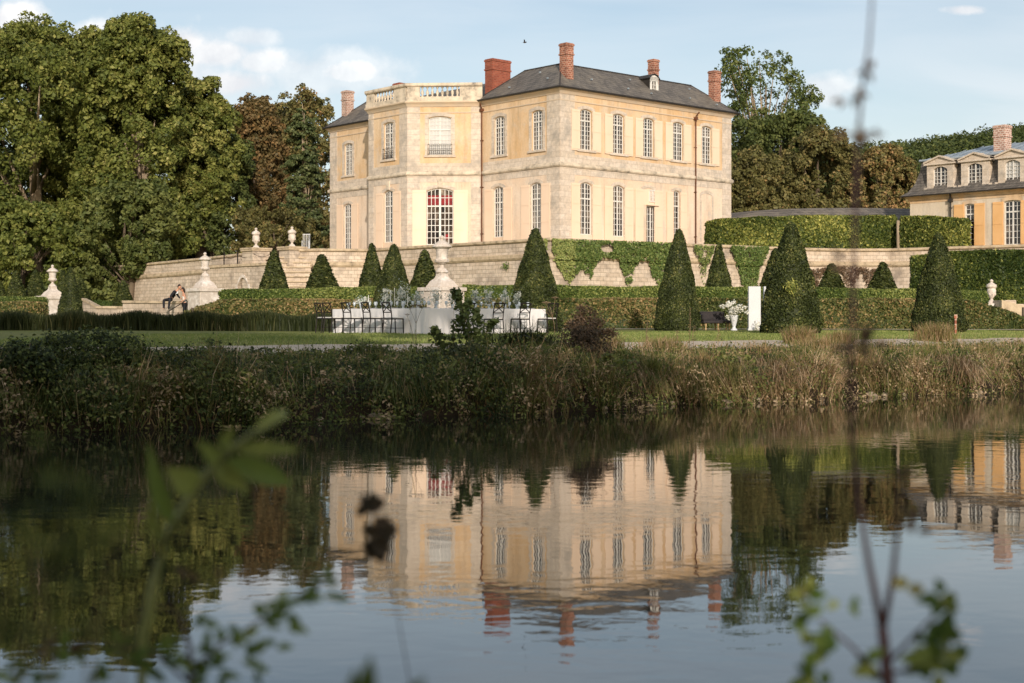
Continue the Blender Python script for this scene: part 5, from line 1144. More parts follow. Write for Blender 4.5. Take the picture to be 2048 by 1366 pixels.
# ---------------------------------------------------------------- the couple (small in the photo, still whole bodies)
def skin_mesh(name, V, E, R, m, parent, sub=2, root=0):
    me = bpy.data.meshes.new(name); me.from_pydata(V, E, []); me.update(); o = link(name, me, parent)
    me.materials.append(m); md = o.modifiers.new('skin', 'SKIN'); md.use_smooth_shade = True
    if not me.skin_vertices: 
        bpy.context.view_layer.objects.active = o
    for i, v in enumerate(me.skin_vertices[0].data): r = R[i]; v.radius = (r, r) if not hasattr(r, '__len__') else r; v.use_root = (i == root)
    s = o.modifiers.new('sub', 'SUBSURF'); s.levels = s.render_levels = sub; return o
def add_skin(name, V, E, R, m, parent, sub=2, root=0):
    me = bpy.data.meshes.new(name); bmx = __import__('bmesh').new(); lay = bmx.verts.layers.skin.verify(); vs = [bmx.verts.new(v) for v in V]
    for i, v in enumerate(vs): r = R[i]; v[lay].radius = (r, r) if not hasattr(r, '__len__') else r; v[lay].use_root = (i == root)
    for a, b_ in E: bmx.edges.new((vs[a], vs[b_]))
    bmx.to_mesh(me); bmx.free(); me.materials.append(m); o = link(name, me, parent)
    md = o.modifiers.new('skin', 'SKIN'); md.use_smooth_shade = True; s = o.modifiers.new('sub', 'SUBSURF'); s.levels = s.render_levels = sub; return o
def ball(m, c, r, sq=(1,1,1), n=12):
    m2 = MB(); prof = [(max(.001, math.sin(PI*k/8)), -math.cos(PI*k/8)) for k in range(9)]
    k0 = len(m.v); m2.lathe(prof, n); m.v += [(c[0]+v[0]*r*sq[0], c[1]+v[1]*r*sq[1], c[2]+v[2]*r*sq[2]) for v in m2.v]; m.f += [tuple(k0+i for i in f) for f in m2.f]
def hand(sk, base, d, s=1, hook=-.03):
    """palm + 5 bent fingers appended to a skin chain; returns nothing"""
    V, E, R, wi = sk; d = Vector(d).normalized(); side = d.cross(Vector((0,0,1))).normalized()*s; p = Vector(base)
    V.append(tuple(p+d*.06)); pi = len(V)-1; E.append((wi, pi)); R.append((.035,.02))
    for k, (o, l) in enumerate(((-.03,.06),(-.01,.075),(.01,.08),(.03,.07))):
        a = p+d*.1+side*o; V.append(tuple(a)); E.append((pi, len(V)-1)); R.append(.009); V.append(tuple(a+d*l*.9+Vector((0,0,hook)))); E.append((len(V)-2, len(V)-1)); R.append(.007)
    a = p+d*.07-side*.05; V.append(tuple(a)); E.append((pi, len(V)-1)); R.append(.011); V.append(tuple(a+d*.04-side*.01)); E.append((len(V)-2, len(V)-1)); R.append(.008)
Yc = 79.6; zl_ = wz(602,80)
# man: sits on the ledge, leans over to his left (image right)
mx0 = wx(341, Yc); man = thing('person', 'man in a dark suit sitting on the stone ledge, leaning towards the woman', 'person', (mx0, Yc, zl_), 0)
S = [(0,.1,.12),(.1,.05,.3),(.24,0,.45),(.33,-.02,.53),(.38,-.03,.58),  # pelvis, waist, chest, upper chest, neck base
     (.43,-.03,.64),(.47,-.03,.70)]                                       # neck, skull base
E = [(0,1),(1,2),(2,3),(3,4),(4,5),(5,6)]; R = [(.15,.13),(.14,.11),(.17,.12),(.13,.09),(.07,.07),(.055,.055),(.06,.06)]
S += [(.26,-.19,.5),(.12,-.3,.28),(.06,-.34,.06)]; E += [(3,7),(7,8),(8,9)]; R += [.062,.045,.034]
S += [(.3,.17,.5),(.38,.2,.26),(.52,.12,.14)]; E += [(3,10),(10,11),(11,12)]; R += [.062,.045,.034]
S += [(.02,-.05,.08),(.06,-.42,.06),(.02,-.5,-.38),(.04,-.6,-.44)]; E += [(0,13),(13,14),(14,15),(15,16)]; R += [.09,.075,.05,.038]
S += [(-.08,.05,.08),(-.3,-.32,.04),(-.26,-.46,-.4),(-.26,-.56,-.44)]; E += [(0,17),(17,18),(18,19),(19,20)]; R += [.09,.075,.05,.038]
V_ = list(S); E_ = list(E); R_s = [tuple(q*.93 for q in r) if hasattr(r,'__len__') else r*.88 for r in R]
hand((V_,E_,R_s,9), (.06,-.34,.06), (-.1,-.1,-.3)); hand((V_,E_,R_s,12), (.52,.12,.14), (.5,-.1,.1))
body = add_skin('body', V_, E_, R_s, M['skin'], man)
V2 = S[:5]+S[7:13]; add_skin('jacket', V2, [(0,1),(1,2),(2,3),(3,4),(3,5),(5,6),(6,7),(3,8),(8,9),(9,10)], [(.17,.15),(.155,.125),(.185,.135),(.145,.105),(.075,.075),.075,.056,.044,.075,.056,.044], M['suit'], man)
V3 = [S[0]]+S[13:21]; add_skin('trousers', V3, [(0,1),(1,2),(2,3),(3,4),(0,5),(5,6),(6,7),(7,8)], [(.165,.14),.105,.085,.06,.05,.105,.085,.06,.05], M['suit'], man)
def head(par, c, face, hair_len, mt_h):
    m = MB(); ball(m, c, .115, (.82,.95,1.05)); f = Vector(face).normalized(); sd = f.cross(Vector((0,0,1))).normalized(); c = Vector(c)
    ball(m, tuple(c+f*.11+Vector((0,0,-.015))), .02, n=6); ball(m, tuple(c+f*.085+Vector((0,0,-.07))), .035, (1,1,.7), n=6)
    for s_ in (-1,1): ball(m, tuple(c+sd*.1*s_), .03, (.5,.8,1.1), n=6)
    h = m.build('head', M['skin'], par, smooth=True); m = MB()
    for s_ in (-1,1): ball(m, tuple(c+f*.095+sd*.035*s_+Vector((0,0,.015))), .011, n=6)
    ball(m, tuple(c+f*.103+Vector((0,0,-.055))), .018, (.6,1,.35), n=6); m.build('eyes_and_mouth', M['hair'], h)
    m = MB(); ball(m, tuple(c-f*.025+Vector((0,0,.03))), .125, (.86,.95,1.0)); 
    if hair_len: ball(m, tuple(c-f*.09+Vector((0,0,-.06))), .09, (.8,.8,1.3))
    m.build('hair', M[mt_h], par, smooth=True)
head(man, (.52,-.03,.78), (.75,-.35,-.25), 0, 'hair')
m = MB(); m.quad((.3,-.125,.36),(.44,-.1,.42),(.46,-.09,.56),(.36,-.125,.5)); m.quad((.3,-.1,.36),(.44,-.075,.42),(.46,-.065,.56),(.36,-.1,.5)); m.build('shirt_front', M['white_paint'], man)
wxm = wx(368, Yc); wo = thing('person', 'woman with dark hair and pale top leaning towards the man in the suit', 'person', (wxm, Yc+.15, zl_-.5), 0)
S = [(0,0,.35),(-.01,0,.52),(-.04,0,.74),(-.06,0,.86),(-.07,0,.92),(-.08,0,.98),(-.09,0,1.04),(.02,-.15,.84),(.1,-.24,.62),(-.06,-.26,.5),(-.02,.15,.84),(.02,.22,.6),(-.14,.2,.46),
     (.02,-.08,.3),(-.02,-.1,-.08),(0,-.06,-.42),(-.02,-.16,-.45),(0,.08,.3),(0,.1,-.08),(.02,.1,-.42),(0,0,-.45)]
E = [(0,1),(1,2),(2,3),(3,4),(4,5),(5,6),(3,7),(7,8),(8,9),(3,10),(10,11),(11,12),(0,13),(13,14),(14,15),(15,16),(0,17),(17,18),(18,19),(19,20)]
R = [(.13,.12),(.1,.09),(.13,.1),(.1,.075),.05,.045,.05,.045,.034,.027,.045,.034,.027,.085,.06,.042,.032,.085,.06,.042,.032]
V_ = list(S); E_ = list(E); R_s = list(R); hand((V_,E_,R_s,9), S[9], (-.3,0,-.1)); hand((V_,E_,R_s,12), S[12], (-.3,0,-.1))
add_skin('body', V_, E_, R_s, M['skin'], wo)
add_skin('top', S[:4], [(0,1),(1,2),(2,3)], [(.15,.135),(.115,.105),(.145,.115),(.105,.085)], M['cushion'], wo)
add_skin('trousers', [S[0]]+S[13:16]+S[17:20], [(0,1),(1,2),(2,3),(0,4),(4,5),(5,6)], [(.15,.14),.1,.075,.055,.1,.075,.055], M['suit'], wo)
head(wo, (-.12,0,1.13), (-.8,-.35,.15), 1, 'hair')
t = thing('handrail', 'thin sloping metal handrail in front of the couple', 'handrail', (wx(338,78.5),78.5,1.4)); m = MB()
a = (0,0,wz(622,78.5)-1.4); b_ = (wx(374,78.5)-wx(338,78.5),0,wz(600,78.5)-1.4); m.tube([a,b_], .025, 6); m.build('rail', M['iron'], t); m = MB(); m.tube([(a[0],0,-.1),a], .02, 5); m.tube([(b_[0],0,-.1),b_], .02, 5); m.build('post', M['iron'], t)
# a bird high over the bay
t = thing('bird', 'tiny dark bird flying above the house roof', 'bird', (wx(1049,95),95,wz(85,95))); m = MB(); ball(m, (0,0,0), .09, (1,.5,.5), n=8); ball(m, (.1,0,.02), .045, n=6); m.build('body', M['hair'], t)
m = MB(); m.poly([(-.03,.03,.02),(.05,.03,.02),(.02,.2,.16),(-.06,.22,.15)]); m.poly([(-.03,-.03,.02),(.05,-.03,.02),(.02,-.2,.16),(-.06,-.22,.15)]); m.poly([(-.08,0,0),(-.17,.03,.01),(-.17,-.03,.01)]); m.build('wings', M['hair'], t)
# ---------------------------------------------------------------- shaded iris border on the lawn
P = [(wx(-60,51),51),(wx(240,50.5),50.5),(wx(500,49.5),49.5),(wx(652,48.6),48.6),(wx(706,48.4),48.4)]
px_ = np.array([p[0] for p in P]); py_ = np.array([p[1] for p in P])
n = 26000; x = RNG.uniform(px_[0], px_[-1], n); y = np.interp(x, px_, py_)+RNG.uniform(-.1,1.2,n); B = np.stack([x, y, zg(x,y)-.02],1)
pxx = x/y*F+CX; H = np.interp(pxx, [-60,500,640,706], [.68,.7,.64,.5])*RNG.uniform(.6,1.05,n)*(1+.12*np.sin(x*2.7)); 
V, Q = blades(B, H, RNG.uniform(.03,.05,n), RNG.normal(size=(n,2))*.14, .3); T = np.repeat(np.clip(.4+RNG.normal(size=n)*.25+.2*np.sin(x*1.1),0,1), 2)
tag(np_mesh('iris_border', V, Q, T, M['lf_iris']), 'dark shaded border of upright iris leaves along the lawn', 'plants', kind='stuff')
# lawn blades along the visible near edge
n = 60000; x = RNG.uniform(-11, 19, n); t = RNG.uniform(5.6, 16, n); y = shore(x)+t/.827; B = np.stack([x,y,zg(x,y)],1)
V, Q = blades(B, RNG.uniform(.03,.075,n), RNG.uniform(.012,.025,n), RNG.normal(size=(n,2))*.35, .3); T = np.repeat(np.clip(.52+.16*np.sin(x*.9)*np.sin(y*.7)+RNG.normal(size=n)*.18,0,1), 2)
M['lf_lawn'] = leafmat('lawn_blades', [(0,(.08,.11,.025)),(.6,(.16,.19,.05)),(1,(.3,.27,.11))], .25)
tag(np_mesh('lawn_grass', V, Q, T, M['lf_lawn']), 'short green lawn grass between the path and the hedges', 'grass', kind='stuff')
# ---------------------------------------------------------------- river bank growth
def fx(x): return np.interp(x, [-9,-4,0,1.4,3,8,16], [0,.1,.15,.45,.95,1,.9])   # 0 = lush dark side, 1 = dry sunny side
def hgt(x, t):
    base = np.interp(t, [-.2,.3,1.0,1.6,2.2,3.0,3.4], [.22,.38,.26,.11,.045,.02,.008])
    lump = 1+.45*np.sin(x*1.7+t*1.1)*np.sin(x*.63+1)+.25*np.sin(x*4.1+t*2)
    big = np.interp(x, [-9,-7,-6.6,-5.4,-4.7,-3.9,-1.8,-1.4,-.6,1.2,1.9,3,16], [1.6,1.7,2.1,2.3,1.9,1.05,1.0,1.5,2.0,1.8,1.1,1.0,1.0])
    return np.maximum(base*lump*np.where(t > .8, big, 1+(big-1)*.4), .03)
def yy(x, t): return shore(x)+(t-wob(x))/.827
n = 150000; x = RNG.uniform(-10, 17, n); t = RNG.uniform(-.15, 3.45, n); h = hgt(x, t); y = yy(x, t); v = RNG.uniform(size=n)**.6
C = np.stack([x, y-.15*(t < .5), zg(x,y)+h*v*RNG.uniform(.7,1.05,n)+.02],1); C[:,2] = np.maximum(C[:,2], .03)
C += RNG.normal(size=C.shape)*.02
N = np.stack([RNG.normal(size=n)*.7, -.5+RNG.normal(size=n)*.6, .7+RNG.normal(size=n)*.5],1)
patch = np.array([mnoise.noise((a*1.6, b*2.2, 0)) for a, b in zip(x[::10], t[::10])]); patch = np.repeat(patch, 10)[:n]
# group leaves so that ten neighbours share one plant
k = n//10; i0 = np.repeat(np.arange(k)*10, 10); sx = RNG.normal(size=(n,3))*np.array([.07,.07,.06]); C2 = C[i0]+sx; C = C2; C[:,2] = np.maximum(C[:,2], .02)
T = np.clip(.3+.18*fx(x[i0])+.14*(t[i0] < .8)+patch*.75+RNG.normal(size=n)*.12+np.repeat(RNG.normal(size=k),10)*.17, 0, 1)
kp = RNG.uniform(size=n) < 1-.5*fx(C[:,0]); C, N, T = C[kp], N[kp], T[kp]; n = len(C)
V, Q = cards(C, N, RNG.uniform(.03,.085,n)*np.where(fx(C[:,0]) < .5, 1.15, .95), .5)
tag(np_mesh('bank_herbs', V, Q, T, M['lf_bank']), 'tangled weeds and low herbs covering the river bank', 'plants', kind='stuff')
# grasses, upright and arching
n = 190000; x = RNG.uniform(-10, 17, n); t = RNG.uniform(-.1, 3.3, n); pnz = np.array([mnoise.noise((a*1.1+7, b*1.3, 3)) for a, b in zip(x[::7], t[::7])]); pnz = np.repeat(pnz, 7)[:n]; 
keep = RNG.uniform(size=n) < (.25+.6*fx(x))*np.clip(.55+1.9*np.sin(x*2.3+1.7*np.sin(x*.9))*np.sin(t*1.6+x*1.9), .12, 1); x = x[keep]; t = t[keep]; n = len(x)
cl = np.round(x*3.2+t*.7)/3.2; x = x*.45+cl*.55+RNG.normal(size=n)*.05; y = yy(x, t); B = np.stack([x,y,zg(x,y)-.02],1); gp2 = np.array([mnoise.noise((a*.9+20, b*1.1, 5)) for a, b in zip(x[::5], t[::5])]); gp2 = np.repeat(gp2, 5); gp2 = np.concatenate([gp2, np.zeros(max(0,n-len(gp2)))])[:n]
H = hgt(x,t)*RNG.uniform(.5,1.5,n)*(1+.5*gp2)
cl_l = np.sin(np.round(x*4)*7.3)*.3; lean = np.stack([cl_l+RNG.normal(size=n)*.45, -.18+RNG.normal(size=n)*.4],1)
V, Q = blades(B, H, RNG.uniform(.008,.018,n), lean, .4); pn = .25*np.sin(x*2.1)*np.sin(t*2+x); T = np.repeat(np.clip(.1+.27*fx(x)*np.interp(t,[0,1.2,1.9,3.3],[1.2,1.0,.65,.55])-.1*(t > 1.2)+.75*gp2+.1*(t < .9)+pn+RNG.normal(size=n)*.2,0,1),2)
tag(np_mesh('bank_grass', V, Q, T, M['lf_straw']), 'mixed green and straw coloured grasses standing on the river bank', 'grass', kind='stuff')
n = 4200; x = RNG.uniform(-9, 17, n); cl = np.round(x*1.1)/1.1+RNG.normal(size=n)*.16; x = np.where(RNG.uniform(size=n) < .7, cl, x); t = RNG.uniform(.6, 3.1, n); y = yy(x, t); B = np.stack([x,y,zg(x,y)],1); H = RNG.uniform(.2,.62,n)*np.interp(t,[.6,2,3.1],[1.1,.9,.6])
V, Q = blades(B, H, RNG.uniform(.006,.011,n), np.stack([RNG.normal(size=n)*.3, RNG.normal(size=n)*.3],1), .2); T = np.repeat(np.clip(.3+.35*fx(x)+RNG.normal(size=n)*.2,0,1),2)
tag(np_mesh('tall_wild_grass', V, Q, T, M['lf_straw']), 'thin wild grass stalks standing above the river bank', 'grass', kind='stuff')
# dead grass hanging to the water along the shore
n = 26000; x = RNG.uniform(-10, 17, n); x = x[RNG.uniform(size=n) < np.clip(.35+.9*np.sin(x*1.9+2*np.sin(x*.7)),.08,1)]; n = len(x); cl = np.round(x*2.6)/2.6; x = x*.7+cl*.3+RNG.normal(size=n)*.06; t = RNG.uniform(.12,.85,n); y = yy(x,t); B = np.stack([x,y,zg(x,y)+.02],1)
B[:,2] += RNG.uniform(.0,.16,n); H = RNG.uniform(.15,.5,n)
lean = np.stack([.05+RNG.normal(size=n)*.45, -.85+RNG.normal(size=n)*.25],1); V, Q = blades(B, H, RNG.uniform(.008,.02,n), lean, 1.15)
V[:,2] = np.maximum(V[:,2], .004); T = np.repeat(np.clip(.3+.35*fx(x)+.2*np.sin(x*1.3)+RNG.normal(size=n)*.22,0,1),2)
tag(np_mesh('hanging_grass', V, Q, T, M['lf_straw']), 'dead reddish straw hanging from the bank down to the water', 'grass', kind='stuff')
# individual weeds: nettles, docks, rushes in clumps of their own size and colour
parts = []; pb = []
rs = np.random.default_rng(77)
for k in range(120):
    x0 = rs.uniform(-9.5, 16.5); t0 = rs.uniform(.2, 1.9); y0 = float(yy(x0, t0)); z0 = zgf(x0, y0); h = rs.uniform(.18,.5)*np.interp(t0,[0,1,2.3],[1,1,.45]); r = rs.uniform(.08,.26); tl = np.clip(rs.normal(.3,.16)+.12*fx(x0), .02, .95); sz = rs.uniform(.04,.1); n = int(rs.uniform(120,380)*(.5+fx(x0)*.5 if rs.uniform()<.5 else 1))
    if rs.uniform() < .62:
        v = rs.uniform(0,1,n); C = np.stack([x0+rs.normal(size=n)*r*(1.1-.6*v), y0+rs.normal(size=n)*r*(1.1-.6*v), z0+v*h],1); V, Q = cards(C, rs.normal(size=(n,3))*.6+np.array([0,-.3,.7]), sz*rs.uniform(.6,1.3,n), rs.uniform(.3,.8)); parts.append((V, Q, np.clip(tl+rs.normal(size=n)*.1,0,1)))
    else:
        n = int(n*.7); B = np.stack([x0+rs.normal(size=n)*r*.5, y0+rs.normal(size=n)*r*.5, np.full(n, z0)],1); V, Q = blades(B, rs.uniform(.6,1.2,n)*h*1.5, rs.uniform(.01,.02,n), rs.normal(size=(n,2))*.4, .5); pb.append((V, Q, np.repeat(np.clip(tl+rs.normal(size=n)*.12,0,1),2)))
tag(np_mesh('bank_weeds', *join_np(parts), M['lf_bank']), 'clumps of leafy weeds of many sizes scattered over the river bank', 'plants', kind='stuff')
tag(np_mesh('bank_rushes', *join_np(pb), M['lf_straw']), 'tufts of rushes and long grass scattered over the river bank', 'grass', kind='stuff')
# stones at the waterline
rk = [(-2.25,.11),(-1.95,.05),(-2.5,.06),(-1.6,.06),(-3.1,.07),(.6,.06),(4.2,.1),(4.9,.11),(5.3,.05),(7.7,.14),(8.05,.09),(3.1,.07),(9.3,.07),(6.3,.06),(1.7,.06),(2.6,.05),(10.4,.08),(8.5,.06),(-.4,.05),(5.9,.07)]
for k, (x, r) in enumerate(rk):
    y = float(yy(x, .03)); m = MB(); rs = random.Random(k); ball(m, (0,0,0), r, (rs.uniform(.9,1.5),rs.uniform(.7,1.1),rs.uniform(.55,.8)), 10)
    m.v = [tuple(c*(1+.22*mnoise.noise(Vector(v)*9/ (r*10)+Vector((k,0,0)))) for c in v) for v in m.v]
    o = m.build('stone', M['rock']); o.location = (x, y, .03); o.rotation_euler = (0,0,k)
    big = {9:'largest pale stone at the waterline, below the tall straw on the sunny bank',0:'pale rounded stone at the shaded waterline beside the arching sedge'}.get(k)
    if big: tag(o, big, 'stone')
    else: tag(o, 'small pale stone lying at the waterline of the river bank', 'stone', 'small stones at the waterline')
# arching sedge by the water
def strap(m, base, d, L_, w, rise=.5, drop=.6, n=9):
    d = Vector((d[0], d[1], 0)).normalized(); s = d.cross(Vector((0,0,1))); P = []
    for i in range(n+1):
        t = i/n; p = Vector(base)+d*(L_*t)+Vector((0,0,rise*math.sin(PI*min(1,t*1.15)*.6)*1.0-drop*t*t)); ww = w*(1-t**3)*.5+.001; P.append((p-s*ww, p+s*ww))
    for (a, b), (c, e_) in zip(P, P[1:]): m.quad(a, b, e_, c)
M['sedge'] = mat('pale_green_sedge', (.22,.25,.07), (.32,.33,.12), 3, .5)
x = wx(806,25.2); y = 25.0; t = thing('sedge_tuft', 'pale green arching sedge leaves dipping into the water at the shaded bank', 'plant', (x,y,.5)); m = MB()
for a, L_, dr in ((-1.9,.5,.95),(-1.75,.52,1.0),(-1.3,.5,.95),(-1.1,.42,.8),(-2.5,.55,.85),(-.7,.5,.8),(-.3,.55,.7),(-2.9,.5,.8)): strap(m, (0,0,0), (math.cos(a)*.9, math.sin(a)*.6), L_, .026, .12, dr*.55)
m.build('leaves', M['sedge'], t); m = MB()
m.tube([(0,0,0),(.1,.02,.35),(.2,.04,.75),(.24,.05,1.0)], [.007,.006,.005,.003], 5); m.build('stalk', M['sedge'], t)
x = wx(860,24.6); t = thing('sedge_leaf', 'single bent pale green leaf lying out from the bank right of the arching sedge', 'leaf', (x,24.8,.42)); m = MB(); strap(m, (0,0,0), (.9,-.4), .32, .03, .02, .14); m.build('blade', M['sedge'], t)
# young alder before the table
def leafy_shrub(name, label, cat, loc, stems, nl, ls, mt, tl=.4, spread=.12, clump=None, asp=.8):
    t = thing(name, label, cat, loc); m = MB(); C = []; 
    for pts, r in stems: m.tube(pts, [r*(1-.8*i/(len(pts)-1)) for i in range(len(pts))], 5)
    m.build('stems', M['stem_near'], t)
    wts = np.array([sum((Vector(b)-Vector(a)).length for a, b in zip(p, p[1:])) for p, _ in stems]); wts /= wts.sum()
    for pts, r in [stems[i] for i in RNG.choice(len(stems), nl, p=wts)]:
        u = random.random()**.8*(len(pts)-1); i = min(int(u), len(pts)-2); p = Vector(pts[i]).lerp(Vector(pts[i+1]), u-i); s = spread*(1.1-.6*u/(len(pts)-1)); C.append((p.x+random.gauss(0,s), p.y+random.gauss(0,s), p.z+random.gauss(0,s*.5)))
    C = np.array(C); n = len(C); V, Q = cards(C, RNG.normal(size=(n,3))*.8+np.array([0,-.4,.6]), ls*RNG.uniform(.7,1.3,n), asp); np_mesh('leaves', V, Q, np.clip(tl+RNG.normal(size=n)*.2,0,1), M[mt], t); return t
Ya = 28.2; ax0 = wx(925,Ya); st_ = []
def pp(px, py, Y, ox, oz=1.0): return (wx(px,Y)-ox, 0, wz(py,Y)-oz)
for pl_ in ([(930,740),(938,680),(932,640),(915,600),(910,578)],[(920,740),(905,690),(915,650),(935,615),(938,600)],[(915,745),(890,700),(872,665),(868,655)],[(940,740),(965,700),(975,660),(990,640)],[(930,740),(945,690),(955,645),(950,620)],[(925,745),(912,715),(905,700)],[(950,745),(985,715),(1010,690)],[(910,745),(880,725),(860,710)]):
    st_.append(([(*pp(a,b_,Ya,ax0)[:1], random.uniform(-.12,.12), pp(a,b_,Ya,ax0)[2]) for a, b_ in pl_], .012))
leafy_shrub('young_alder', 'young alder with dark rounded leaves standing on the bank in front of the table', 'shrub', (ax0,Ya,1.0), st_, 1900, .085, 'lf_dark', .25, .085, asp=.95)
# lower leafy mass on the bank below it
def mass(name, label, cat, cpx, cpy, Y, wpx, hpx, n, size, mt, tl, dep=.4, asp=.6):
    c = np.array([wx(cpx,Y), Y, wz(cpy,Y)]); g = RNG.normal(size=(n//12,3)); g = unit(g)*RNG.uniform(.2,1,(n//12,1))**.4; g = np.repeat(g, 12, 0); C = g*np.array([wpx/2/F*Y, dep, hpx/2/F*Y])+RNG.normal(size=g.shape)*.045
    z0 = zgf(c[0], c[1]); C[:,2] = np.maximum(C[:,2], z0-c[2]-.6); V, Q = cards(C, g+RNG.normal(size=g.shape)*.6+np.array([0,-.3,.4]), size*RNG.uniform(.6,1.4,len(C)), asp)
    t = thing(name, label, cat, (c[0],c[1],z0)); V = V+np.array([0,0,c[2]-z0]); np_mesh('leaves', V, Q, np.clip(tl+RNG.normal(size=len(C))*.2,0,1), M[mt], t); m = MB()
    for k in range(7): e_ = C[random.randrange(len(C))]; m.tube([(random.uniform(-.1,.1),0,-.1),(e_[0]*.5,e_[1]*.5,(e_[2]+c[2]-z0)*.5),(e_[0],e_[1],e_[2]+c[2]-z0)], [.012,.008,.004], 5)
    m.build('stems', M['stem_near'], t); return t
mass('bramble_bush', 'dark leafy bramble spilling down the bank below the young alder', 'shrub', 925, 745, 26.8, 190, 110, 6500, .075, 'lf_iris', .55, .5)
mass('dark_bush', 'dark tangled bush at the left, rising above the lawn edge', 'shrub', 180, 712, 22.6, 260, 110, 6500, .06, 'lf_bank', .22, .5)
mass('dark_bush', 'dark low bush on the bank at the left edge of the photo', 'shrub', 40, 745, 21.2, 170, 130, 6000, .06, 'lf_bank', .12, .4)
mass('dark_bush', 'greyish rounded weed bush on the bank left of the young alder', 'shrub', 735, 715, 27.0, 100, 60, 2600, .05, 'lf_bank', .3, .35)
mass('rush_bush', 'green bush on the bank between the young alder and the brown dock', 'shrub', 1050, 715, 28.6, 130, 100, 4200, .06, 'lf_bank', .25, .45)
# grassy fountain of long green blades between alder and dock
n = 900; x0_ = wx(1050,28.4); B = np.stack([x0_+RNG.normal(size=n)*.28, 28.4+RNG.normal(size=n)*.15, np.full(n,.86)],1); V, Q = blades(B, RNG.uniform(.4,.95,n), RNG.uniform(.012,.022,n), np.stack([RNG.normal(size=n)*.5, -.2+RNG.normal(size=n)*.3],1), .6)
tag(np_mesh('long_grass_clump', V, Q, np.repeat(np.clip(.25+RNG.normal(size=n)*.2,0,1),2), M['lf_iris']), 'fountain of long dark green grass blades right of the young alder', 'grass clump')
# brown dock plant
Yd = 29.2; dx0 = wx(1170,Yd); st_ = []
for k in range(15):
    px1 = 1170+random.gauss(0,36); py1 = 600+abs(px1-1170)*.9+random.uniform(0,25); st_.append(([(random.uniform(-.1,.1),random.uniform(-.1,.1),-.05),((wx((px1+1170*1.5)/2.5,Yd)-dx0),random.uniform(-.12,.12),.35),(wx(px1,Yd)-dx0,random.uniform(-.15,.15),wz(py1,Yd)-1.0)], .009))
leafy_shrub('dock_plant', 'tall rusty brown seed heads of dock standing on the bank right of the table', 'plant', (dx0,Yd,1.0), st_, 5200, .05, 'lf_dock', .45, .1, asp=.6)
mass('dark_bush', 'dark reddish weed bush around the foot of the brown dock', 'shrub', 1165, 705, 28.6, 120, 130, 5200, .055, 'lf_dock', .22, .4)
mass('dark_bush', 'dark green weed bush low on the bank between the alder and the dock', 'shrub', 1085, 765, 27.4, 200, 90, 5200, .06, 'lf_bank', .16, .4)
mass('dark_bush', 'dark weed bush hanging to the water below the bramble', 'shrub', 985, 790, 26.2, 170, 70, 3600, .06, 'lf_bank', .2, .35)
# dried umbels
def umbel(name, label, px, pyb, pyt, Y, heads, lean=0, r=.006, mt='stem_near', group=None):
    x = wx(px,Y); z0 = wz(pyb,Y); t = thing(name, label, 'plant', (x,Y,z0), 0, group); H = wz(pyt,Y)-z0; m = MB(); m.tube([(0,0,-.1),(lean*.3,0,H*.5),(lean,0,H*.85)], [r*1.3,r,r*.7], 5)
    hd = MB()
    for dx, dz, rr in heads:
        c = Vector((dx, random.uniform(-.05,.05), dz)); b0 = Vector((lean*.6,0,H*.62)) if dx else Vector((lean,0,H*.85)); m.tube([b0, b0.lerp(c,.6)+Vector((0,0,-.02)), c-Vector((0,0,.06))], r*.55, 4)
        for k in range(12):
            a = 2.4*k; q = rr*math.sqrt(k/12); e_ = c+Vector((q*math.cos(a), q*math.sin(a), -.25*q)); m.tube([c-Vector((0,0,.06)), e_], r*.25, 3); ball(hd, tuple(e_), rr*.17, (1,1,.5), 5)
    m.build('stem', M[mt], t); hd.build('seed_head', M[mt], t); return t
M['dry_stem'] = mat('dry_straw_stem', (.2,.13,.07), (.3,.21,.12), 6, .8)
umbel('dry_umbel', 'dried umbel seed head in front of the near corner of the white table', 832, 705, 612, 29, [(.0,.98,.12),(-.12,.93,.05),(.12,.95,.06)], r=.006)
umbel('dry_umbel', 'smaller leaning dried umbel left of the one at the table corner', 828, 705, 628, 29.4, [(-.14,.8,.06)], lean=-.1, r=.004)
umbel('dry_umbel', 'pale dried umbel leaning over the right end of the table', 1112, 700, 598, 29.4, [(-.2,1.0,.1),(-.02,1.1,.08),(-.28,.9,.05)], lean=-.12, r=.007, mt='dry_stem')
for k, (px, pyt, Y, lab) in enumerate(((1293,640,31,'tall brown seed stalk left of two others by the big cone on the sunny bank'),(1378,615,31.5,'tallest thin brown seed stalk standing on the sunny bank'),(1387,650,31.2,'pale thin stalk just right of the tallest seed stalk'),(1436,655,32,'pale forked stalk on the bank below the black bench'),(1352,660,31.3,'short brown seed stalk on the bank below the big cone'))):
    x = wx(px,Y); z0 = 1.0; t = thing('seed_stalk', lab, 'plant', (x,Y,z0)); H = wz(pyt,Y)-z0; m = MB(); m.tube([(0,0,-.75),(.01,0,0),(.03*math.sin(k*2),0,H*.6),(.02,0,H)], [.008,.007,.006,.003], 5); m.build('stem', M['dry_stem'], t)
    n = 90; v = RNG.uniform(.35,1,n); C = np.stack([.02+RNG.normal(size=n)*.02, RNG.normal(size=n)*.02, v*H],1); V, Q = cards(C, RNG.normal(size=(n,3)), .022, .6); np_mesh('seeds', V, Q, np.clip(.6+RNG.normal(size=n)*.2,0,1), M['lf_dock'] if k % 2 == 0 else M['lf_straw'], t)
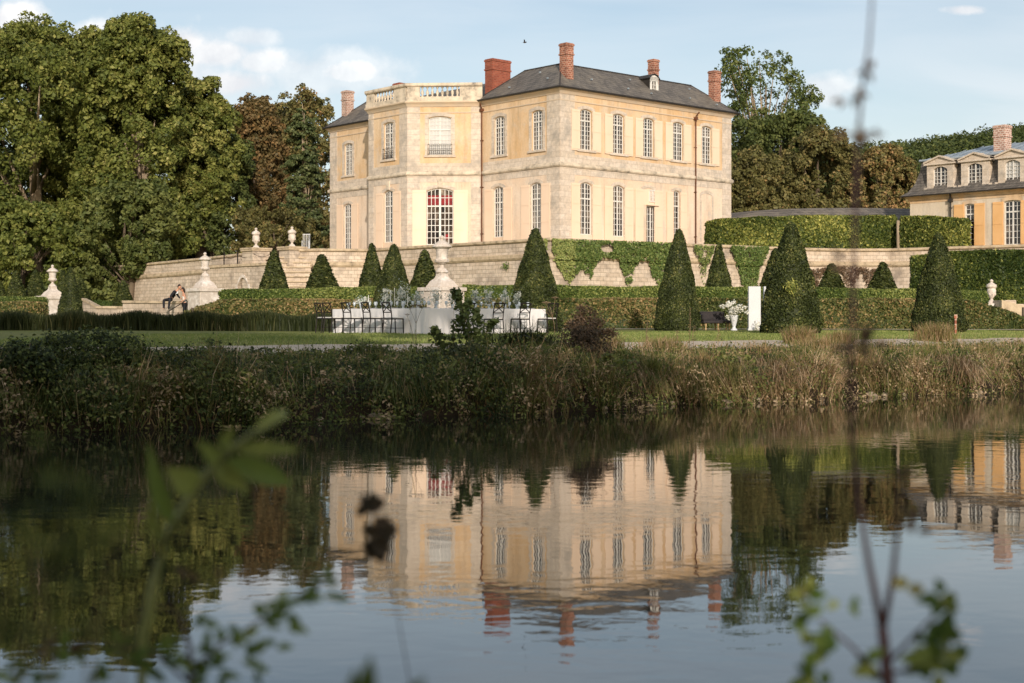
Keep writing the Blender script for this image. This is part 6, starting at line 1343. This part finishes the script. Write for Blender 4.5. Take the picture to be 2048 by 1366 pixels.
# straw tussocks on the sunny bank crest
for k, (px, Y, h, n, sp, lab) in enumerate(((1600,35,.62,1500,.3,'feathery pale grass tussock in front of the nearest yew cone'),(1680,36,.5,900,.28,'green and straw tussock right of the nearest yew cone'),(1870,38.5,.7,1500,.4,'tall straw tussock in front of the yew cone at the right end of the lawn'),(1640,33.5,.45,900,.4,'straw tussock low on the bank below the fallen branch'),(1215,30.5,.5,800,.3,'brownish green tussock right of the brown dock'),(1325,31.5,.45,900,.35,'tussock at the foot of the tall seed stalks'))):
    x0_ = wx(px,Y); z0 = zgf(x0_,Y); B = np.stack([RNG.normal(size=n)*sp*.6, RNG.normal(size=n)*.15, np.full(n,-.03)],1); V, Q = blades(B, RNG.uniform(.4,1,n)*h, RNG.uniform(.008,.014,n), np.stack([RNG.normal(size=n)*.3, RNG.normal(size=n)*.25],1), .4)
    o = np_mesh('grass_tussock', V, Q, np.repeat(np.clip(.55+RNG.normal(size=n)*.22,0,1),2), M['lf_straw']); o.location = (x0_,Y,z0); tag(o, lab, 'grass clump')
mass('weed_clump', 'dark green weed clump on the bank at the right edge of the photo', 'shrub', 2030, 725, 38.5, 110, 90, 3600, .07, 'lf_bank', .18, .5)
mass('weed_clump', 'fern green weed clump in the middle of the sunny bank', 'shrub', 1690, 725, 33.8, 60, 50, 900, .07, 'lf_fresh', .5, .3)
# ---------------------------------------------------------------- plants on the near bank, close to the lens
def P3(px, py, d): return Vector((wx(px,d), d, wz(py,d)))
def leaf(m, base, tip, w, up=Vector((0,-1,.2)), curl=.15, n=7, n2=2):
    base, tip = Vector(base), Vector(tip); d = tip-base; L_ = d.length; dn = d.normalized(); s = dn.cross(up).normalized(); nn = s.cross(dn); R_ = []
    for i in range(n+1):
        t = i/n; wd = w*math.sin(PI*min(1,t**.75))*.5*(1 if t < 1 else 0)+.0004; c = base+d*t+nn*(curl*L_*math.sin(PI*t)); R_.append((c-s*wd+nn*wd*.25, c, c+s*wd+nn*wd*.25))
    for (a,b,c), (d_,e_,f_) in zip(R_, R_[1:]): m.quad(a,b,e_,d_); m.quad(b,c,f_,e_)
def px_tube(m, pts, d, rpx, n=7):
    P = [P3(p[0], p[1], p[2] if len(p) > 2 else d) for p in pts]; r = np.interp(np.linspace(0,1,len(pts)), np.linspace(0,1,len(rpx)), rpx); m.tube(P, [a*(p[2] if len(p) > 2 else d)/F*.5 for a, p in zip(r, pts)], n)
def rooted(name, label, cat, px, d): return thing(name, label, cat, (wx(px,d), d, zgf(wx(px,d), d)))
def finish(m, name, mt, t, smooth=False):
    o = Vector(t.location); m.v = [tuple(Vector(v)-o) for v in m.v]; return m.build(name, mt, t, smooth=smooth)
def tinted(m, name, mt, t, lo=0, hi=1):
    o = finish(m, name, mt, t); me = o.data; a = me.attributes.new('tint', 'FLOAT', 'FACE'); L_ = []; v = .5
    for i in range(len(me.polygons)):
        if i % 14 == 0: v = random.uniform(lo, hi)
        L_.append(v)
    a.data.foreach_set('value', L_); return o
# right: tall purple stem forking low down
d = 2.0; t = rooted('tall_weed', 'tall out of focus purple stem with forked branches rising through the right of the photo', 'plant', 1778, d); g = t.location.z
m = MB(); gp_ = HY-(g-HC)*F/d
px_tube(m, [(1778,gp_),(1776,1366),(1764,1255)], d, [30,26,22]); px_tube(m, [(1764,1260),(1738,1130),(1718,1010),(1705,900),(1700,780),(1706,600),(1710,420),(1716,275),(1724,180),(1738,90),(1744,0),(1746,-60)], d, [16,13,12,12,12,11,9,8,7,6,5,4])
px_tube(m, [(1768,1250),(1786,1150),(1796,1040),(1800,960)], d, [15,12,9,6]); px_tube(m, [(1702,690),(1730,684),(1762,688)], d, [6,4]); px_tube(m, [(1715,270),(1745,262),(1772,270)], d, [5,3]); px_tube(m, [(1715,270),(1690,268),(1668,272)], d, [5,3])
px_tube(m, [(1800,1050),(1822,1050),(1836,1040)], d, [6,4]); px_tube(m, [(1775,1366),(1700,1290),(1640,1240)], d, [9,5]); px_tube(m, [(1772,1330),(1830,1270),(1890,1210)], d, [9,5]); px_tube(m, [(1774,1350),(1850,1330),(1900,1290)], d, [8,4])
finish(m, 'stem', M['stem_purple'], t, True)
m = MB()
def tuft(m, cx, cy, rx, ry, n, L_, w, dd=None):
    d = dd or globals()['d']; L_ *= d/2.4; w *= d/2.4
    for k in range(n):
        a = P3(cx+random.uniform(-rx,rx), cy+random.uniform(-ry,ry), d+random.uniform(-.06,.06)); th = random.uniform(-PI,PI); e_ = a+Vector((math.cos(th), random.uniform(-.3,.3), math.sin(th)*.8))*L_*random.uniform(.6,1.2); leaf(m, a, e_, w, Vector((random.uniform(-.5,.5),-1,random.uniform(-.3,.8))))
tuft(m, 1716, 276, 16, 8, 7, .02, .012); tuft(m, 1690, 270, 24, 3, 4, .02, .006); tuft(m, 1750, 268, 24, 3, 4, .02, .006); tuft(m, 1740, 130, 8, 16, 4, .02, .010); tuft(m, 1718, 196, 14, 8, 5, .02, .010); tuft(m, 1690, 195, 14, 8, 2, .018, .008)
tuft(m, 1725, 690, 26, 16, 6, .035, .016); tuft(m, 1832, 1050, 10, 22, 6, .03, .014); tuft(m, 1680, 520, 20, 20, 2, .03, .01); tuft(m, 1805, 940, 10, 20, 3, .03, .012)
tinted(m, 'withered_leaves', M['lf_dock'], t, .0, .5)
m = MB(); tuft(m, 1612, 1185, 14, 14, 6, .03, .02); tuft(m, 1600, 1235, 16, 18, 7, .035, .02); tuft(m, 1640, 1290, 30, 18, 9, .04, .024); tuft(m, 1690, 1205, 22, 8, 3, .03, .014); tuft(m, 1720, 1330, 20, 20, 5, .04, .02)
tuft(m, 1885, 1190, 22, 22, 7, .035, .022); tuft(m, 1890, 1250, 28, 28, 10, .04, .022); tuft(m, 1850, 1310, 30, 24, 9, .045, .024); tuft(m, 1900, 1330, 24, 30, 7, .04, .022); tuft(m, 1620, 1350, 40, 10, 6, .04, .02)
tinted(m, 'leaves', M['lf_near'], t, .1, .75)
m = MB(); 
M['yellow'] = leafmat('dull_yellow_petals', [(0,(.2,.19,.05)),(1,(.34,.3,.1))], .3)
for cx, cy in ((1612,1180),(1800,1165),(1830,1178),(1890,1205)):
    m = MB()
    for k in range(9): a = P3(cx,cy,d); th = k*.7; leaf(m, a, a+Vector((math.cos(th)*.013, -.004, math.sin(th)*.011)), .006)
    tinted(m, 'flower', M['yellow'], t)
# left: green leafy shoot, strongly blurred
d = 2.1; t = rooted('leafy_shoot', 'blurred green shoot with long pointed leaves in the left foreground', 'plant', 280, d); gp_ = HY-(t.location.z-HC)*F/d
m = MB(); px_tube(m, [(265,gp_),(285,1280),(318,1120),(338,1060),(392,975),(440,915),(500,870),(560,838)], d, [20,19,18,17,16,14,10,6]); finish(m, 'stem', M['sedge'], t, True)
m = MB()
for b_, e_, w in (((345,1050),(296,880),.022),((395,975),(330,935),.036),((440,915),(392,880),.024),((452,920),(585,968),.03),((470,900),(600,900),.02),((505,868),(578,826),.018),((455,900),(470,850),.02),((430,930),(500,985),.026),((330,1080),(300,1000),.014)):
    leaf(m, P3(*b_,d), P3(*e_,d+random.uniform(-.1,.1)), w*1.15)
tinted(m, 'leaves', M['lf_near'], t, .5, .85)
# dark seed pods in the middle
d = 2.5; t = rooted('seed_pod_twig', 'blurred dark brown seed pods hanging over the reflection of the house', 'plant', 800, d); gp_ = HY-(t.location.z-HC)*F/d
m = MB(); px_tube(m, [(840,gp_),(820,1366),(790,1200),(768,1100),(752,1050),(744,1005)], d, [3,2.5,2,2,2.5,2.5]); finish(m, 'stem', M['stem_purple'], t)
m = MB(); 
for a_, b_, c_, d_, n_ in ((744,1010,8,12,14),(764,1060,14,12,20),(760,1096,12,10,14)): m = MB(); tuft(m, a_, b_, c_, d_, n_, .024, .02, d); tinted(m, 'seed_pod', M['lf_dock'], t, .0, .3)
# lower left twigs with leaves
d = 2.1; t = rooted('leafy_branch', 'out of focus dark twigs with small green leaves along the lower left edge', 'plant', 360, d); gp_ = HY-(t.location.z-HC)*F/d
m = MB(); px_tube(m, [(390,gp_),(385,1366),(378,1290),(362,1240),(345,1215)], d, [14,12,9,6]); px_tube(m, [(385,1340),(440,1290),(500,1255),(560,1215),(620,1180),(650,1160)], d, [8,6,5,4,3]); px_tube(m, [(345,1215),(352,1170),(372,1145)], d, [5,3]); px_tube(m, [(380,1366),(300,1300),(180,1290),(60,1330)], d, [8,5,4]); px_tube(m, [(345,1215),(300,1212),(270,1235)], d, [5,3]); finish(m, 'stem', M['stem_purple'], t, True)
m = MB()
for cx, cy, n in ((560,1215,3),(530,1220,3),(480,1270,5),(500,1300,4),(655,1165,3),(665,1195,2),(605,1185,2),(440,1285,3),(360,1330,5),(310,1300,4),(240,1290,4),(120,1300,4),(60,1340,5),(400,1240,3),(580,1240,3),(380,1350,5),(450,1340,3),(20,1350,4),(530,1235,3),(590,1200,3),(520,1330,4),(560,1290,2),(640,1190,2),(300,1340,6),(350,1290,4),(420,1320,4),(200,1350,5),(150,1310,4),(90,1350,4),(415,1290,3)): tuft(m, cx, cy, 12, 10, n, .034, .014, d)
tinted(m, 'leaves', M['lf_near'], t, .1, .6)
m = MB(); tuft(m, 372, 1150, 12, 10, 5, .018, .01, d); tuft(m, 430, 1140, 8, 10, 3, .02, .012, d); tuft(m, 120, 1290, 30, 12, 6, .03, .014, d); tinted(m, 'withered_leaves', M['lf_dock'], t, 0, .6)
# very close brown dry growth at the left
d = 1.15; t = rooted('dry_weed', 'very blurred brown dry weed filling the lower left corner', 'plant', 60, d); gp_ = HY-(t.location.z-HC)*F/d
m = MB(); 
for a, b_, c in ((60,40,120),(120,180,240),(10,-20,60),(200,240,330),(0,100,60)): px_tube(m, [(a,gp_),(b_,1300),(c,1060)], d, [10,7,4])
finish(m, 'stem', M['dry_stem'], t)
m = MB()
for cx, cy, rx, ry, n in ((130,1010,110,60,14),(60,1080,60,60,12),(200,1080,110,60,12),(90,1230,120,70,20),(60,930,90,60,8),(560,890,50,14,2)): tuft(m, cx, cy, rx, ry, n, .05, .012, d)
tinted(m, 'dry_leaves', M['lf_bank'], t, .05, .6)
d = 1.5; t = rooted('grass_shoot', 'blurred green blade tips at the bottom edge left of centre', 'plant', 740, d)
m = MB(); 
for b_, e_, w in (((730,1420),(742,1310),.022),((800,1430),(850,1352),.02),((700,1420),(712,1335),.014),((860,1430),(820,1366),.01)): leaf(m, P3(b_[0],b_[1],d), P3(*e_,d), w)
m.tube([Vector(t.location), P3(740,1450,d), P3(732,1405,d)], [.003,.003,.002], 5)
tinted(m, 'blades', M['lf_fresh'], t, .3, .6)
# ---------------------------------------------------------------- trees on the near bank behind the photographer: they cast the evening shade
def shade_tree(x, y, h, r, z0, seed, label):
    rs = np.random.default_rng(seed); L_ = []
    for k in range(16): a = rs.uniform(0,2*PI); q = r*rs.uniform(.2,.75); L_.append((x+q*math.cos(a), y+q*.7*math.sin(a), rs.uniform(z0+r*.35,h-r*.35), r*rs.uniform(.35,.5)))
    t = thing('riverside_tree', label, 'tree', (x,y,.8), 0, 'riverside trees on the near bank'); V, Q, T = crown_cards(L_, 5200, .8, 1, (.3,1.02), .9); V -= np.array([x,y,.8]); np_mesh('crown', V, Q, T, M['lf_plane'], t)
    m = MB(); m.tube([(0,0,-.3),(0,0,h*.4),(0,0,h*.8)], [.4,.3,.1], 8)
    for l in L_[:8]: m.tube([(0,0,h*.35),((l[0]-x),(l[1]-y),l[2]-.8)], [.14,.05], 5)
    m.build('trunk', M['bark'], t)
SUNAZ, SUNEL = 277, 21
SKYTINT = (1.02,.975,.92); SKYS = .12; EXPO = .26
VEILC = (6.2,6.5,6.8); CLOUD0 = (6.0,6.0,6.2); CLOUD1 = (8.2,8.0,7.8)
SHADE = [(-28,-14,29,9),(-15,-13,29,8.5),(-5,-14,29,8),(2.0,-14,28,6.4),(-22,-26,33,9),(-8,-26,33,9),(-2,-25,31,7)]
SUN_AZ, SUN_EL = math.radians(SUNAZ), math.radians(SUNEL)   # azimuth measured from +X, counter-clockwise
sd = Vector((math.cos(SUN_AZ)*math.cos(SUN_EL), math.sin(SUN_AZ)*math.cos(SUN_EL), math.sin(SUN_EL)))
ld = bpy.data.lights.new('sun', 'SUN'); ld.energy = 2.85; ld.angle = math.radians(.53); ld.color = (1.0,.9,.81)
lo = bpy.data.objects.new('sun', ld); COL.objects.link(lo); lo.rotation_euler = (-sd).to_track_quat('-Z','Y').to_euler(); lo.location = (0,-40,60)
w = bpy.data.worlds.new('World'); SC.world = w; w.use_nodes = True; t = w.node_tree; t.nodes.clear()
N = lambda typ, **k: [setattr(n, a, b) or n for n in [t.nodes.new(typ)] for a, b in list(k.items()) or [('label','')]][0]
out = t.nodes.new('ShaderNodeOutputWorld'); bg = t.nodes.new('ShaderNodeBackground'); sky = t.nodes.new('ShaderNodeTexSky')
sky.sky_type = 'NISHITA'; sky.sun_disc = False; sky.sun_elevation = SUN_EL; sky.sun_rotation = math.pi/2-SUN_AZ; sky.air_density = 1.0; sky.dust_density = 1.6; sky.ozone_density = 1.0
tc = t.nodes.new('ShaderNodeTexCoord'); L = t.links.new
sep = t.nodes.new('ShaderNodeSeparateXYZ'); L(tc.outputs['Generated'], sep.inputs[0])
def mth(op, a, b=None, c=None, clamp=False):
    n = t.nodes.new('ShaderNodeMath'); n.operation = op; n.use_clamp = clamp
    for i, v in enumerate((a, b, c)):
        if v is None: continue
        if isinstance(v, (int, float)): n.inputs[i].default_value = v
        else: L(v, n.inputs[i])
    return n.outputs[0]
# azimuth / elevation coordinates in units of the horizon distance
ux = mth('DIVIDE', sep.outputs[0], mth('MAXIMUM', mth('ABSOLUTE', sep.outputs[1]), .05)); uz = mth('DIVIDE', sep.outputs[2], mth('MAXIMUM', mth('ABSOLUTE', sep.outputs[1]), .05))
cb = t.nodes.new('ShaderNodeCombineXYZ'); L(ux, cb.inputs[0]); L(mth('MULTIPLY', uz, 1.0), cb.inputs[1]); L(mth('MULTIPLY', sep.outputs[1], .3), cb.inputs[2])
n1 = t.nodes.new('ShaderNodeTexNoise'); n1.inputs['Scale'].default_value = 26; n1.inputs['Detail'].default_value = 7; n1.inputs['Roughness'].default_value = .55; L(cb.outputs[0], n1.inputs[0])
mp = t.nodes.new('ShaderNodeMapping'); mp.inputs['Scale'].default_value = (2.2,11,1); L(cb.outputs[0], mp.inputs[0])
n2 = t.nodes.new('ShaderNodeTexNoise'); n2.inputs['Scale'].default_value = 1.6; n2.inputs['Detail'].default_value = 6; n2.inputs['Distortion'].default_value = .5; L(mp.outputs[0], n2.inputs[0])
nn = mth('SUBTRACT', n1.outputs[0], .5)
# heaped clouds: soft ellipses broken up by the noise
def puff(px, py, rx, ry, gain=1.0):
    a = mth('DIVIDE', mth('SUBTRACT', ux, (px-CX)/F), rx/F); b = mth('DIVIDE', mth('SUBTRACT', uz, (HY-py)/F), ry/F)
    d = mth('SQRT', mth('ADD', mth('MULTIPLY', a, a), mth('MULTIPLY', b, b))); v = mth('ADD', mth('SUBTRACT', 1.0, d), mth('MULTIPLY', nn, 2.0))
    return mth('MULTIPLY', mth('MULTIPLY', v, 2.0, clamp=True), gain)
puffs = [(355,85,70,44,.95),(430,110,105,40,.8),(520,125,80,34,.7),(470,168,110,38,.85),(30,45,90,50,.9),(300,130,260,100,.5),(660,150,190,60,.45),(-60,60,90,50,.8),(205,62,70,26,.75),(700,145,80,28,.7),(585,135,40,22,.5),(500,75,70,26,.45),(1930,20,60,14,.7),(1640,180,90,40,.55),(760,165,60,22,.5),
         (-400,120,200,90,.8),(-900,60,260,80,.7),(2500,120,240,80,.7),(3200,60,260,80,.6),(200,-300,260,90,.7),(1500,-420,260,70,.6)]
acc = None
for p in puffs: v = puff(*p); acc = v if acc is None else mth('MAXIMUM', acc, v)
fr = mth('MULTIPLY', sep.outputs[1], 50, clamp=True); acc = mth('MULTIPLY', acc, fr)
# veil: streaky thin cloud, thicker low down and to the right
lowv = mth('SUBTRACT', 1.0, mth('DIVIDE', uz, .26), clamp=True); right = mth('MULTIPLY_ADD', ux, 1.6, .42, clamp=True)
veil = mth('MULTIPLY', mth('MULTIPLY_ADD', n2.outputs[0], 3.2, -1.1, clamp=True), mth('MULTIPLY_ADD', mth('MULTIPLY', lowv, right), 1.3, .16), clamp=True)
hz = mth('MULTIPLY', mth('POWER', mth('SUBTRACT', 1.0, mth('ABSOLUTE', sep.outputs[2]), clamp=True), 9.0), .38)
mixv = t.nodes.new('ShaderNodeMixRGB'); L(mth('MAXIMUM', mth('MAXIMUM', veil, hz), mth('MULTIPLY_ADD', n2.outputs[0], .9, -.1, clamp=True)), mixv.inputs[0])
skm = t.nodes.new('ShaderNodeMixRGB'); skm.blend_type = 'MULTIPLY'; skm.inputs[0].default_value = 1; skm.inputs[2].default_value = (*SKYTINT,1); L(sky.outputs[0], skm.inputs[1])
L(skm.outputs[0], mixv.inputs[1]); mixv.inputs[2].default_value = (*VEILC,1)
cshade = t.nodes.new('ShaderNodeValToRGB'); cshade.color_ramp.elements[0].position = .38; cshade.color_ramp.elements[0].color = (*CLOUD0,1); cshade.color_ramp.elements[1].position = .62; cshade.color_ramp.elements[1].color = (*CLOUD1,1); L(n1.outputs[0], cshade.inputs[0])
mixc = t.nodes.new('ShaderNodeMixRGB'); L(acc, mixc.inputs[0]); L(mixv.outputs[0], mixc.inputs[1]); L(cshade.outputs[0], mixc.inputs[2])
L(mixc.outputs[0], bg.inputs[0]); bg.inputs[1].default_value = SKYS; L(bg.outputs[0], out.inputs[0])
for k, (x, y, h, r) in enumerate(SHADE): shade_tree(x, y, h, r, h*.0+1.0, 50+k, ['tall leafy riverside tree on the near bank, outside the photo to the %s' % ('right' if x > 0 else 'left')][0])
# ---------------------------------------------------------------- camera
cd = bpy.data.cameras.new('camera'); cam = bpy.data.objects.new('camera', cd); COL.objects.link(cam); SC.camera = cam
cam.location = (0,0,HC); cam.rotation_euler = (PI/2,0,0); cd.sensor_width = 36; cd.lens = 36*F/2048; cd.shift_y = -(683-HY)/2048; cd.clip_start = .05; cd.clip_end = 5000
cd.dof.use_dof = True; cd.dof.focus_distance = 44; cd.dof.aperture_fstop = 2.8
SC.view_settings.view_transform = 'Standard'; SC.view_settings.look = 'None'; SC.view_settings.exposure = EXPO; SC.view_settings.gamma = 1
SC.render.engine = 'CYCLES'; SC.cycles.use_denoising = True; SC.cycles.denoiser = 'OPENIMAGEDENOISE'; SC.cycles.max_bounces = 6; SC.cycles.diffuse_bounces = 2; SC.cycles.glossy_bounces = 3; SC.cycles.transmission_bounces = 3; SC.cycles.transparent_max_bounces = 4
SC.cycles.caustics_reflective = False; SC.cycles.caustics_refractive = False; SC.cycles.sample_clamp_indirect = 6
